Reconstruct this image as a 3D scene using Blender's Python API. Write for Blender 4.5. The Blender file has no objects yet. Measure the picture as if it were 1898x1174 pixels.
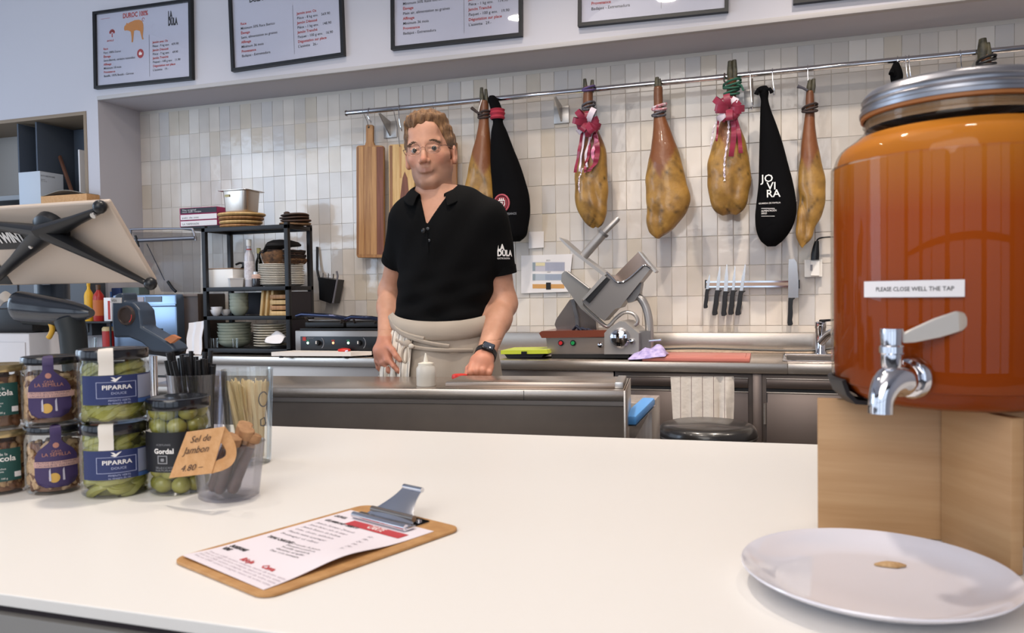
import bpy, bmesh, math, random
import numpy as np
from mathutils import Vector, Matrix
R = random.Random(7)
S = bpy.context.scene
COL = S.collection
V = Vector
PI = math.pi
# ------------------------------------------------------------ camera
FPX = 1450.0
CAM = V((0, 0, 1.22))
cd = bpy.data.cameras.new('camera'); cam = bpy.data.objects.new('camera', cd); COL.objects.link(cam)
cd.sensor_width = 36.0; cd.lens = FPX / 1898 * 36; cd.clip_start = 0.02
CR = Matrix.Rotation(math.radians(18.0), 3, 'Z') @ Matrix.Rotation(math.radians(90 - 1.74), 3, 'X') @ Matrix.Rotation(math.radians(-0.86), 3, 'Z')
cam.matrix_world = Matrix.Translation(CAM) @ CR.to_4x4()
S.camera = cam
cd.dof.use_dof = True; cd.dof.focus_distance = 2.8; cd.dof.aperture_fstop = 9.0
# ------------------------------------------------------------ world, exposure, lights
S.view_settings.view_transform = 'Standard'; S.view_settings.look = 'None'
S.view_settings.gamma = 1; S.view_settings.use_curve_mapping = False
S.view_settings.exposure = 0.30
w = bpy.data.worlds.new('world'); S.world = w; w.use_nodes = True
w.node_tree.nodes['Background'].inputs[0].default_value = (0.70, 0.82, 1.0, 1)
w.node_tree.nodes['Background'].inputs[1].default_value = 1.35
def area(name, loc, target, size, power, color, shape='DISK', sy=None, spread=None):
    l = bpy.data.lights.new(name, 'AREA'); l.shape = shape; l.size = size
    if sy: l.size_y = sy
    l.energy = power; l.color = color
    if spread: l.spread = math.radians(spread)
    o = bpy.data.objects.new(name, l); COL.objects.link(o); o.location = loc
    o.rotation_euler = (V(target) - V(loc)).to_track_quat('-Z', 'Y').to_euler()
    return o
WARM = (1.0, 0.80, 0.62)
NEUT = (1.0, 0.88, 0.76)
for i, x in enumerate((-3.3, -2.1, -0.9, 0.3, 1.5)):
    area('ceiling_spot', (x, 2.75, 3.5), (x + 0.05, 3.2, 1.5), 0.10, (3.5, 4, 8.5, 12.5, 12)[i], NEUT, spread=84)
for i, x in enumerate((-1.9, -0.7, 0.5)):
    area('counter_spot', (x, 1.45, 3.45), (x + .05, 1.3, 0.9), 0.16, (7, 23, 7)[i], NEUT)
area('shop_light', (-0.6, -1.6, 3.0), (-0.9, 3.2, 1.0), 2.4, 50, (1, .93, .86))
area('room_glow', (-0.8, 0.4, 3.5), (-0.8, 0.9, 0), 1.6, 7, (1, .93, .86))
area('window_daylight', (-4.9, 0.6, 2.0), (-3.0, 3.6, 1.4), 1.6, 32, (0.60, 0.78, 1.0), 'RECTANGLE', 1.8)

# ------------------------------------------------------------ helpers
def ray(px, py):
    return CR @ V(((px - 949) / FPX, -(py - 587) / FPX, -1))
def at(px, py, Y):
    d = ray(px, py); t = (Y - CAM.y) / d.y; return CAM + d * t
def atz(px, py, Z):
    d = ray(px, py); t = (Z - CAM.z) / d.z; return CAM + d * t
def lin(c):
    if isinstance(c, str):
        c = [int(c[i:i + 2], 16) / 255 for i in (0, 2, 4)]
        c = [x / 12.92 if x <= .04045 else ((x + .055) / 1.055) ** 2.4 for x in c]
    return (c[0], c[1], c[2], 1)
class NT:
    def __init__(s, m): s.t = m.node_tree; s.n = s.t.nodes; s.b = s.n.get('Principled BSDF')
    def new(s, k, **kw):
        x = s.n.new(k)
        for a, b in kw.items():
            if a in x.inputs: x.inputs[a].default_value = b
            else: setattr(x, a, b)
        return x
    def link(s, a, b): s.t.links.new(a, b)
MATS = {}
def mat(name, color, rough=.5, metal=0., noise=None, bump=None, color2=None, coat=0., trans=0., ior=1.45, alpha=1., attr=None,
        stripes=None, sss=0., emit=None, stretch=None, spec=None, aniso=None, sheen=0):
    if name in MATS: return MATS[name]
    m = bpy.data.materials.new(name); m.use_nodes = True; MATS[name] = m
    t = NT(m); b = t.b; c = lin(color)
    b.inputs['Base Color'].default_value = c; b.inputs['Roughness'].default_value = rough
    b.inputs['Metallic'].default_value = metal; b.inputs['IOR'].default_value = ior
    b.inputs['Coat Weight'].default_value = coat; b.inputs['Coat Roughness'].default_value = .08
    b.inputs['Transmission Weight'].default_value = trans; b.inputs['Alpha'].default_value = alpha
    if sheen: b.inputs['Sheen Weight'].default_value = sheen
    if spec is not None: b.inputs['Specular IOR Level'].default_value = spec
    if sss:
        b.inputs['Subsurface Weight'].default_value = sss; b.inputs['Subsurface Radius'].default_value = (.01, .004, .002)
        b.inputs['Subsurface Scale'].default_value = .5
    if emit:
        b.inputs['Emission Color'].default_value = lin(emit[0]); b.inputs['Emission Strength'].default_value = emit[1]
    tc = t.new('ShaderNodeTexCoord'); mp = t.new('ShaderNodeMapping'); t.link(tc.outputs['Object'], mp.inputs[0])
    if stretch: mp.inputs['Scale'].default_value = stretch
    src = None
    if noise:   # (scale, detail) mixes color and color2
        nz = t.new('ShaderNodeTexNoise', Scale=noise[0], Detail=noise[1], Roughness=.6); t.link(mp.outputs[0], nz.inputs['Vector'])
        rp = t.new('ShaderNodeValToRGB'); rp.color_ramp.elements[0].position = .35; rp.color_ramp.elements[1].position = .68
        rp.color_ramp.elements[0].color = c; rp.color_ramp.elements[1].color = lin(color2 or color)
        t.link(nz.outputs[0], rp.inputs[0]); src = rp.outputs[0]
    if stripes:  # (axis, scale, width, color)
        sp = t.new('ShaderNodeSeparateXYZ'); t.link(mp.outputs[0], sp.inputs[0])
        mu = t.new('ShaderNodeMath', operation='MULTIPLY'); mu.inputs[1].default_value = stripes[1]; t.link(sp.outputs[stripes[0]], mu.inputs[0])
        fr = t.new('ShaderNodeMath', operation='FRACT'); t.link(mu.outputs[0], fr.inputs[0])
        lt = t.new('ShaderNodeMath', operation='LESS_THAN'); lt.inputs[1].default_value = stripes[2]; t.link(fr.outputs[0], lt.inputs[0])
        mx = t.new('ShaderNodeMix', data_type='RGBA'); t.link(lt.outputs[0], mx.inputs[0])
        if src: t.link(src, mx.inputs[6])
        else: mx.inputs[6].default_value = c
        mx.inputs[7].default_value = lin(stripes[3]); src = mx.outputs[2]
    if attr:     # list of (channel, color): colour attribute 'mask' mixes further colours in
        at_ = t.new('ShaderNodeAttribute'); at_.attribute_name = 'mask'
        sp = t.new('ShaderNodeSeparateColor'); t.link(at_.outputs['Color'], sp.inputs[0])
        for ch, cc in attr:
            mx = t.new('ShaderNodeMix', data_type='RGBA'); t.link(sp.outputs[ch], mx.inputs[0])
            if src: t.link(src, mx.inputs[6])
            else: mx.inputs[6].default_value = c
            mx.inputs[7].default_value = lin(cc); src = mx.outputs[2]
    if src: t.link(src, b.inputs['Base Color'])
    if bump:     # (scale, strength, distance)
        nz = t.new('ShaderNodeTexNoise', Scale=bump[0], Detail=3.0); t.link(mp.outputs[0], nz.inputs['Vector'])
        bp = t.new('ShaderNodeBump', Strength=bump[1], Distance=bump[2]); t.link(nz.outputs[0], bp.inputs['Height'])
        t.link(bp.outputs[0], b.inputs['Normal'])
    return m
def thin_glass(name, tint='ffffff', gloss=.06, rough=.02, body=0.0, bodycol='ffffff', edge=.6):
    """clear thin wall: see-through with a Fresnel reflection, optional milky body"""
    if name in MATS: return MATS[name]
    m = bpy.data.materials.new(name); m.use_nodes = True; MATS[name] = m
    t = NT(m); t.n.remove(t.b); out = t.n['Material Output']
    tr = t.new('ShaderNodeBsdfTransparent', Color=lin(tint)); gl = t.new('ShaderNodeBsdfGlossy', Roughness=rough)
    fr = t.new('ShaderNodeLayerWeight', Blend=.22); mp = t.new('ShaderNodeMapRange'); mp.inputs[3].default_value = gloss; mp.inputs[4].default_value = edge
    t.link(fr.outputs['Fresnel'], mp.inputs[0])
    last = tr.outputs[0]
    if body:
        df = t.new('ShaderNodeBsdfDiffuse', Color=lin(bodycol)); mb = t.new('ShaderNodeMixShader'); mb.inputs[0].default_value = body
        t.link(last, mb.inputs[1]); t.link(df.outputs[0], mb.inputs[2]); last = mb.outputs[0]
    mx = t.new('ShaderNodeMixShader'); t.link(mp.outputs[0], mx.inputs[0]); t.link(last, mx.inputs[1]); t.link(gl.outputs[0], mx.inputs[2])
    t.link(mx.outputs[0], out.inputs[0]); return m

class MB:
    def __init__(s): s.v = []; s.f = []; s.m = []
    def add(s, vs, fs, m=0, T=None):
        o = len(s.v)
        s.v += [tuple(T @ V(p)) if T else tuple(p) for p in vs]
        s.f += [tuple(i + o for i in q) for q in fs]; s.m += [m] * len(fs); return s
    def box(s, lo, hi, bev=0, m=0, T=None, seg=2):
        lo = V(lo); hi = V(hi); lo, hi = V(map(min, lo, hi)), V(map(max, lo, hi))
        if bev <= 0:
            vs = [(x, y, z) for x in (lo.x, hi.x) for y in (lo.y, hi.y) for z in (lo.z, hi.z)]
            return s.add(vs, [(0, 1, 3, 2), (4, 6, 7, 5), (0, 4, 5, 1), (2, 3, 7, 6), (0, 2, 6, 4), (1, 5, 7, 3)], m, T)
        bm = bmesh.new(); bmesh.ops.create_cube(bm, size=1)
        d = hi - lo; c = (hi + lo) / 2
        for q in bm.verts: q.co = V((q.co.x * d.x, q.co.y * d.y, q.co.z * d.z)) + c
        bmesh.ops.bevel(bm, geom=bm.edges[:], offset=min(bev, min(d) * .49), segments=seg, profile=.5, affect='EDGES')
        bm.verts.index_update()
        s.add([q.co[:] for q in bm.verts], [[q.index for q in f.verts] for f in bm.faces], m, T); bm.free(); return s
    def cyl(s, p0, p1, r0, r1=None, n=20, caps=True, m=0):
        p0 = V(p0); p1 = V(p1); r1 = r0 if r1 is None else r1
        return s.loft([ring(p0, p1 - p0, r0, n), ring(p1, p1 - p0, r1, n)], caps, m)
    def loft(s, rings, caps=True, m=0, closed=True):
        n = len(rings[0]); vs = [p for r in rings for p in r]; fs = []
        for i in range(len(rings) - 1):
            for j in range(n if closed else n - 1):
                k = (j + 1) % n
                fs.append((i * n + j, i * n + k, (i + 1) * n + k, (i + 1) * n + j))
        if caps and closed:
            fs.append(tuple(range(n))[::-1]); fs.append(tuple((len(rings) - 1) * n + j for j in range(n)))
        return s.add(vs, fs, m)
    def tube(s, pts, r, n=8, m=0, caps=True, flat=1.0):
        pts = [V(p) for p in pts]; rs = r if isinstance(r, (list, tuple)) else [r] * len(pts); rings = []
        up = None
        for i, p in enumerate(pts):
            d = (pts[min(i + 1, len(pts) - 1)] - pts[max(i - 1, 0)]).normalized()
            if up is None: up = d.orthogonal().normalized() if abs(d.z) > .9 else V((0, 0, 1))
            x = up.cross(d).normalized(); y = d.cross(x).normalized(); up = y
            rings.append([p + (x * math.cos(a) + y * math.sin(a) * flat) * rs[i] for a in (2 * PI * k / n for k in range(n))])
        return s.loft(rings, caps, m)
    def lathe(s, prof, c=(0, 0, 0), n=32, m=0, axis=None, caps=False):
        """prof: list of (radius, height)"""
        c = V(c); ax = V(axis).normalized() if axis else V((0, 0, 1))
        return s.loft([ring(c + ax * h, ax, max(r, 1e-5), n) for r, h in prof], caps, m)
    def prism(s, poly, o, xd, yd, th, m=0):
        """2-D polygon in the plane o+x*xd+y*yd, extruded by the vector th"""
        o = V(o); xd = V(xd); yd = V(yd); th = V(th); n = len(poly)
        a = [o + xd * x + yd * y for x, y in poly]
        return s.add(a + [p + th for p in a], [tuple(range(n))[::-1], tuple(range(n, 2 * n))] + [(i, (i + 1) % n, n + (i + 1) % n, n + i) for i in range(n)], m)
    def sheet(s, P, th=0, m=0):
        """grid of points P[i][j]; th>0 gives it thickness along its normals"""
        nu, nv = len(P), len(P[0]); P = [[V(p) for p in r] for r in P]
        fs = [(i * nv + j, i * nv + j + 1, (i + 1) * nv + j + 1, (i + 1) * nv + j) for i in range(nu - 1) for j in range(nv - 1)]
        vs = [p for r in P for p in r]
        if not th: return s.add(vs, fs, m)
        N = []
        for i in range(nu):
            for j in range(nv):
                a = P[min(i + 1, nu - 1)][j] - P[max(i - 1, 0)][j]; b = P[i][min(j + 1, nv - 1)] - P[i][max(j - 1, 0)]
                N.append(a.cross(b).normalized())
        k = len(vs); vs2 = vs + [p - q * th for p, q in zip(vs, N)]
        f2 = fs + [tuple(i + k for i in q)[::-1] for q in fs]
        bd = [i * nv for i in range(nu)] + [(nu - 1) * nv + j for j in range(1, nv)] + [i * nv + nv - 1 for i in range(nu - 2, -1, -1)] + [j for j in range(nv - 2, 0, -1)]
        for a, b in zip(bd, bd[1:] + bd[:1]): f2.append((a, b, b + k, a + k)[::-1])
        return s.add(vs2, f2, m)
    def ball(s, c, r, n=10, m=0, Rm=None):
        r = V(r) if not isinstance(r, (int, float)) else V((r, r, r)); c = V(c); rings = []
        for i in range(n // 2 + 1):
            t = PI * max(.02, min(i / (n // 2), .98)) if i in (0, n // 2) else PI * i / (n // 2)
            q = [V((math.sin(t) * math.cos(a) * r.x, math.sin(t) * math.sin(a) * r.y, -math.cos(t) * r.z)) for a in (2 * PI * k / n for k in range(n))]
            rings.append([c + (Rm @ p if Rm else p) for p in q])
        return s.loft(rings, True, m)
def ring(c, ax, r, n, r2=None):
    ax = V(ax).normalized()
    x = V((1, 0, 0)) if abs(ax.z) > .95 else V((0, 0, 1)).cross(ax).normalized()
    x = (x - ax * x.dot(ax)).normalized(); y = ax.cross(x)
    return [V(c) + x * r * math.cos(a) + y * (r2 or r) * math.sin(a) for a in (2 * PI * k / n for k in range(n))]
def xform(mb, T):
    mb.v = [tuple(T @ V(p)) for p in mb.v]; return mb
W = {}
def to_mesh(name, mb, mats, smooth=True, ang=40):
    me = bpy.data.meshes.new(name); me.from_pydata(mb.v, [], mb.f)
    for m in (mats if isinstance(mats, (list, tuple)) else [mats]): me.materials.append(m)
    if any(mb.m): me.polygons.foreach_set('material_index', mb.m)
    bm = bmesh.new(); bm.from_mesh(me); bmesh.ops.recalc_face_normals(bm, faces=bm.faces[:]); bm.to_mesh(me); bm.free()
    if smooth:
        me.shade_smooth()
        try: me.set_sharp_from_angle(angle=math.radians(ang))
        except Exception: pass
    me.update(); return me
def put(name, mb, mats, parent=None, smooth=True, ang=40, origin=None, kind=None, label=None, world=True):
    """link one mesh object; the mesh is authored in world space"""
    if parent is not None: off = W[parent.name] if world else V((0, 0, 0))
    elif origin is not None: off = V(origin)
    else:
        a = np.array(mb.v); off = V(((a[:, 0].min() + a[:, 0].max()) / 2, (a[:, 1].min() + a[:, 1].max()) / 2, a[:, 2].min()))
    off = V(off)
    if off.length > 0: mb.v = [(p[0] - off.x, p[1] - off.y, p[2] - off.z) for p in mb.v]
    o = bpy.data.objects.new(name, to_mesh(name, mb, mats, smooth, ang)); COL.objects.link(o)
    if parent is not None: o.parent = parent; W[o.name] = W[parent.name]
    else: o.location = off; W[o.name] = off
    if kind: o['kind'] = kind
    if label: o['label'] = label
    return o
def thing(name, label, cat, loc=(0, 0, 0), group=None):
    o = bpy.data.objects.new(name, None); COL.objects.link(o); o.empty_display_size = .05
    o.location = V(loc); W[o.name] = V(loc); o['label'] = label; o['category'] = cat
    if group: o['group'] = group
    return o
def tag(o, label, cat, group=None):
    o['label'] = label; o['category'] = cat
    if group: o['group'] = group
    return o
KIDS = lambda o: [c for c in bpy.data.objects if c.parent == o]
def copy_tree(root, loc, rot=0, label=None, group=None):
    def cp(o, par):
        c = o.copy(); COL.objects.link(c)
        if par is not None: c.parent = par
        W[c.name] = W[par.name] if par is not None else V(loc)
        for k in KIDS(o): cp(k, c)
        return c
    r = cp(root, None); r.location = V(loc); r.rotation_euler = (0, 0, rot)
    if label: r['label'] = label
    if group: r['group'] = group
    return r
def move(root, loc, rot=0):
    root.location = V(loc); root.rotation_euler = (0, 0, rot); W[root.name] = V(loc)
_tc = {}
def text(s, o, xd, yd, size, m, parent, name='lettering', align='LEFT', bold=0., kind='stuff', off=.0006, fit=None, lines=1.0, wrap=None, maxw=None):
    """flat lettering: o = baseline start (world), xd/yd = reading and up directions; wrap=(centre, radius) bends it round a vertical axis"""
    cu = bpy.data.curves.new('t', 'FONT'); cu.body = s; cu.size = 1; cu.align_x = align; cu.resolution_u = 2; cu.offset = bold; cu.space_line = lines
    ob = bpy.data.objects.new('t', cu); me = bpy.data.meshes.new_from_object(ob)
    vs = [q.co.copy() for q in me.vertices]; fs = [tuple(p.vertices) for p in me.polygons]
    bpy.data.objects.remove(ob); bpy.data.curves.remove(cu); bpy.data.meshes.remove(me)
    if not vs: return None
    sx = size
    wd = max(1e-6, max(q.x for q in vs) - min(q.x for q in vs))
    if fit: sx = fit / wd
    if maxw and wd * sx > maxw: sx = maxw / wd
    xd = V(xd).normalized(); yd = V(yd).normalized(); n = xd.cross(yd).normalized(); o = V(o)
    mb = MB()
    if wrap:
        c, r = V(wrap[0]), wrap[1]; a0 = math.atan2(o.y - c.y, o.x - c.x)
        mb.add([V((c.x + math.cos(a0 + q.x * sx / r) * (r + off), c.y + math.sin(a0 + q.x * sx / r) * (r + off), o.z + q.y * size)) for q in vs], fs)
    else:
        mb.add([o + xd * q.x * sx + yd * q.y * size + n * off for q in vs], fs)
    ob = put(name, mb, m, parent, smooth=False, origin=(0, 0, 0) if parent is None else None)
    if kind: ob['kind'] = kind
    return ob
def cr(pts, n=6):
    """Catmull-Rom through tuples of any size"""
    P = [np.array(p, float) for p in pts]; P = [2 * P[0] - P[1]] + P + [2 * P[-1] - P[-2]]; out = []
    for i in range(1, len(P) - 2):
        for k in range(n):
            t = k / n
            out.append(.5 * (2 * P[i] + (P[i + 1] - P[i - 1]) * t + (2 * P[i - 1] - 5 * P[i] + 4 * P[i + 1] - P[i + 2]) * t * t + (3 * P[i] - P[i - 1] - 3 * P[i + 1] + P[i + 2]) * t ** 3))
    out.append(P[-2]); return [tuple(float(q) for q in p) for p in out]
def mask(o, fn):
    """colour attribute 'mask' computed from local vertex positions: fn(x,y,z arrays) -> (r,g,b) arrays"""
    me = o.data; n = len(me.vertices); co = np.empty(n * 3); me.vertices.foreach_get('co', co); co = co.reshape(-1, 3)
    off = W[o.parent.name] if o.parent else W[o.name]
    co = co + np.array(off)
    r, g, b = fn(co[:, 0], co[:, 1], co[:, 2]); a = me.color_attributes.new('mask', 'FLOAT_COLOR', 'POINT')
    c = np.ones((n, 4)); c[:, 0] = r; c[:, 1] = g; c[:, 2] = b; a.data.foreach_set('color', np.clip(c, 0, 1).ravel())
# ---- implicit surfaces: smooth unions of simple solids, meshed by surface nets
def smin(a, b, k):
    h = np.maximum(k - np.abs(a - b), 0) / k; return np.minimum(a, b) - h * h * k * .25
def smax(a, b, k): return -smin(-a, -b, k)
def ell(P, c, r, Rm=None):
    q = P - np.array(c)
    if Rm is not None: q = q @ np.array(Rm)
    r = np.array(r, float); k0 = np.linalg.norm(q / r, axis=1); k1 = np.linalg.norm(q / (r * r), axis=1) + 1e-9
    return k0 * (k0 - 1) / k1
def cap(P, a, b, ra, rb=None):
    rb = ra if rb is None else rb; a = np.array(a, float); b = np.array(b, float); d = b - a
    t = np.clip(((P - a) @ d) / (d @ d + 1e-12), 0, 1); return np.linalg.norm(P - a - t[:, None] * d, axis=1) - (ra + (rb - ra) * t)
def nets(f, lo, hi, h):
    lo = np.array(lo, float); hi = np.array(hi, float); B = 6
    nb = np.maximum(1, np.ceil((hi - lo) / (h * B)).astype(int)); n = nb * B + 1
    F = np.full(tuple(n), 1.0, dtype=np.float64)
    bi = np.stack(np.meshgrid(*[np.arange(k) for k in nb], indexing='ij'), -1).reshape(-1, 3)
    cen = lo + (bi + .5) * B * h; d = f(cen)
    loc = np.stack(np.meshgrid(*[np.arange(B + 1)] * 3, indexing='ij'), -1).reshape(-1, 3)
    inn = d < 0
    for b in bi[inn]: F[b[0] * B:b[0] * B + B + 1, b[1] * B:b[1] * B + B + 1, b[2] * B:b[2] * B + B + 1] = -1.0
    keep = bi[np.abs(d) < B * h * 1.5]
    for s0 in range(0, len(keep), 1500):
        kb = keep[s0:s0 + 1500]; idx = (kb[:, None, :] * B + loc[None]).reshape(-1, 3)
        F[idx[:, 0], idx[:, 1], idx[:, 2]] = f(lo + idx * h)
    ins = F < 0; c = [ins[i:n[0] - 1 + i, j:n[1] - 1 + j, k:n[2] - 1 + k] for i in (0, 1) for j in (0, 1) for k in (0, 1)]
    su = sum(x.astype(np.int8) for x in c); act = np.argwhere((su > 0) & (su < 8))
    acc = np.zeros((len(act), 3)); cnt = np.zeros(len(act))
    cor = [(i, j, k) for i in (0, 1) for j in (0, 1) for k in (0, 1)]
    for a in range(8):
        for b in range(a + 1, 8):
            if sum(abs(x - y) for x, y in zip(cor[a], cor[b])) != 1: continue
            A = act + cor[a]; Bq = act + cor[b]; va = F[A[:, 0], A[:, 1], A[:, 2]]; vb = F[Bq[:, 0], Bq[:, 1], Bq[:, 2]]
            x = (va < 0) != (vb < 0); t = np.where(x, va / np.where(x, va - vb, 1), 0)
            acc += np.where(x[:, None], A + (Bq - A) * t[:, None], 0); cnt += x
    vs = lo + acc / cnt[:, None] * h
    ix = np.full(tuple(n), -1); ix[act[:, 0], act[:, 1], act[:, 2]] = np.arange(len(act)); fs = []
    for ax in range(3):
        e = [0, 0, 0]; e[ax] = 1; u, w_ = [q for q in range(3) if q != ax]
        A = ins[tuple(slice(1 if q != ax else 0, n[q] - 1) for q in range(3))]
        Bq = ins[tuple(slice(1, n[q] - 1 if q != ax else n[q]) for q in range(3))]
        E = np.argwhere(A != Bq)
        if not len(E): continue
        sgn = A[E[:, 0], E[:, 1], E[:, 2]]
        E = E + np.array([1 if q != ax else 0 for q in range(3)])
        du = np.zeros(3, int); du[u] = 1; dw = np.zeros(3, int); dw[w_] = 1
        q = [ix[tuple((E - x).T)] for x in (0 * du, du, du + dw, dw)]; Q = np.stack(q, 1)
        fl = sgn if ax != 1 else ~sgn; Q[fl] = Q[fl][:, ::-1]; fs.append(Q[(Q >= 0).all(1)])
    return vs, np.concatenate(fs)
def sdf_obj(name, pieces, mats, parent, f=None):
    """pieces: list of (function, lo, hi, h) meshed and joined into ONE mesh"""
    vs = []; fs = []; o = 0
    for fn, lo, hi, h in pieces:
        a, b = nets(fn, lo, hi, h); vs.append(a); fs.append(b + o); o += len(a)
    vs = np.concatenate(vs); fs = np.concatenate(fs); off = np.array(W[parent.name]) if parent is not None else np.zeros(3)
    me = bpy.data.meshes.new(name); me.from_pydata((vs - off).tolist(), [], fs.tolist())
    for m in (mats if isinstance(mats, (list, tuple)) else [mats]): me.materials.append(m)
    bm = bmesh.new(); bm.from_mesh(me); bmesh.ops.recalc_face_normals(bm, faces=bm.faces[:]); bm.to_mesh(me); bm.free()
    me.shade_smooth(); ob = bpy.data.objects.new(name, me); COL.objects.link(ob)
    if parent is not None: ob.parent = parent; W[ob.name] = W[parent.name]
    else: W[ob.name] = V((0, 0, 0))
    return ob
# ------------------------------------------------------------ materials
WHITEWALL = mat('white plaster', 'c2bfc4', .8, bump=(60, .1, .002))
STEEL = mat('brushed stainless steel', 'b9aea3', .27, .88, stretch=(1, 30, 30), bump=(40, .06, .001))
STEELD = mat('dark brushed steel', '8a817a', .38, 1., stretch=(1, 30, 30), bump=(40, .06, .001))
CHROME = mat('chrome', 'd8d8dc', .08, 1.)
ALU = mat('satin aluminium', 'c0bdba', .33, .9)
BLACKM = mat('black powder coated metal', '17171a', .5)
BLACKP = mat('black plastic', '131316', .4)
DARKGREY = mat('dark slate plastic', '2b3440', .32)
WHITEP = mat('white plastic', 'e6e2dc', .35)
WOOD = mat('acacia wood', '8a5b33', .5, noise=(3, 5), color2='b98a57', stretch=(18, 18, 1.2), bump=(30, .1, .001))
WOODD = mat('dark acacia wood', '5e3a22', .5, noise=(3, 5), color2='7d5030', stretch=(18, 18, 1.2))
WOODL = mat('pale wood', 'c39a5f', .5, noise=(3, 5), color2='dcb981', stretch=(18, 18, 1.5))
KRAFT = mat('kraft card', 'c4925f', .75, noise=(90, 3), color2='d0a070')
PAPER = mat('white paper', 'e4e0e0', .8)
INK = mat('black ink', '1c1a1c', .7)
REDINK = mat('red ink', 'b03a34', .7)
WHITEINK = mat('white print', 'e8e4e0', .6)
CERAM = mat('white porcelain', 'ece9ea', .12, coat=.6)
CREAM = mat('cream stoneware', 'd9cfbb', .35, noise=(8, 2), color2='cfc6b4')
SAGE = mat('sage green stoneware', 'a6ab9b', .35, noise=(8, 2), color2='979d8d')
GLASS = thin_glass('clear glass', 'fcfdfc', .05)
RED = mat('red plastic', 'cc2f28', .35)
# ============================================================ the room
YB, YF = 4.15, 3.81            # tiled niche back, wall face
XN = at(262, 300, YB).x        # left end of the niche
ZS = 2.436                     # niche soffit
XL, XR, ZC, YK = -5.6, 3.0, 3.75, -3.2
FLOORM = mat('grey stone floor tiles', '5f5a55', .45, noise=(3, 4), color2='6d6863')
put('floor', MB().box((XL, YK, -.1), (XR, YB, 0)), FLOORM, kind='structure')
put('ceiling', MB().box((XL, YK, ZC), (XR, YB, ZC + .1)), WHITEWALL, kind='structure')
put('wall_back', MB().box((XL, YB, 0), (XR, YB + .12, ZC)), mat('pale grout', 'c9c2b8', .85), kind='structure')
put('wall_right', MB().box((XR, YK, 0), (XR + .1, YB, ZC)), WHITEWALL, kind='structure')
put('wall_upper', MB().box((XN, YF, ZS + .0), (XR, YB, ZC)), WHITEWALL, kind='structure')
put('trim_1', MB().box((XN, YF - .006, ZS - .001), (XR, YF + .03, ZS + .022), .002), mat('white corner bead', 'b5b0ae', .6), kind='structure')
# the wall left of the niche has a recess that holds the shelf box
c0 = at(160, 206, YF); CZ1 = c0.z; CX1 = c0.x; CZ0 = at(160, 470, YF).z; CX0 = XL + .35
wl = MB()
wl.box((CX1, YF, 0), (XN, YB, ZC)); wl.box((XL, YF, 0), (CX0, YB, ZC)); wl.box((CX0, YF, CZ1), (CX1, YB, ZC)); wl.box((CX0, YF, 0), (CX1, YB, CZ0))
put('wall_left', wl, WHITEWALL, kind='structure')
ws = MB()
ws.box((XL - .1, YK, 0), (XL, YB, .5)); ws.box((XL - .1, YK, 2.9), (XL, YB, ZC))
for y in (YK, -1.0, 1.3, 3.4): ws.box((XL - .1, y, .5), (XL, y + .18 if y < 3 else YB, 2.9))
put('wall_side', ws, WHITEWALL, kind='structure')
wf = MB()
wf.box((XL, YK - .1, 0), (XR, YK, .4)); wf.box((XL, YK - .1, 3.0), (XR, YK, ZC))
for x in (XL, -3.6, -1.4, .8, XR - .3): wf.box((x, YK - .1, .4), (x + .3, YK, 3.0))
put('wall_front', wf, mat('shopfront frame', '6a6a6e', .5), kind='structure')
wfr = MB()
for x in (-2.45, -.25, 2.0): wfr.box((x, YK - .07, .4), (x + .06, YK - .03, 3.0))
wfr.box((XL, YK - .07, 1.5), (XR, YK - .03, 1.55))
put('window_1', wfr, mat('dark window frame', '2c2c30', .5), kind='structure')
# ---- the glazed tiles of the niche: one object each, nearest 300 as parts, the rest joined
TW, TH = .0776, .1535
tint = ['cfc6bc', 'c6beb6', 'd6cec5', 'c9c3be', 'c8bdae']
TM = [mat('glazed tile ' + c, c, .1, noise=(5, 2), color2=c2, bump=(11, .35, .006), coat=.3) for c, c2 in zip(tint, ('d9d0c6', 'cfc8c0', 'dcd6ce', 'c2bebb', 'd2c7b8'))]
TMESH = []
for m in TM:
    b = MB().box((-TW / 2 + .0011, -.0032, -TH / 2 + .0011), (TW / 2 - .0011, .002, TH / 2 - .0011), .0012, seg=1)
    TMESH.append(to_mesh('tile', b, m))
wb = bpy.data.objects['wall_back']; W['wall_back'] = wb.location.copy()
z_top = ZS; cells = []
ncol = int((XR - XN) / TW); z0 = 1.0
zs = [z0 - .1185 + TH * k for k in range(0, 12)]
for i in range(ncol):
    for k, zb in enumerate(zs):
        lo, hi = max(zb, z0), min(zb + TH, z_top)
        if hi - lo < .03: continue
        x = XN + (i + .5) * TW; cells.append((x, lo, hi, R.choice((0, 0, 1, 1, 2, 3, 4))))
def tile_seen(x, z):
    px = (CR.transposed() @ (V((x, YB, z)) - CAM)); u = 949 - FPX * px.x / px.z * -1 * -1; u = 949 + FPX * px.x / -px.z; v = 587 - FPX * px.y / -px.z
    if not (0 < u < 1545 or v < 150): return 0
    return 1 if u < 1898 else 0
full = [c for c in cells if c[2] - c[1] > TH - .002 and tile_seen(c[0], (c[1] + c[2]) / 2)]
full.sort(key=lambda c: -c[0]); part = set(full[:300]); rest = MB()
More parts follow.
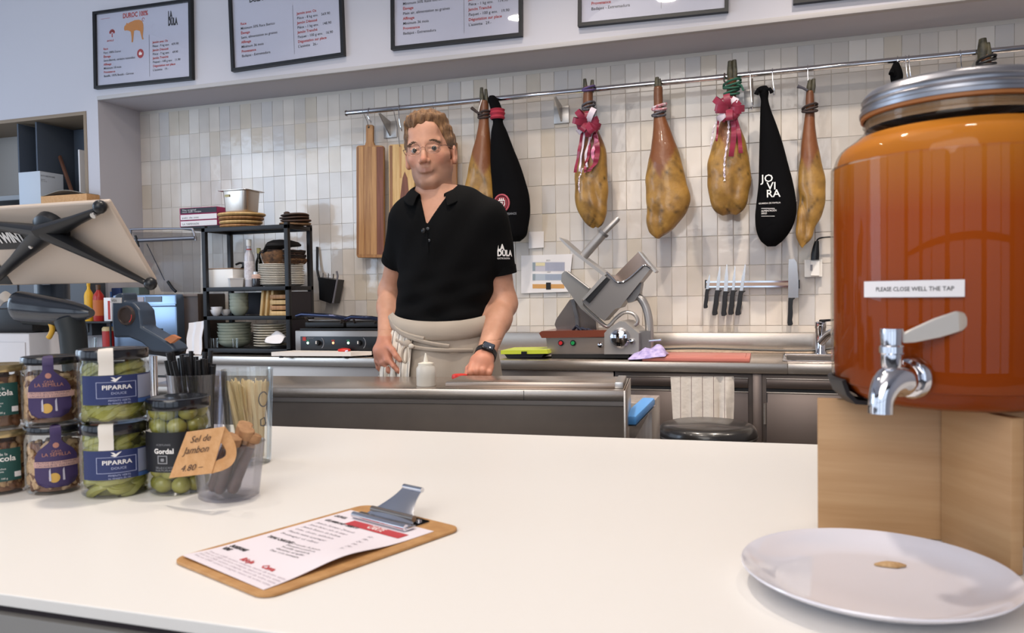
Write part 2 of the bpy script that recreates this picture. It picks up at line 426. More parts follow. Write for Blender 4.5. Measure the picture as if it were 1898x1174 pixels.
for c in cells:
    x, lo, hi, mi = c
    a = [R.uniform(-.009, .009) for _ in range(2)]
    if c in part:
        o = bpy.data.objects.new('tile', TMESH[mi]); COL.objects.link(o); o.parent = wb
        o.location = V((x, YB + .0005 - R.uniform(0, .0012), (lo + hi) / 2)) - W['wall_back']; o.rotation_euler = (a[0], 0, a[1])
    else:
        T = Matrix.Translation((x, YB, (lo + hi) / 2)) @ Matrix.Rotation(a[0], 4, 'X') @ Matrix.Rotation(a[1], 4, 'Z')
        rest.box((-TW / 2 + .0011, -.0032, -(hi - lo) / 2 + .0011), (TW / 2 - .0011, .002, (hi - lo) / 2 - .0011), 0, mi, T)
put('tile_field', rest, TM, wb, kind='stuff')

# ============================================================ framed menus on the wall above the niche
FB = mat('black picture frame', '141416', .4)
MENU = mat('pale grey poster print', 'bfbecb', .55)
def menu(p_bl, p_br, wid, hgt, label, lines, title=None, pig=None):
    """p_bl, p_br: pixels of the lower corners on the wall plane"""
    a = at(*p_bl, YF - .012); b = at(*p_br, YF - .012); d = (b - a).normalized(); up = V((-d.z, 0, d.x)); n = V((0, -1, 0))
    L = (b - a).length; H = hgt
    t = thing('framed_menu', label, 'framed poster', a + d * L / 2, 'framed ham menus above the niche')
    fr = MB(); fw = .017
    for (x0, z0, x1, z1) in ((0, 0, L, fw), (0, H - fw, L, H), (0, fw, fw, H - fw), (L - fw, fw, L, H - fw)):
        q = [a + d * x + up * z for x, z in ((x0, z0), (x1, z0), (x1, z1), (x0, z1))]
        fr.add([p - n * .010 for p in q] + [p + n * .018 for p in q], [(0, 1, 2, 3), (7, 6, 5, 4), (0, 4, 5, 1), (1, 5, 6, 2), (2, 6, 7, 3), (3, 7, 4, 0)])
    put('frame', fr, FB, t, smooth=False)
    q = [a + d * x + up * z for x, z in ((fw, fw), (L - fw, fw), (L - fw, H - fw), (fw, H - fw))]
    put('poster', MB().add([p + n * .002 for p in q] + [p - n * .004 for p in q], [(0, 1, 2, 3), (7, 6, 5, 4)]), MENU, t, smooth=False)
    q2 = [p + n * .009 for p in q]
    put('glass', MB().add(q2 + [p - n * .001 for p in q2], [(0, 1, 2, 3), (7, 6, 5, 4)]), thin_glass('poster glass', 'ffffff', .03), t, smooth=False)
    P = lambda x, z: a + d * (x * L) + up * z + n * .0025
    col1, col2 = lines
    k = hgt / .463 * .9 if title else 1.0
    y = .256 * k
    for i, s in enumerate(col1):
        red = i % 2 == 0
        text(s, P(.09, y), d, up, 0.0205 * k, REDINK if red else INK, t, bold=.02 if red else .005, maxw=.42 * L); y -= .0258 * k
    y = .262 * k
    for i, s in enumerate(col2):
        red = i % 2 == 0
        text(s, P(.60, y), d, up, 0.0205 * k, REDINK if red else INK, t, bold=.02 if red else .005, maxw=.33 * L); y -= .0258 * k
    put('divider', MB().prism([(0, 0), (.001, 0), (.001, .27 * k), (0, .27 * k)], P(.565, .05 * k), d, up, n * .0008), INK, t, smooth=False)
    if title:
        text(title, P(.30, .875 * hgt), d, up, .040, REDINK, t, bold=.03, fit=.185)
        put('rule', MB().prism([(0, 0), (.075 * k, 0), (.075 * k, .0015), (0, .0015)], P(.07, .90 * hgt), d, up, n * .0008), REDINK, t, smooth=False)
        text('LA\nDULA', P(.76, .80 * hgt), d, up, .056, INK, t, bold=.06, lines=.74, fit=.068)
        text('BATALLÉ', P(.13, .60 * hgt), d, up, .013, REDINK, t, bold=.02)
        lg = MB()
        for i in range(5):
            an = PI / 2 + (i - 2) * .55; c = P(.185, .70 * hgt) + d * math.cos(an) * .018 * k + up * math.sin(an) * .018 * k
            lg.prism([(math.cos(q_ * PI / 3) * .008 * k, math.sin(q_ * PI / 3) * .011 * k) for q_ in range(6)], c, d, up, n * .0008)
        lg.prism([(-.003, -.015 * k), (.003, -.015 * k), (.003, .01), (-.003, .01)], P(.185, .68 * hgt), d, up, n * .0008)
        put('emblem', lg, REDINK, t, smooth=False)
        body = [(0, .50), (.02, .60), (.10, .66), (.14, .74), (.2, .70), (.3, .74), (.55, .80), (.75, .80), (.90, .74), (.97, .60), (.97, .40), (.93, .12), (.97, .0), (.90, .0), (.86, .14), (.80, .34),
                (.62, .40), (.50, .38), (.47, .14), (.44, -.06), (.37, -.06), (.38, .12), (.34, .36), (.22, .42), (.12, .44), (.04, .43)]
        put('pig_print', MB().prism([(x * .165 * k, y * .165 * k) for x, y in body], P(.31, .575 * hgt), d, up, n * .0008), mat('orange pig print', 'c98545', .7), t, smooth=False)
        put('tail_print', MB().tube([P(.31, .575 * hgt) + d * (.16 + .01 * math.cos(q_)) * k + up * (.13 + .012 * math.sin(q_)) * k for q_ in [0, 1, 2, 3, 4, 5]], .0015, 5), REDINK, t)
        c = P(.475, .40 * hgt)
        put('seal', MB().prism([(.027 * k * math.cos(q_ * PI / 12), .03 * k * math.sin(q_ * PI / 12)) for q_ in range(24)], c, d, up, n * .0006), mat('red seal print', 'a83c3c', .7), t, smooth=False)
        put('seal_mark', MB().prism([(-.012 * k, -.01 * k), (.012 * k, -.01 * k), (.014 * k, .006 * k), (.004 * k, .004 * k), (0, .016 * k), (-.012 * k, .004 * k)], c, d, up, n * .0012), WHITEINK, t, smooth=False)
    else:
        text('LA\nDULA', P(.18, .40 * k), d, up, .034 * k, INK, t, bold=.05, lines=.75)
        pts = [P(.42 + .3 * x, (.42 + .10 * y) * k) + n * .001 for x, y in ((0, .5), (.1, .7), (.3, .8), (.7, .85), (.95, .7), (.97, .2), (.92, -.6), (.88, .1), (.5, .1), (.4, -.5), (.36, .2), (.15, .3), (0, .5))]
        put('pig_outline', MB().tube(pts, .0012, 4), mat('grey outline print', '8a8894', .7), t)
    return t
price = lambda a, b, c, e: ['Jamón avec Os', a, 'Jamón Désossé', b, 'Jamón Tranché', c, 'Dégustation sur place', e]
menu((178, 166), (359, 148), .47, .463, 'small black framed menu titled DUROC 100% with an orange pig', (
    ['Race', 'Porc 100% Duroc', 'Élevage', 'Semi-liberté, céréales naturelles', 'Affinage', 'Minimum 18 mois', 'Provenance', 'Batallé, 100% Besalú - Gérone'], price('Pièce - 9 kg env.   439.90', 'Pièce - 7 kg env.    69.90', 'Paquet - 100 g env.   11.90', "L'assiette   19.-")), 'DUROC 100%', True)
menu((432, 134), (640, 104), .5, .60, 'black framed menu second from the left, with a grey pig outline', (
    ['Race', 'Minimum 50% Race Iberico', 'Élevage', 'Semi, alimentation au graines', 'Affinage', 'Minimum 36 mois', 'Provenance', 'Badajoz - Extremadura'], price('Pièce - 8 kg env.   569.90', 'Pièce - 1 kg env.    148.90', 'Paquet - 100 g env.   16.90', "L'assiette   26.-")))
menu((727, 94), (969, 68), .5, .60, 'black framed menu third from the left, above the blond man', (
    ['Race', 'Minimum 50% Race Iberico', 'Élevage', 'Plein air, alimentation au graines', 'Affinage', 'Minimum 36 mois', 'Provenance', 'Badajoz - Extremadura'], price('Pièce - 8 kg env.   639.90', 'Pièce - 1 kg env.    179.90', 'Paquet - 100 g env.   19.90', "L'assiette   29.-")))
menu((1072, 51), (1350, 23), .5, .60, 'black framed menu fourth from the left, above the middle hams', (
    ['Race', 'Minimum 100% Race Iberico', 'Élevage', 'Plein air, alimentation aux glands', 'Affinage', 'Minimum 36 mois', 'Provenance', 'Badajoz - Extremadura'], price('Pièce - 8 kg env.   739.90', 'Pièce - 1 kg env.    199.90', 'Paquet - 100 g env.   26.90', "L'assiette   36.-")))
menu((1470, 9), (1770, -24), .5, .60, 'black framed menu at the far right, only its lower edge in view', (
    ['Race', 'Iberico', 'Élevage', 'Plein air', 'Affinage', 'Minimum 36 mois', 'Provenance', 'Extremadura'], price('Pièce', 'Pièce', 'Paquet', "L'assiette")))

# ============================================================ shelf box in the wall recess, far left
sb = thing('wall_shelf', 'tan wooden box shelf recessed in the wall at the far left', 'shelf', (CX1 - .4, YF, CZ0))
TAN = mat('tan laminate', '8c7a66', .6); th = .022; YI = YF + .33
put('top_panel', MB().box((CX0, YF - .004, CZ1 - th), (CX1, YI, CZ1), .001), TAN, sb)
put('side_panel', MB().box((CX1 - th, YF - .004, CZ0), (CX1, YI, CZ1 - th), .001), TAN, sb)
put('side_panel', MB().box((CX0, YF - .004, CZ0), (CX0 + th, YI, CZ1 - th), .001), TAN, sb)
put('bottom_panel', MB().box((CX0 + th, YF - .004, CZ0), (CX1 - th, YI, CZ0 + th), .001), TAN, sb)
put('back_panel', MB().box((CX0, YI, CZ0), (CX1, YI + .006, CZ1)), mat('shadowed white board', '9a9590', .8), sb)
SH = at(20, 362, YF).z
put('shelf', MB().box((CX0 + th, YF + .01, SH - .03), (at(34, 360, YF).x, YI, SH), .001), mat('grey shelf board', '8f9296', .6), sb)
FILE = mat('slate grey file box card', '4a525e', .6)
for i, (px, lab) in enumerate(((36, 'tall slate grey file box left of the bottle'), (70, 'tall slate grey file box right of the bottle'))):
    x = at(px, 300, YF + .02).x; zt = CZ1 - th - .004; zb = CZ0 + th
    q = MB(); q.box((x - .012, YF + .02, zb), (x, YI - .02, zt), .001); q.box((x - .012 + .0, YI - .03, zb), (x + .09, YI - .02, zt)); q.box((x, YF + .05, zb), (x + .09, YI - .02, zb + .006))
    tag(put('file_box', q, FILE), lab, 'file box', 'slate file boxes in the wall shelf')
bt = thing('bottle', 'dark bottle with a white neck tag between the slate file boxes', 'bottle', at(61, 345, YF + .15) * 1)
bx = at(61, 316, YF + .15); zb0 = CZ0 + th
put('body', MB().lathe([(.0, zb0), (.035, zb0), (.037, zb0 + .01), (.037, bx.z - .1), (.03, bx.z - .06), (.014, bx.z - .01), (.013, bx.z + .09), (0, bx.z + .09)], (bx.x, bx.y, 0)), mat('dark green bottle glass', '10150f', .1, coat=.5), bt)
put('tag', MB().prism([(-.014, 0), (.014, 0), (.014, .04), (0, .055), (-.014, .04)], (bx.x, bx.y - .039, bx.z - .075), (1, 0, 0), (0, 0, 1), (0, -.002, 0)), PAPER, bt, smooth=False)
put('tag', MB().prism([(-.009, 0), (.009, 0), (.009, .04), (-.009, .04)], (bx.x, bx.y - .017, bx.z + .01), (1, 0, 0), (0, 0, 1), (0, -.002, 0)), PAPER, bt, smooth=False)
# low storage cabinet in front of the recess carries a white carton and a cardboard tray
ty = YF - .10; a = at(64, 366, ty); b = at(165, 362, ty); zc = a.z - .05
sc = thing('storage_cabinet', 'grey storage cabinet below the wall shelf, mostly hidden by the till screen', 'cabinet', (b.x - .5, YF - .06, 0))
put('cabinet_body', MB().box((b.x - 1.1, YF - .12, 1.0), (b.x + .01, YF - .006, zc), .004), mat('grey cabinet', '4c4f55', .5), sc)
put('door', MB().box((b.x - .54, YF - .130, 1.02), (b.x - .01, YF - .12, zc - .02), .003), mat('grey cabinet door', '565a60', .5), sc)
put('door', MB().box((b.x - 1.08, YF - .130, 1.02), (b.x - .56, YF - .12, zc - .02), .003), mat('grey cabinet door', '565a60', .5), sc)
cf = at(74, 318, YF - .115); rq = ray(117, 325); cyb = cf.x / rq.x * rq.y; cfl = at(34, 318, YF - .115).x; top_z = cf.z
wbx = thing('white_carton', 'white carton with small black print in front of the wall shelf', 'box', (cf.x - .05, YF - .08, zc))
put('carton_body', MB().box((cfl, YF - .115, zc), (cf.x, cyb, top_z), .001), mat('white carton', 'bcc3cc', .6), wbx)
put('carton_flap', MB().box((cfl, YF - .115, top_z), (cf.x, cyb, top_z + .003)), mat('white carton flap', 'c6ccd4', .6), wbx)
text('KITCHENWARE', (cf.x, YF - .11, top_z - .028), (0, 1, 0), (0, 0, 1), .014, INK, wbx, fit=(cyb - YF + .115) * .6)
text('Set of 4\n24 x 16 cm', (cf.x, YF - .11, top_z - .05), (0, 1, 0), (0, 0, 1), .009, INK, wbx)
ct = thing('cardboard_tray', 'brown cardboard tray with a bowed lid beside the white carton', 'box', (a.x + .1, ty, zc))
tx0 = cf.x + .003
put('tray_body', MB().box((tx0, ty - .018, zc), (b.x, ty + .08, a.z), .002), KRAFT, ct)
pts = [[V((tx0 + (b.x - tx0) * t, ty - .018 + s * .09, a.z + .002 + .028 * math.sin(PI * t) ** 1.5 * (1 - .35 * s))) for s in (0, .5, 1)] for t in [i / 12 for i in range(13)]]
put('tray_lid', MB().sheet(pts, .003), mat('greyish card', '8d867a', .8), ct)
s0 = at(107, 280, YF + .2); s1 = at(140, 375, YF + .05)
tag(put('wooden_stick', MB().tube([s0, s1], .012, 4, flat=.4), mat('red brown slat', '6e4a3a', .6), ang=20), 'reddish wooden slat leaning inside the wall shelf', 'slat')
tag(put('white_board_edge', MB().box((at(150, 300, YF + .12).x, YF + .1, CZ0 + th), (at(152.5, 300, YF + .12).x, YF + .28, at(150, 277, YF + .1).z), .001), PAPER), 'thin white board standing against the right side of the wall shelf', 'board')
# ============================================================ back worktop with upstand, sink and cabinets
YW, ZW = 3.53, 0.90
def pp(mb, pts, Y, th, m=0):
    """outline given in pixels on the plane y=Y, made th deep (a real solid)"""
    q = [at(x, y, Y) for x, y in pts]; o = V((0, Y, 0))
    return mb.prism([(p.x, p.z) for p in q], o, (1, 0, 0), (0, 0, 1), (0, th, 0), m)
sx0 = at(1458, 660, 3.7).x; sx1 = sx0 + .46
wt = thing('steel_worktop', 'long stainless steel worktop with upstand along the tiled wall', 'worktop', (-1, 3.85, ZW))
q = MB(); q.box((-4.7, YW, ZW - .045), (XN + .005, YF - .004, ZW), .003); q.box((XN + .005, YW, ZW - .045), (sx0, 4.11, ZW), .003); q.box((sx1, YW, ZW - .045), (XR, 4.11, ZW), .003)
q.box((sx0, YW, ZW - .045), (sx1, 3.62, ZW), .003); q.box((sx0, 3.98, ZW - .045), (sx1, 4.11, ZW), .003)
put('top', q, STEEL, wt)
put('upstand', MB().box((XN + .005, 4.105, ZW), (XR, 4.138, 1.0), .003), STEEL, wt)
put('sink_rim', MB().tube([(sx0 - .01, 3.64, ZW + .003), (sx0, 3.62, ZW + .003), (sx1, 3.62, ZW + .003), (sx1, 3.98, ZW + .003), (sx0, 3.98, ZW + .003), (sx0 - .01, 3.96, ZW + .003), (sx0 - .01, 3.64, ZW + .003)], .008, 8, flat=.6), CHROME, wt)
bw = MB(); x0, x1 = sx0, sx1
bw.box((x0, 3.62, ZW - .16), (x0 + .004, 3.98, ZW - .003)); bw.box((x1 - .004, 3.62, ZW - .16), (x1, 3.98, ZW - .003)); bw.box((x0, 3.62, ZW - .16), (x1, 3.624, ZW - .003)); bw.box((x0, 3.976, ZW - .16), (x1, 3.98, ZW - .003)); bw.box((x0, 3.62, ZW - .165), (x1, 3.98, ZW - .16))
put('sink_bowl', bw, STEELD, wt, smooth=False)
# cabinets below
YC = 3.575
def X(px, py=700): return at(px, py, YC).x
BROWN = mat('brown grey brushed steel', '7c6e66', .36, .95, stretch=(1, 30, 30), bump=(40, .06, .001))
def cabinet(x0, x1, label, towel=False, drawers=True):
    t = thing('steel_cabinet', label, 'cabinet', ((x0 + x1) / 2, YC + .25, 0), 'steel cabinets below the back worktop')
    put('carcass', MB().box((x0, YC, .1), (x1, 4.1, ZW - .045), .002), mat('dark steel carcass', '5e544e', .42, .9), t)
    put('plinth', MB().box((x0, YC + .05, 0), (x1, 4.05, .1)), BLACKM, t)
    zt = at(1300, 699, YC).z; zb = at(1300, 717, YC).z; zd = at(1300, 724, YC).z
    w_ = .018
    d = put('drawer_front', MB().box((x0 + w_, YC - .016, zb), (x1 - w_, YC - .001, zt), .003), BROWN, t)
    put('drawer_lip', MB().box((x0 + w_, YC - .022, zt - .004), (x1 - w_, YC - .001, zt + .002), .001), STEEL, d)
    put('recess', MB().box((x0 + w_, YC - .003, zd), (x1 - w_, YC - .0005, zb)), BLACKM, t)
    d = put('door', MB().box((x0 + w_, YC - .016, .12), (x1 - w_, YC - .001, zd), .003), BROWN, t)
    put('door_lip', MB().box((x0 + w_, YC - .022, zd - .004), (x1 - w_, YC - .001, zd + .002), .001), STEEL, d)
    put('hinge', MB().cyl((x0 + .012, YC - .012, zd - .14), (x0 + .012, YC - .012, zd - .05), .006, n=10), STEEL, t)
    return t
xa, xb, xc = X(1140), X(1395), X(1412)
cabinet(xa, xb, 'steel cabinet with the striped towel over its drawer')
put_x = xc + (xb - xa)
cabinet(xc, put_x, 'steel cabinet below the sink, right of the towel cabinet')
cabinet(put_x + .01, XR - .02, 'steel cabinet at the right end of the worktop, hidden behind the drinks jar')
put('trim_2', MB().box((xb, YC - .004, .1), (xc, YC + .02, ZW - .045), .001), BROWN, kind='structure')
# refrigerated drawers left of it
fr = thing('drawer_fridge', 'long steel counter fridge with drawers behind the man', 'fridge', (X(850), YC + .25, 0))
put('body', MB().box((XN + .005, YC, .1), (xa - .006, 4.1, ZW - .046), .002).box((-4.7, YC, .1), (XN + .005, YF - .004, ZW - .046), .002), mat('fridge steel', '8b7f76', .36, .95, stretch=(1, 30, 30), bump=(40, .06, .001)), fr)
put('plinth', MB().box((-4.65, YC + .05, 0), (xa - .02, YF - .01, .1)), BLACKM, fr)
z1 = at(560, 702, YC).z; z2 = at(560, 705, YC).z
put('shadow_gap', MB().box((-4.68, YC - .003, z2), (xa - .02, YC - .0005, z1)), BLACKM, fr)
xs = [X(p, 705) for p in (-200, 130, 355, 588, 820, 1000, 1132)]
for x0, x1 in zip(xs, xs[1:]):
    d = put('drawer', MB().box((x0 + .02, YC - .018, .5), (x1 - .02, YC - .001, z2 - .002), .003), BROWN, fr)
    put('handle', MB().box((x0 + .05, YC - .03, z2 - .05), (x1 - .05, YC - .018, z2 - .035), .003), STEEL, d)
# ============================================================ tap, sink side
tp = thing('kitchen_tap', 'chrome mixer tap at the sink beside the drinks jar', 'tap', at(1522, 655, 3.93))
b0 = at(1521, 655, 4.02); zt = at(1521, 596, 4.02).z
put('tap_body', MB().lathe([(.0, ZW), (.030, ZW), (.030, ZW + .01), (.024, ZW + .02), (.024, zt - .035), (.027, zt - .03), (.027, zt - .004), (.02, zt), (0, zt)], (b0.x, 4.02, 0), 24), CHROME, tp)
put('spout', MB().tube([(b0.x, 4.0, ZW + .06), (b0.x + .03, 3.97, ZW + .10), (b0.x + .075, 3.90, ZW + .135), (b0.x + .11, 3.84, ZW + .13), (b0.x + .115, 3.83, ZW + .10)], [.019, .019, .017, .015, .013], 14), CHROME, tp)
put('lever', MB().tube([(b0.x, 4.02, zt + .002), (b0.x + .05, 3.98, zt + .008), (b0.x + .14, 3.92, zt + .03)], [.012, .009, .006], 10, flat=.6), BLACKP, tp)
# black cable on the worktop behind the boards
tag(put('power_cable', MB().tube(cr([at(1205, 648, 4.05), at(1290, 646, 4.03), at(1400, 649, 4.02), at(1500, 650, 4.03), at(1560, 644, 4.04), at(1640, 640, 4.06)], 6), .0055, 6), BLACKP), 'thin black cable lying along the foot of the upstand', 'cable')
# ============================================================ slicer
YS = 3.66
sl = thing('meat_slicer', 'chrome and aluminium tilting meat slicer on the worktop', 'slicer', (at(1095, 655, YS).x, YS + .12, ZW + .008))
SA = mat('slicer anodised aluminium', 'aaa7a5', .32, .6); SD = mat('slicer dark aluminium', '7c7a7a', .35, .6)
q = MB(); pp(q, [(1012, 626), (1122, 626), (1122, 657), (1016, 657)], YS, .25); put('base', q, mat('slicer base steel', 'b9aca2', .3, .9), sl, smooth=False)
q = MB(); pp(q, [(999, 618), (1004, 614), (1128, 612), (1132, 618), (1118, 625), (1004, 627)], YS - .01, .28); put('deck', q, mat('slicer deck with painted brown reflection', '6e3a2c', .2), sl, smooth=False)  # the brown that the deck reflects is painted as its colour
for px, c, n_ in ((1040, 'b8282c', 'red push button'), (1062.5, '1f8a4a', 'green push button')):
    c0 = at(px, 636, YS); bz = put('button_ring', MB().cyl(c0, c0 - V((0, .006, 0)), .014, n=18), BLACKP, sl)
    put('button', MB().cyl(c0 - V((0, .005, 0)), c0 - V((0, .013, 0)), .009, n=16), mat(n_, c, .3), bz, label=n_)
q = MB(); pp(q, [(1120, 618), (1127, 610), (1148, 596), (1158, 597), (1176, 612), (1184, 618), (1184, 657), (1120, 657)], YS - .03, .26); put('gear_housing', q, SA, sl, smooth=False)
c0 = at(1149, 627, YS - .03)
put('dial', MB().lathe([(.0, .034), (.02, .033), (.04, .026), (.047, .012), (.05, 0)], c0, 26, axis=(0, -1, 0)), CHROME, sl)
for px, py in ((1172, 633), (1113, 640)):
    c0 = at(px, py, YS - .03); put('knob', MB().lathe([(0, .02), (.010, .018), (.014, .008), (.014, 0)], c0, 14, axis=(0, -1, 0)), CHROME, sl)
for px in (1030, 1110, 1170):
    c0 = at(px, 657, YS + .02); put('foot', MB().cyl((c0.x, YS + .03, ZW + .007), (c0.x, YS + .03, c0.z + .004), .016, n=14), BLACKP, sl)
q = MB(); pp(q, [(1022, 657), (1166, 657), (1166, 664), (1022, 664)], YS - .02, .30); put('black_mat', q, mat('black rubber', '0e0e10', .7), sl, smooth=False, kind=None)
q = MB(); pp(q, [(1056, 556), (1064, 554), (1080, 563), (1104, 590), (1106, 614), (1034, 616), (1028, 602), (1031, 592)], YS + .14, .05); put('blade_cover', q, mat('slicer blade cover', '968a82', .25, .85), sl)
q = MB(); pp(q, [(1058, 557), (1064, 555), (1072, 590), (1074, 615), (1067, 615), (1066, 590)], YS + .125, .02); put('cover_edge', q, SD, sl)
q = MB(); pp(q, [(1120, 512), (1130, 509), (1140, 522), (1150, 524), (1163, 519), (1193, 492), (1206, 498), (1180, 531), (1155, 562), (1150, 570), (1140, 573), (1120, 595), (1108, 588), (1079, 560)], YS + .0, .13)
put('carriage', q, mat('slicer carriage', '868280', .34, .6), sl, smooth=False)
q = MB(); pp(q, [(1122, 512), (1130, 518), (1092, 562), (1083, 555)], YS - .008, .012); put('dark_rail', q, BLACKP, sl, smooth=False)
q = MB(); pp(q, [(1118, 510), (1124, 514), (1084, 556), (1078, 555)], YS - .012, .016); put('rail_edge', q, SA, sl, smooth=False)
rim = [at(x, y, YS - .004) for x, y in ((1124, 505), (1134, 514), (1143, 523), (1155, 523), (1168, 515), (1185, 500), (1195, 492), (1206, 497))]
put('carriage_rim', MB().tube(cr([tuple(p) for p in rim], 4), .005, 8), CHROME, sl)
q = MB(); pp(q, [(1137, 514), (1183, 467), (1192, 474), (1204, 492), (1195, 491), (1165, 516), (1150, 522)], YS + .10, .012); put('guard_plate', q, mat('warm reflecting guard plate', '9c8a80', .22, .8), sl, smooth=False)
q = MB(); pp(q, [(1182, 466), (1186, 467), (1216, 503), (1213, 506)], YS + .02, .10); put('guard_flange', q, SA, sl, smooth=False)
q = MB(); pp(q, [(1036, 440), (1041, 443), (1068, 467), (1124, 509), (1118, 512), (1064, 471), (1040, 447)], YS + .0, .14); put('pusher_plate', q, SA, sl, smooth=False)
h0 = at(1080, 477, YS + .04); h1 = at(1120, 431, YS + .04); h2 = at(1147, 404, YS + .04)
put('pusher_handle', MB().cyl(h0, h1, .0225, n=20), SA, sl)
put('handle_rod', MB().tube([h1, h1 + (h2 - h1) * .9, h2], [.0135, .0135, .009], 14), SA, sl)
put('collar', MB().cyl(h1 - (h1 - h0).normalized() * .012, h1 + (h1 - h0).normalized() * .002, .027, n=20), SD, sl)
q = MB(); pp(q, [(1041, 508), (1046, 503), (1053, 503), (1094, 535), (1079, 556), (1082, 566), (1120, 600), (1118, 607), (1076, 572), (1040, 522)], YS + .02, .02); put('deflector_plate', q, mat('pale slicer plate', 'a09c97', .3, .7), sl, smooth=False)
put('deflector_edge', MB().tube([at(1050, 503, YS + .015), at(1092, 535, YS + .015)], .004, 6), SA, sl)
put('lower_arm', MB().tube(cr([tuple(at(x, y, YS + .03)) for x, y in ((1080, 566), (1100, 587), (1122, 604), (1130, 603), (1142, 590), (1156, 580), (1170, 580), (1180, 588), (1182, 598), (1176, 604))], 4), .0125, 10, flat=.7), SA, sl)
put('support_arm', MB().tube(cr([tuple(at(x, y, YS + .06)) for x, y in ((1178, 549), (1187, 553), (1196, 567), (1202, 590), (1204, 620), (1203, 650))], 4), [.018] * 5 + [.0195] * 16, 14), SA, sl)
q = MB(); pp(q, [(1160, 552), (1178, 536), (1186, 522), (1189, 526), (1186, 543), (1176, 558), (1164, 562)], YS + .03, .07); put('pivot_bracket', q, SD, sl, smooth=False)
q = MB(); pp(q, [(1184, 614), (1205, 614), (1205, 648), (1184, 648)], YS + .03, .09); put('arm_block', q, SD, sl, smooth=False)
put('side_lever', MB().tube([at(1203, 632, YS), at(1226, 630, YS - .03)], .006, 10), CHROME, sl)
gl = MB()
for k, (x, y) in enumerate(((1062, 612), (1072, 611), (1083, 613))):
    gl.tube([at(x, y, YS + .04), at(x + 7, y - 2 - 5 * (k == 0), YS + .03), at(x + 16, y + 1, YS + .02)], [.008, .011, .007], 8, flat=.7)
tag(put('blade_glove', gl, mat('navy cloth', '1d2233', .8)), 'small navy cloth bundle lying on the slicer deck', 'cloth')
# ============================================================ lime tray, purple cloth, pink board
lt = thing('lime_tray', 'lime green lidded tray between the man and the slicer', 'tray', (at(970, 655, 3.68).x, 3.68, ZW))
q = MB(); pp(q, [(928, 650), (1014, 649), (1016, 656), (928, 657)], 3.60, .22); put('tray_rim', q, mat('lime plastic', 'b9c43a', .4), lt, smooth=False)
q = MB(); pp(q, [(934, 656), (1010, 655), (1003, 663), (940, 664)], 3.61, .2); put('tray_base', q, BLACKP, lt, smooth=False)
q = MB(); pp(q, [(966, 652), (976, 652), (976, 657), (966, 657)], 3.594, .01); put('latch', q, BLACKP, lt, smooth=False)
pk = thing('cutting_board', 'pink red cutting board lying on the worktop right of the slicer', 'cutting board', (at(1290, 664, 3.65).x, 3.65, ZW))
bx0, bx1 = at(1190, 668, 3.56).x, at(1390, 668, 3.56).x
put('board', MB().box((bx0, 3.56, ZW + .001), (bx1, 3.86, ZW + .019), .004), mat('pink cutting board plastic', 'b0695e', .45), pk)
put('groove', MB().tube([(bx0 + .02, 3.58, ZW + .0185), (bx1 - .02, 3.58, ZW + .0185), (bx1 - .02, 3.84, ZW + .0185), (bx0 + .02, 3.84, ZW + .0185), (bx0 + .02, 3.58, ZW + .0185)], .002, 4), mat('darker pink groove', '93564d', .5), pk)
def cloth(name, lab, pts, Y, depth, m, seed, zb=None):
    rr = random.Random(seed); P = []
    for i, (x, yt, yb) in enumerate(pts):
        a = at(x, yt, Y); b = at(x, yb, Y); row = []
        for j in range(9):
            t = j / 8; ph = math.sin(PI * t)
            row.append(V((a.x + rr.uniform(-.004, .004), Y - depth * .5 + depth * t, b.z + (a.z - b.z) * ph * (1 + .25 * math.sin(i * 1.7 + j * 1.1)) * .95 + .001)))
        P.append(row)
    o = put(name, MB().sheet(P, .002), m); md = o.modifiers.new('s', 'SUBSURF'); md.levels = md.render_levels = 1; return o
LAV = mat('lavender checked cloth', 'b5a8cc', .85, noise=(45, 2), color2='8d82b4')
tag(cloth('dish_cloth', '', [(1168, 662, 664), (1176, 652, 665), (1186, 655, 664), (1196, 640, 664), (1206, 646, 663), (1216, 637, 661), (1226, 641, 660), (1234, 650, 659), (1237, 658, 659)], 3.63, .16, LAV, 3), 'crumpled lavender white cloth between slicer and pink board', 'cloth')
# ============================================================ contact grill and white cutting board
YG = 3.62
gr = thing('contact_grill', 'black and steel double contact grill on the worktop beside the rack', 'grill', (at(625, 652, YG).x, YG + .15, ZW))
g0, g1 = at(547, 640, YG).x, at(712, 640, YG).x
Z = lambda py, px=620, Y=YG: at(px, py, Y).z
put('housing', MB().box((g0, YG, ZW + .012), (g1, YG + .30, Z(613)), .006), STEELD, gr)
put('control_panel', MB().box((at(558, 630, YG).x, YG - .006, ZW + .02), (g1 - .02, YG, Z(624)), .001), BLACKP, gr)
put('lower_plate', MB().box((g0 + .03, YG + .0, Z(613)), (g1 - .01, YG + .28, Z(609)), .004), mat('cast iron', '141314', .5), gr)
for k, (xa_, xb_) in enumerate(((564, 636), (640, 702))):
    a_, b_ = at(xa_, 600, YG).x, at(xb_, 600, YG).x
    u = put('upper_plate', MB().box((a_, YG + .005, Z(607)), (b_, YG + .27, Z(597)), .006), mat('cast iron', '141314', .5), gr)
    put('plate_cover', MB().box((a_ + .008, YG + .015, Z(597)), (b_ - .008, YG + .26, Z(592)), .006), STEELD, u)
hp = [at(x, y, YG - .05) for x, y in ((549, 586), (560, 583), (610, 586), (638, 590), (648, 591))]
put('handle', MB().tube(hp, [.009, .012, .012, .012, .010], 12), mat('blue black chrome handle', '3a3e52', .12, .9), gr)
put('handle', MB().tube([at(x, y, YG - .05) for x, y in ((640, 592), (652, 588), (690, 590), (702, 592))], .011, 12), mat('blue black chrome handle', '3a3e52', .12, .9), gr)
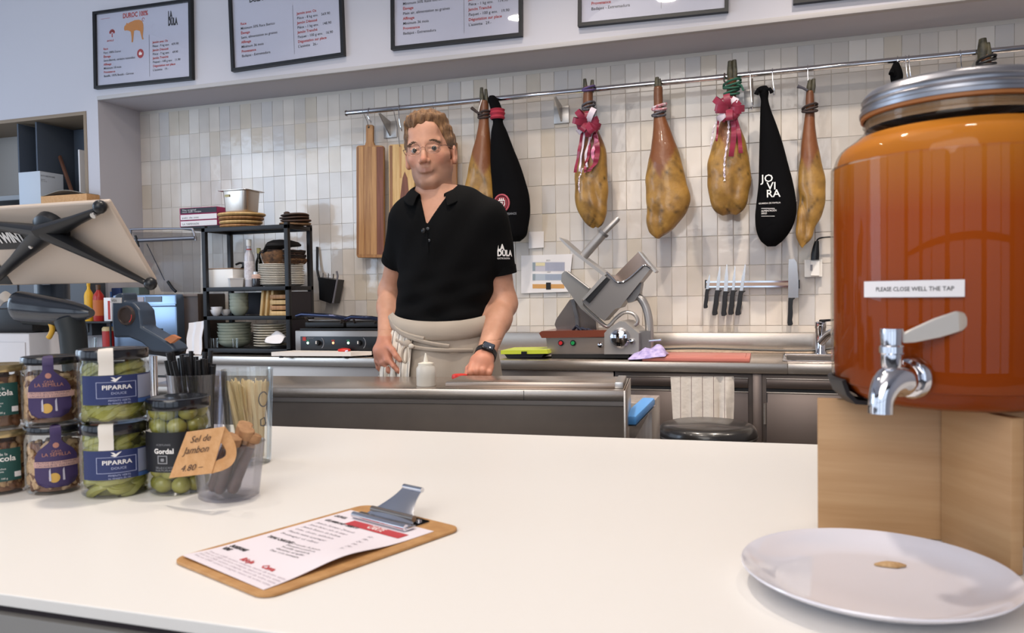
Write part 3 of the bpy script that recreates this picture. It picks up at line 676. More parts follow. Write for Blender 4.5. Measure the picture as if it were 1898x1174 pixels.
for a_, b_ in (((566, 588), (572, 598)), ((634, 592), (632, 600)), ((655, 591), (658, 600)), ((698, 593), (694, 600))):
    put('handle_arm', MB().tube([at(*a_, YG - .045), at(*b_, YG + .02)], .006, 8), STEELD, gr)
for px, c in ((570.5, 'c8f5d8'), (617.5, 'ffb080'), (645.5, 'c8f5d8')):
    p = at(px, 636, YG - .006); l = put('pilot_lamp', MB().lathe([(0, .005), (.005, .004), (.007, 0)], p, 12, axis=(0, -1, 0)), mat('lamp ' + c, c, .3, emit=(c, 1.6 if c[0] == 'c' else 1.2)), gr)
    p2 = p + V((0, 0, .013)); put('lamp_frame', MB().box(p2 - V((.009, .001, .004)), p2 + V((.009, .003, .003))), mat('green strip' if c[0] == 'c' else 'red strip', '1f6b4a' if c[0] == 'c' else 'a03a28', .5), l)
for px in (590, 667):
    p = at(px, 636, YG - .006); k = put('dial', MB().lathe([(0, .02), (.012, .019), (.015, .0)], p, 18, axis=(0, -1, 0)), BLACKP, gr)
    put('pointer', MB().box(p + V((-.002, -.023, -.004)), p + V((.002, -.019, .011))), WHITEINK, k)
    arc = [p + V((.034 * math.cos(t), -.001, .034 * math.sin(t))) for t in [(-.9 + 1.8 * i / 8) for i in range(9)]]
    put('dial_scale', MB().tube(arc, .0022, 5), mat('grey print', '8a8a8e', .6), k)
text('CONTACT', at(569, 628.5, YG - .006), (1, 0, 0), (0, 0, 1), .011, mat('grey print', '8a8a8e', .6), gr, fit=.045)
put('brand_stripe', MB().box(at(561, 632, YG - .007), at(567, 625, YG - .0065)), REDINK, gr)
wbd = thing('cutting_board', 'thick white cutting board in front of the grill', 'cutting board', (at(595, 655, 3.58).x, 3.56, ZW))
P4 = [atz(503, 659.5, ZW + .012), atz(650, 660, ZW + .012), V((at(689, 654, 3.60).x, 3.60, 0)), V((at(545, 649, 3.605).x, 3.605, 0))]
poly = [(p.x, p.y) for p in P4]
put('board', MB().prism(poly, (0, 0, ZW + .010), (1, 0, 0), (0, 1, 0), (0, 0, .020)), mat('white cutting board plastic', 'f0e6dc', .4), wbd, smooth=False)
for p in (P4[0] * .9 + P4[2] * .1, P4[2] * .95 + P4[0] * .05, P4[1] * .9 + P4[3] * .1, P4[3] * .9 + P4[1] * .1):
    put('rubber_foot', MB().cyl((p.x, p.y, ZW), (p.x, p.y, ZW + .011), .012, n=12), BLACKP, wbd)
c = atz(638, 650, ZW + .034)
rl = thing('red_bottle_cap', 'red oval cap lying on the white cutting board', 'lid', (c.x, c.y, ZW + .03))
put('cap', MB().lathe([(0, .0), (.030, .0), (.034, .006), (.030, .012), (.012, .016), (0, .017)], (c.x, c.y, ZW + .03), 20), RED, rl)
put('tip', MB().lathe([(.0, .0), (.008, .0), (.004, .02), (0, .022)], (c.x + .03, c.y - .03, ZW + .030), 10, axis=(.6, -.6, .3)), mat('pale lilac tip', 'd8cfe6', .4), rl)
# ============================================================ black metal rack with crockery
RX0, RX1, RY0, RY1 = -2.987, -2.43, 3.62, 3.86
RZ = at(377, 419, RY0).z
zs2 = at(455, 532, RY0).z; zs3 = at(455, 586, RY0).z; zs4 = ZW + .035
rk = thing('metal_rack', 'black metal shelf rack full of crockery on the worktop', 'rack', ((RX0 + RX1) / 2, (RY0 + RY1) / 2, ZW))
for x in (RX0, RX1 - .024):
    for y in (RY0, RY1 - .024):
        put('post', MB().box((x, y, ZW + .001), (x + .024, y + .024, RZ), .001), BLACKM, rk)
for z, n in ((RZ - .012, 'shelf'), (zs2, 'shelf'), (zs3, 'shelf'), (zs4, 'shelf')):
    q = MB(); q.box((RX0, RY0, z - .022), (RX1, RY0 + .02, z), .001); q.box((RX0, RY1 - .02, z - .022), (RX1, RY1, z), .001)
    q.box((RX0, RY0, z - .022), (RX0 + .02, RY1, z), .001); q.box((RX1 - .02, RY0, z - .022), (RX1, RY1, z), .001)
    s_ = put('shelf_frame', q, BLACKM, rk); put('shelf_panel', MB().box((RX0 + .01, RY0 + .01, z - .008), (RX1 - .01, RY1 - .01, z - .001)), BLACKM, s_)
put('back_panel', MB().box((RX0 + .02, RY1 - .006, zs3 + .001), (RX1 - .02, RY1 - .002, zs2 - .03)), mat('plum black board', '221d24', .6), rk)
put('side_panel', MB().box((RX1 - .006, RY0 + .02, zs4), (RX1 - .002, RY1 - .02, zs2 - .03)), mat('plum black board', '221d24', .6), rk)
RM = (RY0 + RY1) / 2
def rx(px, Y=RM): return at(px, 560, Y).x
def stack(proto, n, dz, rz=0, jit=.002):
    o0 = [proto]; base = proto.location.copy(); lab = proto['label']; ORD = ['lowest', 'second', 'third', 'fourth', 'fifth', 'sixth', 'seventh', 'eighth', 'ninth', 'tenth', 'eleventh', 'topmost']
    proto['label'] = lab + ', lowest'
    for k in range(1, n):
        o0.append(copy_tree(proto, base + V((R.uniform(-jit, jit), R.uniform(-jit, jit), dz * k)), R.uniform(0, 6)))
        o0[-1]['label'] = lab + (', topmost' if k == n - 1 else ', ' + ORD[k] + ' from below')
    return o0
def plate(name, label, r, m, base, group, h=.014, foot=.55):
    t = put(name, MB().lathe([(0, .004), (r * foot * .9, .003), (r * foot, 0), (r * foot + .004, .001), (r * .8, h * .6), (r, h), (r - .001, h + .003), (r * .8, h * .6 + .004), (r * foot, .006), (0, .006)], base, 28, caps=False), m, origin=base)
    return tag(t, label, 'plate', group)
def bowl(name, label, r, hh, m, base, group):
    t = put(name, MB().lathe([(0, .003), (r * .45, .0), (r * .5, .001), (r * .8, hh * .35), (r * .97, hh * .75), (r, hh), (r - .004, hh), (r * .92, hh * .72), (r * .74, hh * .36), (r * .4, .008), (0, .008)], base, 28), m, origin=base)
    return tag(t, label, 'bowl', group)
# upper shelf: two stacks of white plates, baskets, bottles, box
zu = zs2
a_ = (rx(533) - rx(487)) / 2
p = plate('white_plate', 'white plate in the left plate stack on the upper rack shelf', a_ + .012, mat('white plate', 'd8d2c6', .25), (rx(510, RM) + .005, RM, zu), 'white plates stacked left of the rack post')
for o in stack(p, 12, .0098): pass
p = plate('white_plate', 'white plate in the right plate stack on the upper rack shelf', .07, mat('white plate', 'd8d2c6', .25), (RX1 - .085, RM + .04, zu), 'white plates stacked right of the rack post')
stack(p, 12, .0098)
zt = zu + .122
def basket(name, label, cx, cy, z, wx, wy, h, m, seed):
    t = thing(name, label, 'basket', (cx, cy, z)); rr = random.Random(seed)
    rings = []
    for (s, zz) in ((.8, 0), (.95, h * .4), (1.0, h * .8), (.97, h), (.9, h * .95), (.84, h * .4), (.7, .01)):
        rings.append([V((cx + wx * s * math.copysign(abs(math.cos(a)) ** .6, math.cos(a)), cy + wy * s * math.copysign(abs(math.sin(a)) ** .6, math.sin(a)), z + zz + rr.uniform(-.003, .003))) for a in (2 * PI * k / 28 for k in range(28))])
    put('woven_body', MB().loft(rings), m, t)
    return t
BKD = mat('dark woven basket', '2a2020', .8, noise=(30, 3), color2='4a3426', stripes=(2, 60, .5, '15100e'))
BKT = mat('tan patterned basket', '7a5636', .8, noise=(35, 4), color2='1f1714')
bk = basket('woven_basket', 'tan and black patterned woven basket on the left white plates', rx(516), RM, zt, .075, .08, .075, BKT, 1)
put('basket_rim', MB().tube([V((rx(516) + .074 * math.cos(k * .524), RM + .079 * math.sin(k * .524), zt + .075)) for k in range(13)], .006, 6), BKD, bk)
for k in range(3):
    b = basket('woven_basket', ('lowest', 'middle', 'topmost')[k] + ' dark woven basket nested on the right white plates', RX1 - .085, RM + .03, zt + .024 * k, .078 - .004 * k, .08, .03, (BKT, BKD, BKD)[k], 4 + k)
lid = thing('basket_lid', 'black domed cloth lid lying across both baskets on the rack', 'lid', (RX1 - .1, RM, zt + .078))
put('lid_cloth', MB().loft([[V((RX1 - .13 + .12 * s * math.cos(a), RM + .09 * s * math.sin(a), zt + .1 + z - .04 * (math.cos(a) < -.5))) for a in (2 * PI * k / 24 for k in range(24))] for s, z in ((1, 0), (1.02, .008), (.9, .02), (.5, .034), (.05, .038))]), mat('black cloth', '1b1716', .85), lid)
wbx2 = thing('white_storage_box', 'white storage box on the upper rack shelf at the left', 'box', (rx(408), RM, zu))
q0, q1 = rx(383, RY0 + .04), rx(433, RY0 + .04); zt2 = at(405, 499, RY0 + .04).z
put('box_body', MB().box((q0, RY0 + .04, zu), (q1, RY0 + .2, zt2), .004), WHITEP, wbx2)
put('box_lid', MB().box((q0 - .002, RY0 + .038, zt2), (q1 + .002, RY0 + .202, zt2 + .004), .001), mat('tan lid', 'a8825e', .6), wbx2)
tub = thing('plastic_tub', 'small translucent plastic tub in front of the white storage box', 'tub', (rx(436, RY0 + .02), RY0 + .02, zu))
put('tub_body', MB().loft([ring((rx(437, RY0 + .03), RY0 + .035, zu + z), (0, 0, 1), r, 4) for r, z in ((.045, 0), (.05, .045), (.053, .045), (.053, .05))]), mat('milky plastic', 'c9c6c4', .4), tub)
def bottle(name, label, px, base_y, top_y, Y, r, m, capm, labm=None, neck=.35, shoulder=.6, z=None, kind='bottle', capname='cap'):
    b = at(px, base_y, Y); t_ = at(px, top_y, Y); z = b.z if z is None else z; h = t_.z - z; c = (b.x, Y, 0)
    t = thing(name, label, kind, (b.x, Y, z))
    put('body', MB().lathe([(0, z), (r * .96, z), (r, z + .005), (r, z + h * shoulder), (r * .85, z + h * (shoulder + .07)), (r * neck, z + h * (shoulder + .17)), (r * neck, z + h * .93), (0, z + h * .93)], c, 24), m, t)
    put(capname, MB().lathe([(r * neck * 1.15, z + h * .86), (r * neck * 1.2, z + h * .995), (r * neck, z + h), (0, z + h)], c, 18), capm, t)
    if labm: put('label', MB().lathe([(r + .0006, z + h * .15), (r + .0008, z + h * (shoulder - .08))], c, 24), labm, t)
    return t, V((b.x, Y, z)), h
b, c0, h = bottle('spirit_bottle', 'clear bottle with a white label and white neck on the rack', 463, 528, 444, RY0 + .07, .027, mat('frosted bottle', 'b9b6bb', .2, coat=.4), WHITEP, mat('white floral label', 'dcd8da', .6, noise=(60, 3), color2='b9b0b4'), .45, .62, z=zu)
put('neck_seal', MB().lathe([(.0135, zu + h * .72), (.0140, zu + h * .8)], (c0.x, c0.y, 0), 16), REDINK, b)
bottle('oil_bottle', 'dark green bottle with a pale stopper beside the clear bottle', 481, 526, 460, RY0 + .12, .021, mat('dark green bottle glass', '10150f', .1, coat=.5), mat('pale yellow stopper', 'b8b076', .5), None, .45, .6, z=zu)
j = thing('spice_jar', 'small black jar with pink salt and a silver lid on the rack', 'jar', (rx(476, RY0 + .04), RY0 + .04, zu)); cx = rx(476, RY0 + .04)
put('jar_body', MB().lathe([(0, 0), (.026, 0), (.027, .004), (.027, .05), (.024, .06), (0, .06)], (cx, RY0 + .045, zu), 20), mat('smoked jar', '1d1a1c', .2, coat=.4), j)
put('salt', MB().lathe([(.0275, .045), (.0275, .063), (.02, .068), (0, .068)], (cx, RY0 + .045, zu), 20), mat('pink salt', 'c9a898', .7), j)
put('jar_lid', MB().lathe([(.02, .068), (.02, .082), (0, .082)], (cx, RY0 + .045, zu), 20), ALU, j)
q = thing('pump_dispenser', 'black pump bottle behind the white storage box', 'bottle', (rx(441), RM + .06, zu))
put('pump_body', MB().lathe([(0, 0), (.028, 0), (.028, .1), (.01, .12), (.01, .14), (0, .14)], (rx(441), RM + .06, zu), 18), BLACKP, q)
put('nozzle', MB().tube([(rx(441), RM + .06, zu + .138), (rx(441) - .02, RM + .05, zu + .14), (rx(441) - .04, RM + .04, zu + .13)], .006, 8), BLACKP, q)
# middle shelf
b = bowl('sauce_bowl', 'small white bowl at the left of the middle rack shelf', .032, .035, CERAM, (rx(400, RY0 + .05), RY0 + .05, zs3), 'small white bowls on the middle shelf')
copy_tree(b, V((rx(400, RY0 + .05) + .002, RY0 + .053, zs3 + .016)), 1, 'small white bowl nested in another at the left of the middle rack shelf')
copy_tree(b, V((rx(414, RY0 + .1), RY0 + .12, zs3 + .0)), 1, 'small white bowl behind the nested pair on the middle rack shelf')
b = bowl('grey_bowl', 'sage bowl stacked on the middle rack shelf', .052, .05, SAGE, (rx(440, RY0 + .07), RY0 + .085, zs3), 'sage bowls stacked on the middle shelf')
stack(b, 5, .019)
put_ = MB()
for k in range(3):
    x = rx(478 + 9 * k, RY0 + .04)
    T = Matrix.Translation((x, RY0 + .05, zs3)) @ Matrix.Rotation(math.radians(7), 4, 'Y')
    tag(put('wooden_board', MB().box((0, 0, 0), (.016, .15, .145), .003, T=T), WOODL), ('left', 'middle', 'right')[k] + ' upright wooden board leaning on the middle rack shelf', 'board', 'small upright boards on the rack')
x0 = rx(500, RY0 + .03)
for k in range(4):
    tag(put('wooden_tray', MB().box((x0, RY0 + .03, zs3 + .030 * k), (x0 + .125, RY0 + .18, zs3 + .030 * k + .024), .003), (WOODL, WOOD)[k % 2]), ('lowest', 'second lowest', 'second highest', 'topmost')[k] + ' small wooden tray in the pile on the middle rack shelf', 'tray', 'wooden trays on the rack')
# bottom shelf
b = bowl('sage_bowl', 'wide sage bowl stacked on the bottom rack shelf', .093, .04, SAGE, (rx(430, RY0 + .1), RY0 + .115, zs4), 'sage bowls stacked on the bottom shelf')
stack(b, 7, .0165)
p = plate('cream_plate', 'cream plate stacked on the bottom rack shelf', .098, CREAM, (rx(499, RY0 + .1), RY0 + .115, zs4), 'cream plates stacked on the bottom shelf')
stack(p, 9, .0142)
for k, px in enumerate((391, 400, 436)):
    t = tag(put('shot_glass', MB().lathe([(0, .003), (.013, .002), (.017, .055), (.0155, .055), (.012, .006), (0, .006)], (rx(px, RY0 + .03), RY0 + .02, zs4), 18), GLASS), 'small clear glass at the front of the bottom shelf, ' + ('leftmost', 'second from the left', 'in front of the sage bowls')[k], 'glass', 'small glasses on the rack')
tag(cloth('paper_napkin', '', [(498, 622, 634), (506, 616, 636), (514, 614, 637), (524, 618, 637), (532, 622, 636)], RY0 + .05, .1, PAPER, 5), 'folded white napkin lying at the right end of the bottom shelf', 'napkin')
tag(put('slate_dish', MB().lathe([(0, 0), (.05, 0), (.055, .012), (.052, .014), (.0, .01)], (rx(516, RY0 + .05), RY0 + .06, zs4), 24), BLACKP), 'black round dish under the napkin on the bottom shelf', 'dish')
# folded paper leaning left of the rack
f0, f1 = at(344, 655, 3.6), at(372, 655, 3.6); zt = at(360, 596, 3.6).z
P = [[V((f0.x + (f1.x - f0.x) * t + (.004 * math.sin(9 * s)), 3.60 + .03 * s + .012 * (i % 2), ZW + .002 + (zt - ZW - .012 + .012 * i / 4) * s)) for s in [j / 6 for j in range(7)]] for i, t in enumerate([0, .25, .5, .75, 1])]
tag(put('paper_bag', MB().sheet(P, .003), PAPER), 'white creased paper bag standing left of the rack', 'paper bag')
tag(put('black_dish', MB().box((at(338, 660, 3.56).x, 3.55, ZW), (at(352, 660, 3.56).x, 3.6, ZW + .008), .003), BLACKP), 'small flat black coaster at the foot of the paper bag', 'coaster')
# on top: wooden boards, gastro pan, slates, pink boxes
zt = RZ; cx, cy = at(447, 410, RM).x, RM
for k in range(4):
    r = (.118, .122, .128, .135)[k]; z = RZ - .012 + .0215 * k
    rng = [[V((cx + (k * .003 - .004) + r * s * math.cos(a), cy + r * s * .9 * math.sin(a), z + zz)) for a in (2 * PI * i / 36 for i in range(36))] for s, zz in ((.9, 0.0005), (.97, .004), (1, .010), (.98, .0165), (.90, .0172), (.2, .0168))]
    tag(put('round_board', MB().loft(rng), WOODL if k % 2 else WOOD), ('lowest', 'second lowest', 'second highest', 'topmost')[k] + ' round wooden board in the stack on top of the rack', 'board', 'round wooden boards on the rack')
zb_ = RZ - .012 + .086
gp = thing('gastro_pan', 'small stainless steel pan on the round wooden boards', 'pan', (at(450, 380, RM).x, RM, zb_)); gx = at(448, 380, RM).x; zz1 = at(448, 353, RM - .05).z
q = MB(); hw = .082
def rr4(s, z, r=.02): 
    pts = []
    for qx, qy in ((1, 1), (-1, 1), (-1, -1), (1, -1)):
        for i in range(4):
            a = math.atan2(qy, qx) - PI / 4 + PI / 2 * i / 3 * 1
            pts.append(V((gx + qx * (hw * s - r) + r * math.cos(a), RM + qy * (.075 * s - r) + r * math.sin(a), z)))
    return pts
q.loft([rr4(.82, zb_ + .0005), rr4(.86, zb_ + .01), rr4(.95, zz1 - .003), rr4(1.2, zz1 - .001), rr4(1.2, zz1 + .002), rr4(.93, zz1 + .002), rr4(.82, zb_ + .012)])
put('pan_body', q, STEEL, gp)
put('size_label', MB().box((gx - .055, RM - .075, zz1 - .035), (gx - .025, RM - .071, zz1 - .022), .001), mat('yellowish sticker', 'b5aa7c', .6), gp)
cx = at(546, 405, RM).x
SL = mat('dark slate plate', '2b201c', .6, noise=(20, 3), color2='4d3526')
for k in range(4):
    r = .088 - .003 * k; z = RZ - .012 + .0165 * k; rr = random.Random(k)
    rng = [[V((cx + (.006 * (k % 2)) + (r + .004 * math.sin(3 * a + k)) * s * math.cos(a), RM + r * s * .9 * math.sin(a), z + zz + .003 * math.sin(2 * a + k) * s)) for a in (2 * PI * i / 30 for i in range(30))] for s, zz in ((.9, .003), (1, .007), (1, .012), (.92, .015), (.2, .013))]
    tag(put('rustic_plate', MB().loft(rng), (mat('tan rustic plate', '8a6a48', .6, noise=(25, 3), color2='5a3f2a'), SL, SL, SL)[k]), ('lowest tan', 'second lowest dark', 'second highest dark', 'topmost dark')[k] + ' rustic wooden plate in the pile at the right of the rack top', 'plate', 'rustic plates on the rack')
tag(put('wood_knob', MB().ball((cx - .035, RM - .02, RZ + .058), (.018, .018, .010), 10), SL), 'small dark wooden knob lying on the rustic plates', 'knob')
# ledge behind the rack end with pink edged boxes
PINK = mat('magenta box edge', 'a02858', .5)
bz = at(365, 421, 3.95).z
lg = thing('wall_ledge', 'narrow dark wall ledge left of the rack top carrying three boxes', 'shelf', (at(365, 420, 3.98).x, 3.99, bz - .016))
put('ledge_board', MB().box((at(335, 420, 3.9).x, 3.90, bz - .016), (at(410, 420, 3.9).x, YB - .012, bz), .002), BLACKM, lg)
for k, (ya, yb_, txt, m) in enumerate(((408, 420, 'LA TAPENADE', 'w'), (393, 406, 'pain de mie', 'w2'), (378, 392, 'The original\nnow new recipe', 'b'))):
    z0_, z1_ = at(365, yb_ + 1, 3.92).z, at(365, ya, 3.92).z
    if k == 0: z0_ = bz
    z0_ = bz + .0385 * k; z1_ = z0_ + .0375
    x0_, x1_ = at(333, 400, 3.92).x, at(402, 400, 3.92).x
    t = thing('flat_box', ('lowest', 'middle', 'topmost')[k] + (' magenta edged box with a white front', ' white fronted box', ' black fronted box with white lettering')[k] + ' left of the rack', 'box', ((x0_ + x1_) / 2, 4.0, z0_), 'flat boxes stacked left of the rack')
    put('box_body', MB().box((x0_, 3.92, z0_ + .0005), (x1_, 4.08, z1_), .001), PINK, t)
    put('front_panel', MB().box((x0_ + .008, 3.918, z0_ + .004), (x1_, 3.9195, z1_ - .003)), (PAPER, PAPER, mat('black card', '1d1a24', .5))[k], t)
    text(txt, (x0_ + .02, 3.918, z0_ + (.012 if k < 2 else .020)), (1, 0, 0), (0, 0, 1), .014 if k < 2 else .012, INK if k < 2 else WHITEINK, t, fit=.12 if k < 2 else .14, lines=.9)
# ============================================================ cutlery pot hanging on the wall
cp = thing('cutlery_pot', 'black cutlery pot hanging on the tiles right of the rack', 'holder', at(607, 562, 4.08))
a = at(590, 514, 4.06); b = at(626, 508, 4.06); c = at(616, 564, 4.06); d = at(591, 556, 4.06)
q = MB(); pp(q, [(590, 514), (622, 519), (613, 563), (592, 556)], 4.02, .10); put('pot', q, BLACKP, cp, smooth=False)
for px, py, r in ((598, 506, .007), (608, 507, .006), (617, 508, .008)):
    put('cutlery_handle', MB().tube([at(px, 530, 4.07), at(px + 1, py, 4.07)], r, 8, flat=.5), STEELD, cp)
put('side_rail', MB().tube([at(624, 503, 4.03), at(626, 512, 4.03), at(617, 562, 4.03)], .006, 6), mat('grey plastic edge', '6c6a72', .4), cp)
put('wall_hook', MB().tube([at(588, 458, 4.135), at(588, 500, 4.12), at(592, 520, 4.10)], .008, 8), BLACKM, cp)
# ============================================================ papers on the tiles
YP = 4.134
sp = thing('note_sheet', 'small blank white note on the tiles under the left ham sock', 'paper', at(991, 460, YP))
q = MB(); pp(q, [(980, 430), (1008, 429), (1008, 459), (980, 461)], YP, .001); put('sheet', q, PAPER, sp, smooth=False)
pl = thing('year_planner', 'printed year planner sheet on the tiles left of the slicer', 'poster', at(1016, 545, YP))
q = MB(); pp(q, [(966, 474), (1061, 471), (1054, 541), (966, 544)], YP, .001); put('sheet', q, PAPER, pl, smooth=False)
def pr(x0, y0, x1, y1, m, nm):
    q = MB(); pp(q, [(x0, y0), (x1, y0), (x1, y1), (x0, y1)], YP - (.0008 if 'band' in nm else .0020), .0006); put(nm, q, m, pl, smooth=False)
pr(987, 486, 1047, 503, mat('grey print band', 'bcb9c4', .8), 'calendar_band'); pr(987, 508, 1045, 520, mat('blue grey print band', 'aeb7c2', .8), 'calendar_band')
pr(987, 487, 992, 502, mat('teal grey print', '8b98a0', .8), 'month_column'); pr(987, 508, 992, 520, mat('teal grey print', '8b98a0', .8), 'month_column')
pr(993, 487, 1010, 493, mat('yellow print', 'd9cfa8', .8), 'note_block'); pr(987, 527, 1046, 535, mat('orange print', 'cc9a5e', .8), 'orange_band'); pr(1012, 524, 1021, 537, INK, 'code_block')
q = MB()
for k in range(22):
    x = 1011 + k * 1.6; pp(q, [(x, 487), (x + .7, 487), (x + .7, 502), (x, 502)], YP - .0018, .0003); pp(q, [(x, 509), (x + .7, 509), (x + .7, 519), (x, 519)], YP - .0018, .0003)
put('calendar_columns', q, mat('blue print', '8f9bb5', .8), pl, smooth=False, kind='stuff')
text('2023', at(1012, 484.5, YP), (1, 0, 0), (0, 0, 1), .012, INK, pl); text('2024', at(1014, 506, YP), (1, 0, 0), (0, 0, 1), .010, INK, pl)
# ============================================================ magnetic knife strip
YKN = 4.10
ks = thing('knife_strip', 'steel and wood magnetic knife strip on the tiles', 'knife rack', at(1395, 530, YKN))
for nm, y0, y1, m in (('magnet_bar', 521, 524, CHROME), ('strip_face', 524, 530, mat('reflecting steel face', 'a58a78', .25, .9)), ('magnet_bar', 530, 533, CHROME)):
    q = MB(); pp(q, [(1309, y0 + .5), (1479, y0 - .5), (1479, y1 - .5), (1309, y1 + .5)], YKN + .004, .024); put(nm, q, m, ks, smooth=False)
for x in (1308, 1481):
    q = MB(); pp(q, [(x - 1.5, 519), (x + 1.5, 519), (x + 1.5, 535), (x - 1.5, 535)], YKN + .006, .03); put('end_cap', q, BLACKP, ks, smooth=False)
BL = mat('knife blade', 'b9b6b4', .2, .95)
def knife(lab, tip, heel, hb, wd, hw, big=False, Y=YKN):
    c = at(*heel, Y)
    t = thing('kitchen_knife', lab, 'knife', (c.x, Y, at(*hb, Y).z), 'knives on the magnetic strip')
    (x0, y0), (x1, y1) = tip, heel
    if big: bl = [(x0 - 6, y0), (x0 + 4, y0 - 1), (x0 + 9, y0 + 6), (x0 + 12, y1 - 30), (x0 + 12, y1), (x0 - 7, y1 + 2), (x0 - 7, y0 + 20)]
    else: bl = [(x0, y0), (x0 + 1.2, y0 + 3), (x0 + (x1 - x0) * .5 + wd * .55, (y0 + y1) / 2), (x1 + wd * .5, y1), (x1 - wd * .5, y1), (x0 + (x1 - x0) * .5 - wd * .45, (y0 + y1) / 2)]
    q = MB(); pp(q, bl, Y, .0025); put('blade', q, BL, t, smooth=False)
    x2, y2 = hb; q = MB(); u = (x2 - x1) / (y2 - y1)
    prof = [(-.55, 0), (.9, 0), (1.0, .03), (.52, .08), (.45, .3), (.6, .55), (.5, .8), (.75, .95), (.3, 1.0), (-.45, 1.0), (-.6, .9), (-.55, .5), (-.6, .2)]
    pp(q, [(x1 + u * (y2 - y1) * b_ + a_ * hw, y1 + (y2 - y1) * b_) for a_, b_ in prof], Y - .010, .02)
    ob = put('handle', q, BLACKP, t, smooth=False); md = ob.modifiers.new('b', 'BEVEL'); md.width = .003; md.segments = 2
    return t
knife('small paring knife at the left end of the magnetic strip', (1315, 509), (1311, 536), (1307, 572), 5, 6)
knife('boning knife second from the left on the magnetic strip', (1334, 493), (1330, 538), (1324, 585), 6, 8)
knife('boning knife with the tallest blade in the middle of the strip group', (1347, 489), (1345, 540), (1341, 586), 7, 8)
knife('boning knife second from the right in the strip group', (1362, 492), (1359, 538), (1354, 584), 5, 8, Y=YKN - .004)
knife('boning knife with a tilted blade right of the strip group', (1381, 489), (1374, 539), (1367, 585), 6, 8, Y=YKN - .008)
knife('wide steel chef knife at the right end of the magnetic strip', (1468, 481), (1466, 552), (1464, 604), 18, 8, True)
# ============================================================ socket with black plug and cable
so = thing('wall_socket', 'white double wall socket on the tiles left of the drinks jar', 'socket', at(1507, 514, 4.13))
q = MB(); pp(q, [(1491, 482), (1524, 481), (1524, 513), (1491, 514)], 4.115, .025); put('frame', q, WHITEP, so)
q = MB(); pp(q, [(1503, 484), (1519, 484), (1519, 511), (1503, 511)], 4.085, .03); ob = put('adapter', q, WHITEP, so)
q = MB(); pp(q, [(1502, 491), (1506, 491), (1506, 502), (1502, 502)], 4.080, .006); put('switch', q, mat('grey switch', '7c7a80', .5), so)
pg = thing('power_plug', 'black plug with its cable rising from the wall socket', 'plug', at(1512, 482, 4.10))
rngs = [ring(at(x, y, 4.09), (0, 0, 1), r, 16, r * .8) for x, y, r in ((1510.5, 482, .019), (1511, 470, .019), (1512.5, 456, .014), (1514, 447, .010))]
put('plug_body', MB().loft(rngs), BLACKP, pg)
put('cable', MB().tube(cr([tuple(at(x, y, 4.09)) for x, y in ((1513, 450), (1517, 443), (1530, 440), (1550, 440), (1600, 446), (1640, 500))], 5), .004, 8), BLACKP, pg)
# ============================================================ striped towel on the drawer rail, stool
TWL = mat('white striped tea towel', 'cdc4ba', .9, stripes=(0, 21, .055, '7e6a66'), bump=(25, .4, .01))
P = []
for i in range(25):
    t = i / 24; row = []
    for j in range(12):
        s = j / 11; pa = at(1243 + (1360 - 1243) * t, 700, YC - .03); pb = at(1248 + (1360 - 1248) * t, 782, YC - .03)
        p = pa.lerp(pb, s); fold = (.003 + .012 * (t > .72)) * math.sin(26 * t + 1.5 * s) - .004
        row.append(V((p.x, YC - .032 + fold * (.4 + s), p.z)))
    P.append(row)
tw = thing('tea_towel', 'white striped tea towel hanging over the cabinet drawer', 'towel', (P[12][0].x, YC - .03, P[12][-1].z))
put('front_fall', MB().sheet(P, .004), TWL, tw)
put('top_fold', MB().sheet([[p[0] + V((0, d, h)) for d, h in ((-.003, -.004), (.004, .004), (.016, .004), (.02, -.004))] for p in P], .004), TWL, tw)
st = thing('bar_stool', 'round black padded stool in front of the striped towel', 'stool', (at(1311, 800, 3.1).x, 3.1, 0)); cx = at(1311, 800, 3.1).x; zst = at(1311, 786, 3.1).z; rs = at(1405, 800, 3.1).x - cx
LEA = mat('black padded vinyl', '22201f', .28, coat=.3, bump=(12, .2, .004))
put('seat', MB().lathe([(0, -.07), (rs * .9, -.07), (rs * .97, -.06), (rs, -.04), (rs * .985, -.02), (rs * .93, -.005), (rs * .8, .003), (0, .008)], (cx, 3.1, zst), 48), LEA, st)
put('piping', MB().tube([(cx + rs * .99 * math.cos(a), 3.1 + rs * .99 * math.sin(a), zst - .045) for a in (2 * PI * i / 40 for i in range(41))], .004, 6), LEA, st)
put('seat_ring', MB().tube([(cx + rs * .95 * math.cos(a), 3.1 + rs * .95 * math.sin(a), zst - .078) for a in (2 * PI * i / 40 for i in range(41))], .008, 8), CHROME, st)
for k in range(4):
    a = PI / 4 + k * PI / 2
    put('leg', MB().tube([(cx + rs * .8 * math.cos(a), 3.1 + rs * .8 * math.sin(a), zst - .075), (cx + rs * 1.05 * math.cos(a), 3.1 + rs * 1.05 * math.sin(a), 0.0)], .012, 10), CHROME, st)
put('foot_ring', MB().tube([(cx + rs * .98 * math.cos(a), 3.1 + rs * .98 * math.sin(a), .25) for a in (2 * PI * i / 32 for i in range(33))], .008, 8), CHROME, st)
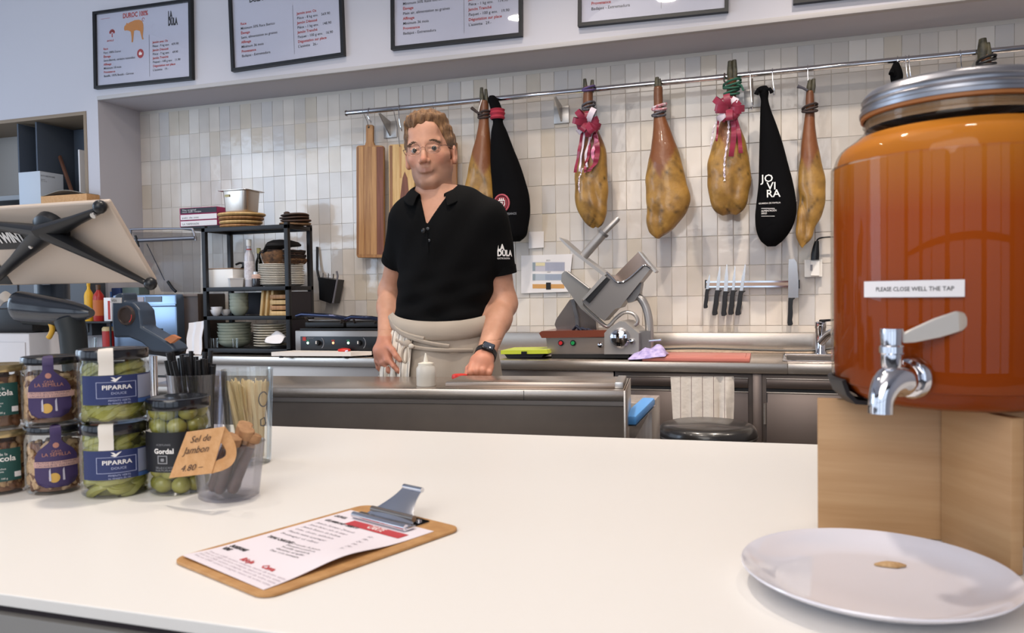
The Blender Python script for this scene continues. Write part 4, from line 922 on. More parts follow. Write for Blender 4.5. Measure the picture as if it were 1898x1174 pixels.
# ============================================================ ham rail, hooks, hams, ham socks, hanging boards
YR = 4.0
r0, r1 = at(643, 208, YR), at(1898, 92, YR); zr = (r0.z + r1.z) / 2
rl_ = thing('hanging_rail', 'long steel rail with wall brackets above the hanging hams', 'rail', (r0.x + 1.5, YR, zr))
put('tube', MB().cyl((r0.x, YR, zr), (XR - .02, YR, zr), .0145, n=20), CHROME, rl_)
put('end_cap', MB().cyl((r0.x - .006, YR, zr), (r0.x + .002, YR, zr), .016, n=20), STEELD, rl_)
for px, py in ((722, 228), (1040, 200), (1395, 170), (1800, 118)):
    p = at(px, py, YB - .02)
    b = put('bracket_plate', MB().box((p.x - .042, YB - .016, zr - .13), (p.x + .042, YB - .009, zr - .035), .002), mat('bracket steel', 'b0aca8', .35, .6), rl_)
    q = MB(); q.add([(p.x - .004, YB - .016, zr - .035), (p.x + .004, YB - .016, zr - .035), (p.x + .004, YR, zr - .012), (p.x - .004, YR, zr - .012), (p.x - .004, YB - .016, zr - .12), (p.x + .004, YB - .016, zr - .12), (p.x + .004, YR, zr - .018), (p.x - .004, YR, zr - .018)],
          [(0, 1, 2, 3), (7, 6, 5, 4), (0, 3, 7, 4), (1, 5, 6, 2), (0, 4, 5, 1), (3, 2, 6, 7)])
    put('gusset', q, mat('bracket steel', 'b0aca8', .35, .6), b, smooth=False)
def hook(px, label, drop=.09):
    x = at(px, 170, YR).x; pts = [(x, YR + .014, zr - .012)] + [(x, YR + .018 * math.cos(a), zr + .018 * math.sin(a)) for a in (0, .8, 1.57, 2.3, 3.14)] + [(x, YR - .019, zr - .03), (x + .004, YR - .018, zr - drop * .7), (x + .01, YR - .012, zr - drop), (x + .006, YR + .006, zr - drop - .008), (x + .002, YR + .014, zr - drop + .008)]
    return tag(put('s_hook', MB().tube(cr(pts, 3), .0022, 6), CHROME), label, 'hook', 'wire hooks on the rail')
HAM = mat('cured ham fat', '84602a', .42, noise=(11, 7), color2='ab823e', bump=(28, .5, .006), coat=.25,
          attr=[(0, '744226'), (1, '3a2c1a'), (2, '35302a')])
HOOF = mat('dark hoof', '2e2b22', .5, noise=(30, 3), color2='57513a')
rope_m = {}
def ham(name, label, prof, toes, vtip, seed, depth=.62, lean=0.0, Y=YR - .03):
    """prof: (centre px, py, half width px) down the ham; vtip=(px,py) lowest point of the rind's V"""
    rr = random.Random(seed); rings = []; P = cr(prof, 5)
    for cx, py, hw in P:
        c = at(cx, py, Y); w = (at(cx + hw, py, Y) - at(cx - hw, py, Y)).length / 2
        u = (py - prof[0][1]) / (prof[-1][1] - prof[0][1]); dp = w * (1.0 - (1 - depth) * min(1, max(0, (u - .3) * 3)))
        rings.append([V((c.x + w * math.cos(a) * (1 + .012 * math.sin(3 * a + seed)), Y + dp * math.sin(a) + lean * u, c.z + .008 * u * math.sin(2 * a + seed))) for a in (2 * PI * k / 36 for k in range(36))])
    t = thing(name, label, 'ham', (rings[-1][0].x, Y, rings[-1][0].z), 'whole hams hanging from the rail')
    o = put('ham_leg', MB().loft(rings), HAM, t)
    n = len(o.data.vertices); me = o.data; off = W[t.name]
    co = np.empty(n * 3); me.vertices.foreach_get('co', co); co = co.reshape(-1, 3); rs = np.random.RandomState(seed)
    ph = rs.rand(6) * 6; cz = co[:, 2]; u = np.clip((cz.max() - cz) / (cz.max() - cz.min()), 0, 1)
    nr = np.zeros((n, 3)); me.vertices.foreach_get('normal', nr.ravel()) if False else None
    nr = np.array([v_.normal[:] for v_ in me.vertices])
    d = .003 * np.sin(co[:, 0] * 45 + ph[0]) * np.sin(cz * 28 + ph[1]) + .0016 * np.sin(cz * 60 + ph[2] + co[:, 0] * 30) - .012 * np.exp(-((co[:, 0] - .01 * np.sin(cz * 20 + ph[3])) / .014) ** 2) * (u > .62) * np.sin((u - .62) / .38 * PI)
    co = co + nr * (d * np.clip(u * 2 - .4, 0, 1))[:, None]; me.vertices.foreach_set('co', co.ravel())
    sm = o.modifiers.new('s', 'SUBSURF'); sm.levels = sm.render_levels = 1
    v0 = at(*vtip, Y)
    def mk(x, y, z):
        rind = 1 / (1 + np.exp(-(z - v0.z - np.abs(x - v0.x) * 1.9 - .004 * np.sin(x * 90)) / .004))
        crack = np.exp(-((np.sin(x * 52 + ph[0] + 2.4 * np.sin(z * 23 + ph[1])) + .0) / .20) ** 2) * (1 - rind) * np.clip(np.sin(z * 31 + ph[4]) + .1, 0, 1)
        crack += .8 * np.exp(-((x - v0.x - .012 * np.sin(z * 24 + ph[3])) / .007) ** 2) * (1 - rind) * .6
        top = 1 / (1 + np.exp(-(z - at(prof[1][0], prof[1][1] + 12, Y).z) / .006))
        crack += .7 * np.clip(np.sin(x * 38 + ph[2] + 3 * np.sin(z * 17 + ph[5])) * np.sin(z * 44 + ph[3] + 2 * np.sin(x * 31)) - .45, 0, 1) * (1 - rind)
        return rind * .92, crack * .9, top * .25
    mask(o, mk)
    for k, (x0, y0, x1, y1, w) in enumerate(toes):
        a, b = at(x0, y0, Y), at(x1, y1, Y); m = a.lerp(b, .5)
        put('toe', MB().tube([a, m + V((0, -.004, 0)), b + V((0, -.003, .008)), b], [w, w * 1.15, w * .8, w * .25], 10, flat=.8), HOOF, t)
    return t
def loops(mb, c, r, n, thick, ry=None, tilt=.3, seed=0):
    rr = random.Random(seed)
    for k in range(n):
        z = c[2] + (k - n / 2) * thick * 1.7
        mb.tube([V((c[0] + r * math.cos(a), c[1] + (ry or r) * math.sin(a), z + tilt * r * math.sin(a + k))) for a in (2 * PI * i / 16 for i in range(17))], thick, 6)
    return mb
def strap_on(t, px, py, r, m, n=3, name='rope', th=.006, Y=YR - .03):
    c = at(px, py, Y); return put(name, loops(MB(), c, r, n, th, seed=n), m, t)
CORD = mat('dark cord', '3a2f2c', .8); PURP = mat('purple tag cord', '5b4a78', .7)
# 1: slim ham beside the man
t = ham('cured_ham', 'slim ham with a dark hoof hanging just right of the man', [(897, 186, 8), (897, 205, 8.5), (897, 225, 9), (896, 250, 12), (893, 280, 17), (891, 315, 23), (890, 350, 27), (892, 385, 28), (895, 412, 22), (897, 428, 10), (897, 432, 3)],
        [(894, 192, 893, 166, .013), (902, 192, 901, 169, .012)], (901, 330), 3)
strap_on(t, 897, 212, .030, CORD); put('cord_tail', MB().tube([at(893, 212, YR - .06), at(884, 208, YR - .06), at(874, 200, YR - .06)], [.006, .007, .009], 8), CORD, t)
put('white_string', MB().tube([at(893, 185, YR - .055), at(889, 198, YR - .06), at(887, 208, YR - .06)], .0025, 6), WHITEP, t)
# 2: ham with burgundy bow
t = ham('cured_ham', 'ham with a burgundy and white ribbon bow and long streamers above the slicer', [(1091, 160, 9), (1090, 180, 9), (1090, 205, 10), (1092, 235, 14), (1097, 262, 21), (1098, 290, 27), (1096, 320, 30), (1096, 350, 31), (1097, 380, 29), (1101, 402, 22), (1104, 415, 13), (1104, 421, 4)],
        [(1086, 172, 1084, 150, .012), (1097, 172, 1098, 152, .012)], (1092, 322), 5)
strap_on(t, 1091, 163, .030, PURP, 2); strap_on(t, 1091, 196, .032, mat('speckled cord', '6d6a70', .8, noise=(90, 3), color2='2a282c'), 3)
BURG = mat('burgundy satin ribbon', '86203a', .3, sheen=.3); WRIB = mat('white satin ribbon', 'd9ccd6', .3); PINKR = mat('pink satin ribbon', 'cc7a98', .3)
def bow(t, px, py, s, seed, Y=YR - .10):
    rr = random.Random(seed); c = at(px, py, Y); k_ = s * (at(px + 1, py, Y) - at(px, py, Y)).length
    for k in range(15):
        a = 2 * PI * k / 15 + rr.uniform(-.2, .2); L = rr.uniform(.65, 1.0) * k_; el = rr.uniform(-.2, .9); d = V((math.cos(a) * math.cos(el * .6), -abs(math.sin(el)) * .8, math.sin(a) * math.cos(el * .6)))
        sd = d.cross(V((0, 1, .3))).normalized() * k_ * .17; P = []
        n = d.cross(sd).normalized()
        for i in range(13):
            q = i / 12 * 2 * PI; r = L * (.5 - .5 * math.cos(q)); h = L * .30 * math.sin(q)
            p = c + d * r + n * h; P.append([p - sd, p, p + sd])
        put('bow_loop', MB().sheet(P, .0012), WRIB if k % 7 == 2 else BURG, t)
    return c
def streamer(t, pts, w, m, seed, Y=YR - .102, curl=0):
    rr = random.Random(seed); q = cr([tuple(at(x, y, Y)) for x, y in pts], 8); P = []
    for i, p in enumerate(q):
        a = (i * 1.3 if curl else .5 * math.sin(i * .35 + seed)); d = V((math.cos(a), math.sin(a) * .8, 0)) * w
        c = V(p) + V((0, -.004 * math.sin(i), 0)); P.append([c - d, c + d])
    put('ribbon_tail', MB().sheet(P, .001), m, t)
bow(t, 1090, 228, 31, 4)
streamer(t, [(1080, 245), (1073, 280), (1066, 320)], .008, BURG, 1); streamer(t, [(1084, 245), (1077, 290), (1074, 318)], .005, WRIB, 2)
streamer(t, [(1092, 245), (1092, 280), (1086, 305), (1084, 320)], .007, BURG, 3); streamer(t, [(1100, 245), (1107, 270), (1104, 300), (1090, 318)], .013, BURG, 4)
streamer(t, [(1103, 245), (1105, 262), (1098, 285), (1104, 300)], .010, PINKR, 5); streamer(t, [(1098, 245), (1086, 285), (1088, 310)], .006, WRIB, 6)
streamer(t, [(1080, 312), (1074, 330), (1073, 345), (1074, 357)], .005, WRIB, 7, curl=1)
# 3: large ham
t = ham('cured_ham', 'largest bare ham with a sharp V of rind, in the middle of the rail', [(1220, 160, 8), (1220, 180, 8.5), (1221, 205, 9), (1224, 228, 13), (1228, 255, 19), (1231, 282, 26), (1232, 310, 33), (1234, 340, 38), (1237, 370, 41), (1236, 395, 38), (1228, 418, 29), (1221, 434, 18), (1219, 440, 6)],
        [(1217, 168, 1218, 147, .013), (1223, 168, 1222, 150, .011)], (1226, 333), 8)
strap_on(t, 1222, 197, .032, mat('red white label cord', 'b04050', .7, noise=(60, 3), color2='d9d4d8'), 2, 'label_band', .008); strap_on(t, 1221, 210, .032, mat('speckled cord', '6d6a70', .8, noise=(90, 3), color2='2a282c'), 2)
# 4: ham with bow, short
t = ham('cured_ham', 'stubby ham with a burgundy bow and green cord left of the lettered ham sock', [(1357, 145, 8), (1356, 165, 9), (1355, 190, 10), (1352, 215, 14), (1352, 240, 22), (1352, 265, 31), (1351, 295, 38), (1351, 325, 41), (1351, 350, 39), (1352, 372, 34), (1352, 388, 26), (1352, 397, 12)],
        [(1353, 150, 1353, 117, .014), (1361, 150, 1361, 115, .014)], (1354, 292), 11)
GCORD = mat('green cord', '2c5a48', .8)
strap_on(t, 1357, 156, .040, GCORD, 3); strap_on(t, 1356, 170, .034, GCORD, 2)
put('cord_tail', MB().tube([at(1362, 155, YR - .06), at(1374, 158, YR - .06), at(1378, 168, YR - .06)], .005, 8), GCORD, t)
put('cord_tail', MB().tube([at(1350, 160, YR - .06), at(1342, 150, YR - .06), at(1343, 136, YR - .05)], .004, 8), CORD, t)
bow(t, 1352, 203, 36, 9)
streamer(t, [(1334, 215), (1323, 238), (1317, 275)], .004, WRIB, 1, curl=1); streamer(t, [(1350, 215), (1350, 250), (1343, 300), (1343, 335)], .006, WRIB, 2, curl=1)
streamer(t, [(1357, 215), (1360, 250), (1355, 290)], .013, BURG, 3); streamer(t, [(1362, 215), (1370, 250), (1373, 284)], .010, BURG, 4); streamer(t, [(1332, 215), (1330, 240), (1328, 262)], .005, BURG, 5)
# 5: narrow ham by the jar
t = ham('cured_ham', 'narrow ham with a knotted cord hanging between the lettered sock and the drinks jar', [(1501, 168, 7), (1501, 185, 8), (1501, 205, 8.5), (1500, 235, 11), (1500, 265, 15), (1502, 300, 20), (1504, 335, 25), (1505, 365, 26), (1502, 395, 24), (1495, 420, 19), (1490, 442, 15), (1487, 455, 8), (1487, 458, 3)],
        [(1498, 172, 1501, 152, .011), (1506, 172, 1508, 150, .011)], (1497, 318), 14)
strap_on(t, 1501, 200, .032, CORD, 3); put('cord_tail', MB().tube([at(1497, 168, YR - .05), at(1488, 163, YR - .05), at(1478, 160, YR - .05)], [.006, .006, .009], 8), mat('grey cord', '4a4850', .8), t)
# black ham socks
SOCK = mat('black knitted sock', '08080a', .9, spec=.12, bump=(60, .2, .002))
def sock(label, prof, seed, lean=0, Y=YR - .03):
    rings = []
    for cx, py, hw in cr(prof, 5):
        c = at(cx, py, Y); w = (at(cx + hw, py, Y) - at(cx - hw, py, Y)).length / 2; u = (py - prof[0][1]) / (prof[-1][1] - prof[0][1]); dp = w * (1 - .35 * min(1, max(0, (u - .3) * 3)))
        rings.append([V((c.x + w * math.cos(a) * (1 + .02 * math.sin(5 * a + 3 * u)), Y + dp * math.sin(a) * (1 + .03 * math.sin(4 * a + 8 * u)), c.z)) for a in (2 * PI * k / 36 for k in range(36))])
    t = thing('ham_sock', label, 'ham sock', (rings[-1][0].x, Y, rings[-1][0].z), 'black ham socks hanging from the rail')
    put('sock', MB().loft(rings), SOCK, t); return t
t = sock('black ham sock with a red neck band and round red crest beside the man', [(912, 178, 5), (914, 186, 9), (919, 200, 10), (922, 215, 10), (923, 228, 9), (925, 245, 14), (930, 275, 20), (936, 305, 26), (942, 335, 30), (947, 365, 33), (949, 395, 33), (949, 420, 30), (951, 438, 24), (952, 448, 12)], 2)
c = at(922, 212, YR - .03); put('neck_band', MB().lathe([(.034, -.028), (.040, -.02), (.036, -.008), (.042, .004), (.037, .014), (.041, .024), (.032, .028)], c, 24), mat('red knitted band', 'a02a3c', .8), t)
def crest(t, px, py, Y, r):
    c = at(px, py, Y); k = MB(); k.tube([c + V((r * math.cos(a), 0, r * math.sin(a) * 1.12)) for a in (2 * PI * i / 30 for i in range(31))], r * .13, 6); put('crest_ring', k, mat('crest pink red', 'b0505a', .7), t)
    k = MB(); k.prism([(r * .8 * math.cos(a), r * .9 * math.sin(a)) for a in (2 * PI * i / 24 for i in range(24))], c, (1, 0, 0), (0, 0, 1), (0, -.001, 0)); put('crest_field', k, mat('crest dark red', '7c2430', .7), t, smooth=False)
    sh = [(-.42, .35), (-.42, -.15), (-.25, -.5), (0, -.68), (.25, -.5), (.42, -.15), (.42, .35)]
    k = MB(); k.tube([c + V((x * r, -.003, y * r)) for x, y in sh + sh[:1]], r * .07, 5)
    k.tube([c + V((x * r, -.003, y * r)) for x, y in ((-.18, .1), (0, -.3), (.18, .1), (.12, .18), (0, .08), (-.12, .18), (-.18, .1))], r * .05, 5)
    for x in (-.22, 0, .22): k.tube([c + V((x * r, -.003, .38 * r)), c + V((x * r * 1.2, -.003, .66 * r))], r * .06, 5)
    put('crest_shield', k, WHITEINK, t)
crest(t, 930, 377, YR - .100, .040)
text('ARTESANOS', at(932, 399, YR - .100), (1, 0, 0), (0, 0, 1), .017, mat('grey print', '8a8a8e', .6), t, fit=.075)
t = sock('black ham sock lettered JO VI RA in white', [(1416, 160, 6), (1416, 172, 9), (1417, 185, 7), (1419, 205, 10), (1424, 235, 16), (1429, 270, 22), (1433, 305, 27), (1437, 340, 32), (1438, 375, 37), (1437, 400, 38), (1434, 425, 33), (1431, 445, 22), (1430, 457, 8)], 5)
put('knot', MB().ball(at(1414, 165, YR - .03), (.028, .02, .014), 12), SOCK, t)
put('knot_tail', MB().tube([at(1412, 168, YR - .04), at(1405, 167, YR - .05), at(1402, 175, YR - .05)], [.012, .01, .012], 8), SOCK, t)
put('knot_tail', MB().tube([at(1418, 168, YR - .04), at(1427, 165, YR - .05), at(1431, 172, YR - .05)], [.010, .009, .01], 8), SOCK, t)
YT = YR - .107
for s, px, py in (('JO', 1411, 338), ('VI', 1421, 352), ('RA', 1420, 366)):
    text(s, at(px, py, YT), (1, 0, 0), (0, 0, 1), .050, WHITEINK, t, bold=.01)
text('GUARDA DE FAMILIA', at(1406, 379, YT), (1, 0, 0), (0, 0, 1), .011, WHITEINK, t, fit=.098)
text('ALIMENTACIÓN\nSANO', at(1411, 393, YT), (1, 0, 0), (0, 0, 1), .013, WHITEINK, t, fit=.068, lines=.9)
for y0, y1 in ((386, 386.8), (400.5, 401.2)):
    q = MB(); pp(q, [(1411, y0), (1436, y0), (1436, y1), (1411, y1)], YT, .001); put('printed_rule', q, WHITEINK, t, smooth=False)
# two more behind the drinks jar
t = sock('plain black ham sock whose knot shows above the left of the jar lid', [(1661, 116, 5), (1661, 128, 10), (1662, 142, 12), (1662, 160, 10), (1664, 200, 16), (1668, 250, 26), (1672, 310, 36), (1674, 370, 40), (1672, 410, 34), (1670, 430, 14)], 8)
put('knot_tail', MB().tube([at(1658, 140, YR - .05), at(1653, 130, YR - .06), at(1652, 137, YR - .07)], [.012, .010, .012], 8), SOCK, t)
t = ham('cured_ham', 'black footed ham whose hoof shows above the right of the jar lid', [(1826, 100, 8), (1828, 118, 10), (1830, 145, 11), (1830, 180, 13), (1832, 220, 22), (1834, 270, 34), (1834, 320, 40), (1834, 370, 36), (1832, 400, 20), (1832, 408, 6)],
        [(1821, 110, 1821, 76, .020), (1830, 112, 1829, 84, .016)], (1834, 260), 17)
strap_on(t, 1828, 112, .036, BLACKM, 3)
# boards hanging behind the man
def hboard(label, outline, strips, hole, m, Y=4.06, hk=None):
    t = thing('hanging_board', label, 'cutting board', at(sum(p[0] for p in outline) / len(outline), max(p[1] for p in outline), Y), 'long cutting boards hanging from the rail')
    q = MB(); pp(q, outline, Y, .02); ob = put('board', q, m, t, smooth=False); md = ob.modifiers.new('b', 'BEVEL'); md.width = .003; md.segments = 2; md.limit_method = 'ANGLE'
    for k, (poly, mm) in enumerate(strips):
        q = MB(); pp(q, poly, Y - .0012, .002); put('wood_strip', q, mm, t, smooth=False)
    hk = hole or (outline[0][0] + 18, outline[0][1] + 4)
    hp_ = at(hk[0], hk[1], Y - .002); put('hanging_cord', MB().tube([hp_ + V((0, -.001, 0)), V((hp_.x, (Y + YR) / 2, (hp_.z + zr) / 2)), V((hp_.x, YR - .016, zr))], .002, 6), CHROME, t)
    if hole: put('hole', MB().cyl(at(*hole, Y - .0015), at(*hole, Y), .006, n=12), BLACKP, t)
    return t
def strip(x0, x1, x2, x3, y0=272, y1=472): return [(x0, y0), (x1, y0), (x3, y1), (x2, y1)]
M1, M2, M3 = mat('light strip wood', 'a87a4c', .5, noise=(4, 5), color2='c2935e', stretch=(25, 25, 1)), mat('mid strip wood', '7d5334', .5, noise=(4, 5), color2='926541', stretch=(25, 25, 1)), mat('red brown strip wood', '6a3e2a', .5, noise=(4, 5), color2='84503a', stretch=(25, 25, 1))
def paddle(x0, x1, yt, yb, hx0, hx1, ht, sh=3):
    return [(x0 + sh, yt), (hx0 - 2, yt - 1), (hx0, yt - 8), (hx0, ht + 2), (hx0 + 2, ht), (hx1 - 2, ht), (hx1, ht + 2), (hx1, yt - 8), (hx1 + 2, yt - 1), (x1 - sh, yt), (x1, yt + sh), (x1 + .5, yb - sh * 1.5), (x1 - sh, yb), (x0 + sh, yb), (x0 + .5, yb - sh * 1.5), (x0, yt + sh)]
hboard('striped acacia paddle board hanging left of the man', paddle(660, 711, 270, 478, 678, 691, 231), [
    (strip(662, 665, 662, 665), M2), (strip(665, 673, 665, 674), M1), (strip(675, 690, 676, 688), mat('pale board wood', 'b88a58', .5, noise=(4, 5), color2='8a5d38', stretch=(25, 25, 1))), (strip(690, 697, 688, 698), M1), (strip(698, 710, 699, 711), M3)], (684, 236), WOOD)
hook(684, 'wire hook holding the striped acacia board', .06)
hboard('honey coloured long board hanging behind the right shoulder of the man', [(723, 268), (765, 266), (768, 269), (768, 474), (765, 477), (725, 478), (722, 474), (720, 271)], [
    (strip(722, 727, 723, 728, 270, 470), M2), (strip(728, 739, 728, 741, 270, 470), WOODL), ([(740, 380), (746, 330), (750, 318), (755, 330), (760, 380), (758, 470), (742, 470)], M3), (strip(740, 744, 741, 744, 270, 330), M1)], None, WOODL, 4.06)
hook(741, 'wire hook above the hair of the man', .12)
hboard('dark edged board hanging behind the head of the man', paddle(775, 846, 262, 470, 806, 820, 232), [(strip(836, 845, 836, 845, 266, 465), M2)], (847 - 34, 240), WOOD, 4.065)
for px, l in ((912, 'wire hook holding the red banded ham sock'), (1432, 'wire hook holding the lettered ham sock'), (1497, 'wire hook holding the narrow ham'), (1391, 'empty wire hook just left of the lettered ham sock'), (1220, 'wire hook holding the largest ham'), (1663, 'wire hook above the left of the jar lid'),
              (1678, 'left wire hook of the close pair above the jar lid'), (1684, 'right wire hook of the close pair above the jar lid'), (1779, 'single wire hook above the middle of the jar lid'), (1093, 'wire hook holding the ham above the slicer'), (897, 'wire hook holding the slim ham'), (1352, 'wire hook holding the stubby ham')):
    hook(px, l, .10 if px not in (1497, 1391) else .16)
# ============================================================ the man
YM = 2.36
man = thing('person', 'blond man in glasses, black polo and beige apron, one fist on the steel counter', 'person', (at(825, 700, YM).x, YM + .02, 0))
SKIN = mat('skin', 'c18e73', .5, noise=(30, 3), color2='ca967c', sss=.12, attr=[(0, 'a85f55'), (1, '99735f'), (2, 'c4785f')])
def A(px, py, dy=0.): return np.array(at(px, py, YM + dy)[:])
BE = math.radians(12); RB = np.array([[math.cos(BE), -math.sin(BE), 0], [math.sin(BE), math.cos(BE), 0], [0, 0, 1]])
RS, RE, RW = A(756, 412, -.03), A(723, 540, .07), A(715, 632, -.10)
LS, LE, LW = A(909, 416, .06), A(934, 563, .10), A(899, 660, -.14)
NKB, NKT = A(812, 372, 0), A(803, 330, -.02)
SHL, SHR = A(766, 404, -.02), A(902, 408, .04)
def torso(P, o=0.):
    d = ell(P, A(832, 455, .01), (.158 + o, .105 + o, .19 + o), RB)
    d = smin(d, cap(P, SHL, SHR, .054 + o), .06)
    d = smin(d, ell(P, A(822, 560, .015), (.146 + o, .106 + o, .17 + o), RB), .06)
    d = smin(d, cap(P, A(775, 403, -.01), A(803, 382, 0), .037 + o, .042 + o), .05)
    d = smin(d, cap(P, A(880, 405, .03), A(826, 380, .01), .038 + o, .042 + o), .05)
    return smin(d, ell(P, A(824, 650, .02), (.150 + o, .110 + o, .15 + o), RB), .06)
def upper(P, S_, E_, o=0., k=1.): return cap(P, S_, E_, .053 * k + o, .042 * k + o)
def mid(a, b, t): return a + (b - a) * t
def arms(P):
    d = upper(P, RS, RE, -.004, .95); d = smin(d, cap(P, RE, mid(RE, RW, .35), .036, .037), .03); d = smin(d, cap(P, mid(RE, RW, .3), RW, .037, .026), .02)
    e = upper(P, LS, LE, -.002); e = smin(e, cap(P, LE, mid(LE, LW, .35), .041, .041), .03); e = smin(e, cap(P, mid(LE, LW, .3), LW, .041, .028), .02)
    return np.minimum(d, e)
# hands: wrist, palm and five fingers each, joint by joint
def fingers(P, fs, d, k=.010):
    for pts, r in fs:
        f = None
        for i in range(len(pts) - 1):
            r0, r1 = r * (1 - .09 * i), r * (1 - .09 * (i + 1)); c = cap(P, pts[i], pts[i + 1], r0, r1)
            f = c if f is None else smin(f, c, .004)
        d = smin(d, f, k if len(pts) > 3 else k)
    return d
def H_(px, py, dy): return A(px, py, dy)
RFING = [([H_(722, 668, -.135), H_(730, 679, -.142), H_(737, 687, -.140), H_(742, 692, -.136)], .0092),
         ([H_(713, 672, -.125), H_(720, 687, -.128), H_(730, 694, -.124), H_(738, 697, -.118)], .0095),
         ([H_(704, 672, -.108), H_(710, 688, -.108), H_(720, 696, -.104), H_(729, 699, -.100)], .0090),
         ([H_(698, 668, -.090), H_(701, 682, -.088), H_(708, 690, -.086), H_(717, 695, -.086)], .0080),
         ([H_(719, 640, -.125), H_(728, 650, -.142), H_(734, 660, -.148), H_(741, 668, -.146)], .0105)]
def rhand(P):
    d = cap(P, RW, H_(710, 650, -.11), .025, .026); d = smin(d, cap(P, H_(718, 648, -.12), H_(718, 668, -.132), .019, .0135), .018)
    d = smin(d, cap(P, H_(704, 650, -.10), H_(702, 668, -.098), .022, .015), .02); d = smin(d, cap(P, H_(711, 650, -.11), H_(710, 672, -.118), .021, .014), .015)
    return fingers(P, RFING, d, .009)
LFING = []
for k in range(4):
    x = 872 + k * 11.5; y = 684 + (0, -2, -2, 1)[k]; dy = -.205 + .010 * k
    LFING.append(([H_(x + 3, y - 6, dy + .01), H_(x, y + 6, dy - .012), H_(x - 1, y + 17, dy + .006), H_(x + 1, y + 13, dy + .028)], (.0105, .011, .0105, .0095)[k]))
LFING.append(([H_(876, 674, -.165), H_(868, 684, -.175), H_(866, 694, -.185), H_(873, 701, -.195)], .0105))
def lhand(P):
    d = cap(P, LW, H_(894, 672, -.165), .027, .028); d = smin(d, cap(P, H_(884, 672, -.172), H_(876, 684, -.192), .021, .016), .02)
    d = smin(d, cap(P, H_(900, 674, -.160), H_(904, 686, -.172), .020, .015), .02); d = smin(d, cap(P, H_(892, 674, -.165), H_(890, 688, -.185), .023, .018), .02)
    return fingers(P, LFING, d, .006)
# head
H0 = A(797, 284, -.02); cdv = np.array([-H0[0], -H0[1], 0]); cdv /= np.linalg.norm(cdv); an = math.radians(-13)
f_ = np.array([cdv[0] * math.cos(an) - cdv[1] * math.sin(an), cdv[0] * math.sin(an) + cdv[1] * math.cos(an), -.02]); f_ /= np.linalg.norm(f_)
ex_ = np.cross(np.array([0, 0, 1.]), f_); ex_ /= np.linalg.norm(ex_); up_ = np.cross(f_, ex_); tl = math.radians(5)
if up_[2] < 0: up_ = -up_
ex2 = ex_ * math.cos(tl) + up_ * math.sin(tl); up2 = up_ * math.cos(tl) - ex_ * math.sin(tl); ex_, up_ = ex2, up2
BH = np.stack([ex_, f_, up_], 1)
def hq(P): return (P - H0) @ BH
def HP(x, y, z): return V((H0 + BH @ np.array([x, y, z])).tolist())
def head(P):
    q = hq(P); ax = np.abs(q[:, 0]); s = np.stack([ax, q[:, 1], q[:, 2]], 1)
    d = ell(q, (0, -.018, .036), (.0735, .094, .084))
    d = smin(d, ell(q, (0, .022, -.020), (.060, .066, .085)), .03)
    d = smin(d, cap(s, (.049, -.012, -.052), (.011, .062, -.099), .017, .0165), .03)
    d = smin(d, cap(s, (.0, .068, -.100), (.010, .066, -.100), .0165), .014)       # chin
    d = smin(d, cap(s, (.044, .052, -.022), (.052, .030, -.018), .016), .02)       # cheekbone
    d = smin(d, cap(s, (.006, .082, .020), (.044, .068, .022), .0085, .008), .016)  # brow
    d = smin(d, ell(q, (0, .070, .062), (.045, .018, .03)), .03)
    d = smax(d, -ell(s, (.0305, .094, -.001), (.017, .014, .0115)), .012)           # sockets
    d = smin(d, ell(s, (.0305, .0705, -.001), (.0138, .0136, .0130)), .003)
    d = smin(d, cap(s, (.017, .0832, .0052), (.043, .0757, .0040), .0042, .0040), .004)  # upper lid
    d = smin(d, cap(s, (.020, .0822, -.0072), (.042, .0755, -.0070), .0030, .0028), .005)
    d = smin(d, cap(q, (0, .083, .010), (0, .101, -.032), .0068, .0098), .012)      # nose
    d = smin(d, ell(q, (0, .1045, -.036), (.0105, .0105, .0095)), .006)
    d = smin(d, ell(s, (.0125, .0935, -.0395), (.0072, .0095, .0075)), .005)
    d = smax(d, -ell(s, (.0062, .1000, -.0475), (.0035, .0045, .0035)), .003)
    d = smin(d, ell(q, (0, .074, -.060), (.026, .018, .020)), .012)                 # muzzle
    d = smin(d, cap(s, (.0, .0925, -.0635), (.021, .0835, -.0665), .0040, .0022), .004)
    d = smin(d, cap(s, (.0, .0915, -.0715), (.017, .0840, -.0700), .0050, .0028), .004)
    d = smax(d, -cap(s, (.0, .0985, -.0672), (.023, .0880, -.0685), .0012), .003)
    d = smax(d, -cap(s, (.026, .089, -.045), (.034, .082, -.068), .002), .010)      # cheek fold
    e = ell(s, (.0775, -.012, -.012), (.009, .019, .031)); e = smax(e, -ell(s, (.089, -.008, -.010), (.009, .010, .019)), .006)
    e = smin(e, ell(s, (.0765, -.002, -.034), (.007, .009, .010)), .008)
    return smin(d, e, .007)
def body_all(P):
    d = smin(torso(P), arms(P), .03)
    d = smin(d, cap(P, NKB, NKT, .060, .056), .045)
    return d
def near(d, cut): return np.maximum(d, cut)
hz = float(H0[2])
def f_body(P): return near(near(body_all(P), P[:, 2] - (hz - .105)), .92 - P[:, 2])
def f_head(P): return near(smin(head(P), cap(P, NKB, NKT, .060, .056), .025), (hz - .125) - P[:, 2])
def f_rh(P): return near(smin(rhand(P), arms(P), .012), P[:, 2] - (RW[2] + .035))
def f_lh(P): return near(smin(lhand(P), arms(P), .012), P[:, 2] - (LW[2] + .045))
def f_body2(P):
    d = f_body(P)
    d = np.where((np.linalg.norm(P - RW, axis=1) < .09), np.maximum(d, (RW[2] + .030) - P[:, 2]), d)
    return np.where((np.linalg.norm(P - LW, axis=1) < .09), np.maximum(d, (LW[2] + .040) - P[:, 2]), d)
allp = np.array([RS, RE, RW, LS, LE, LW]); mn = allp.min(0) - .12; mx = allp.max(0) + .12
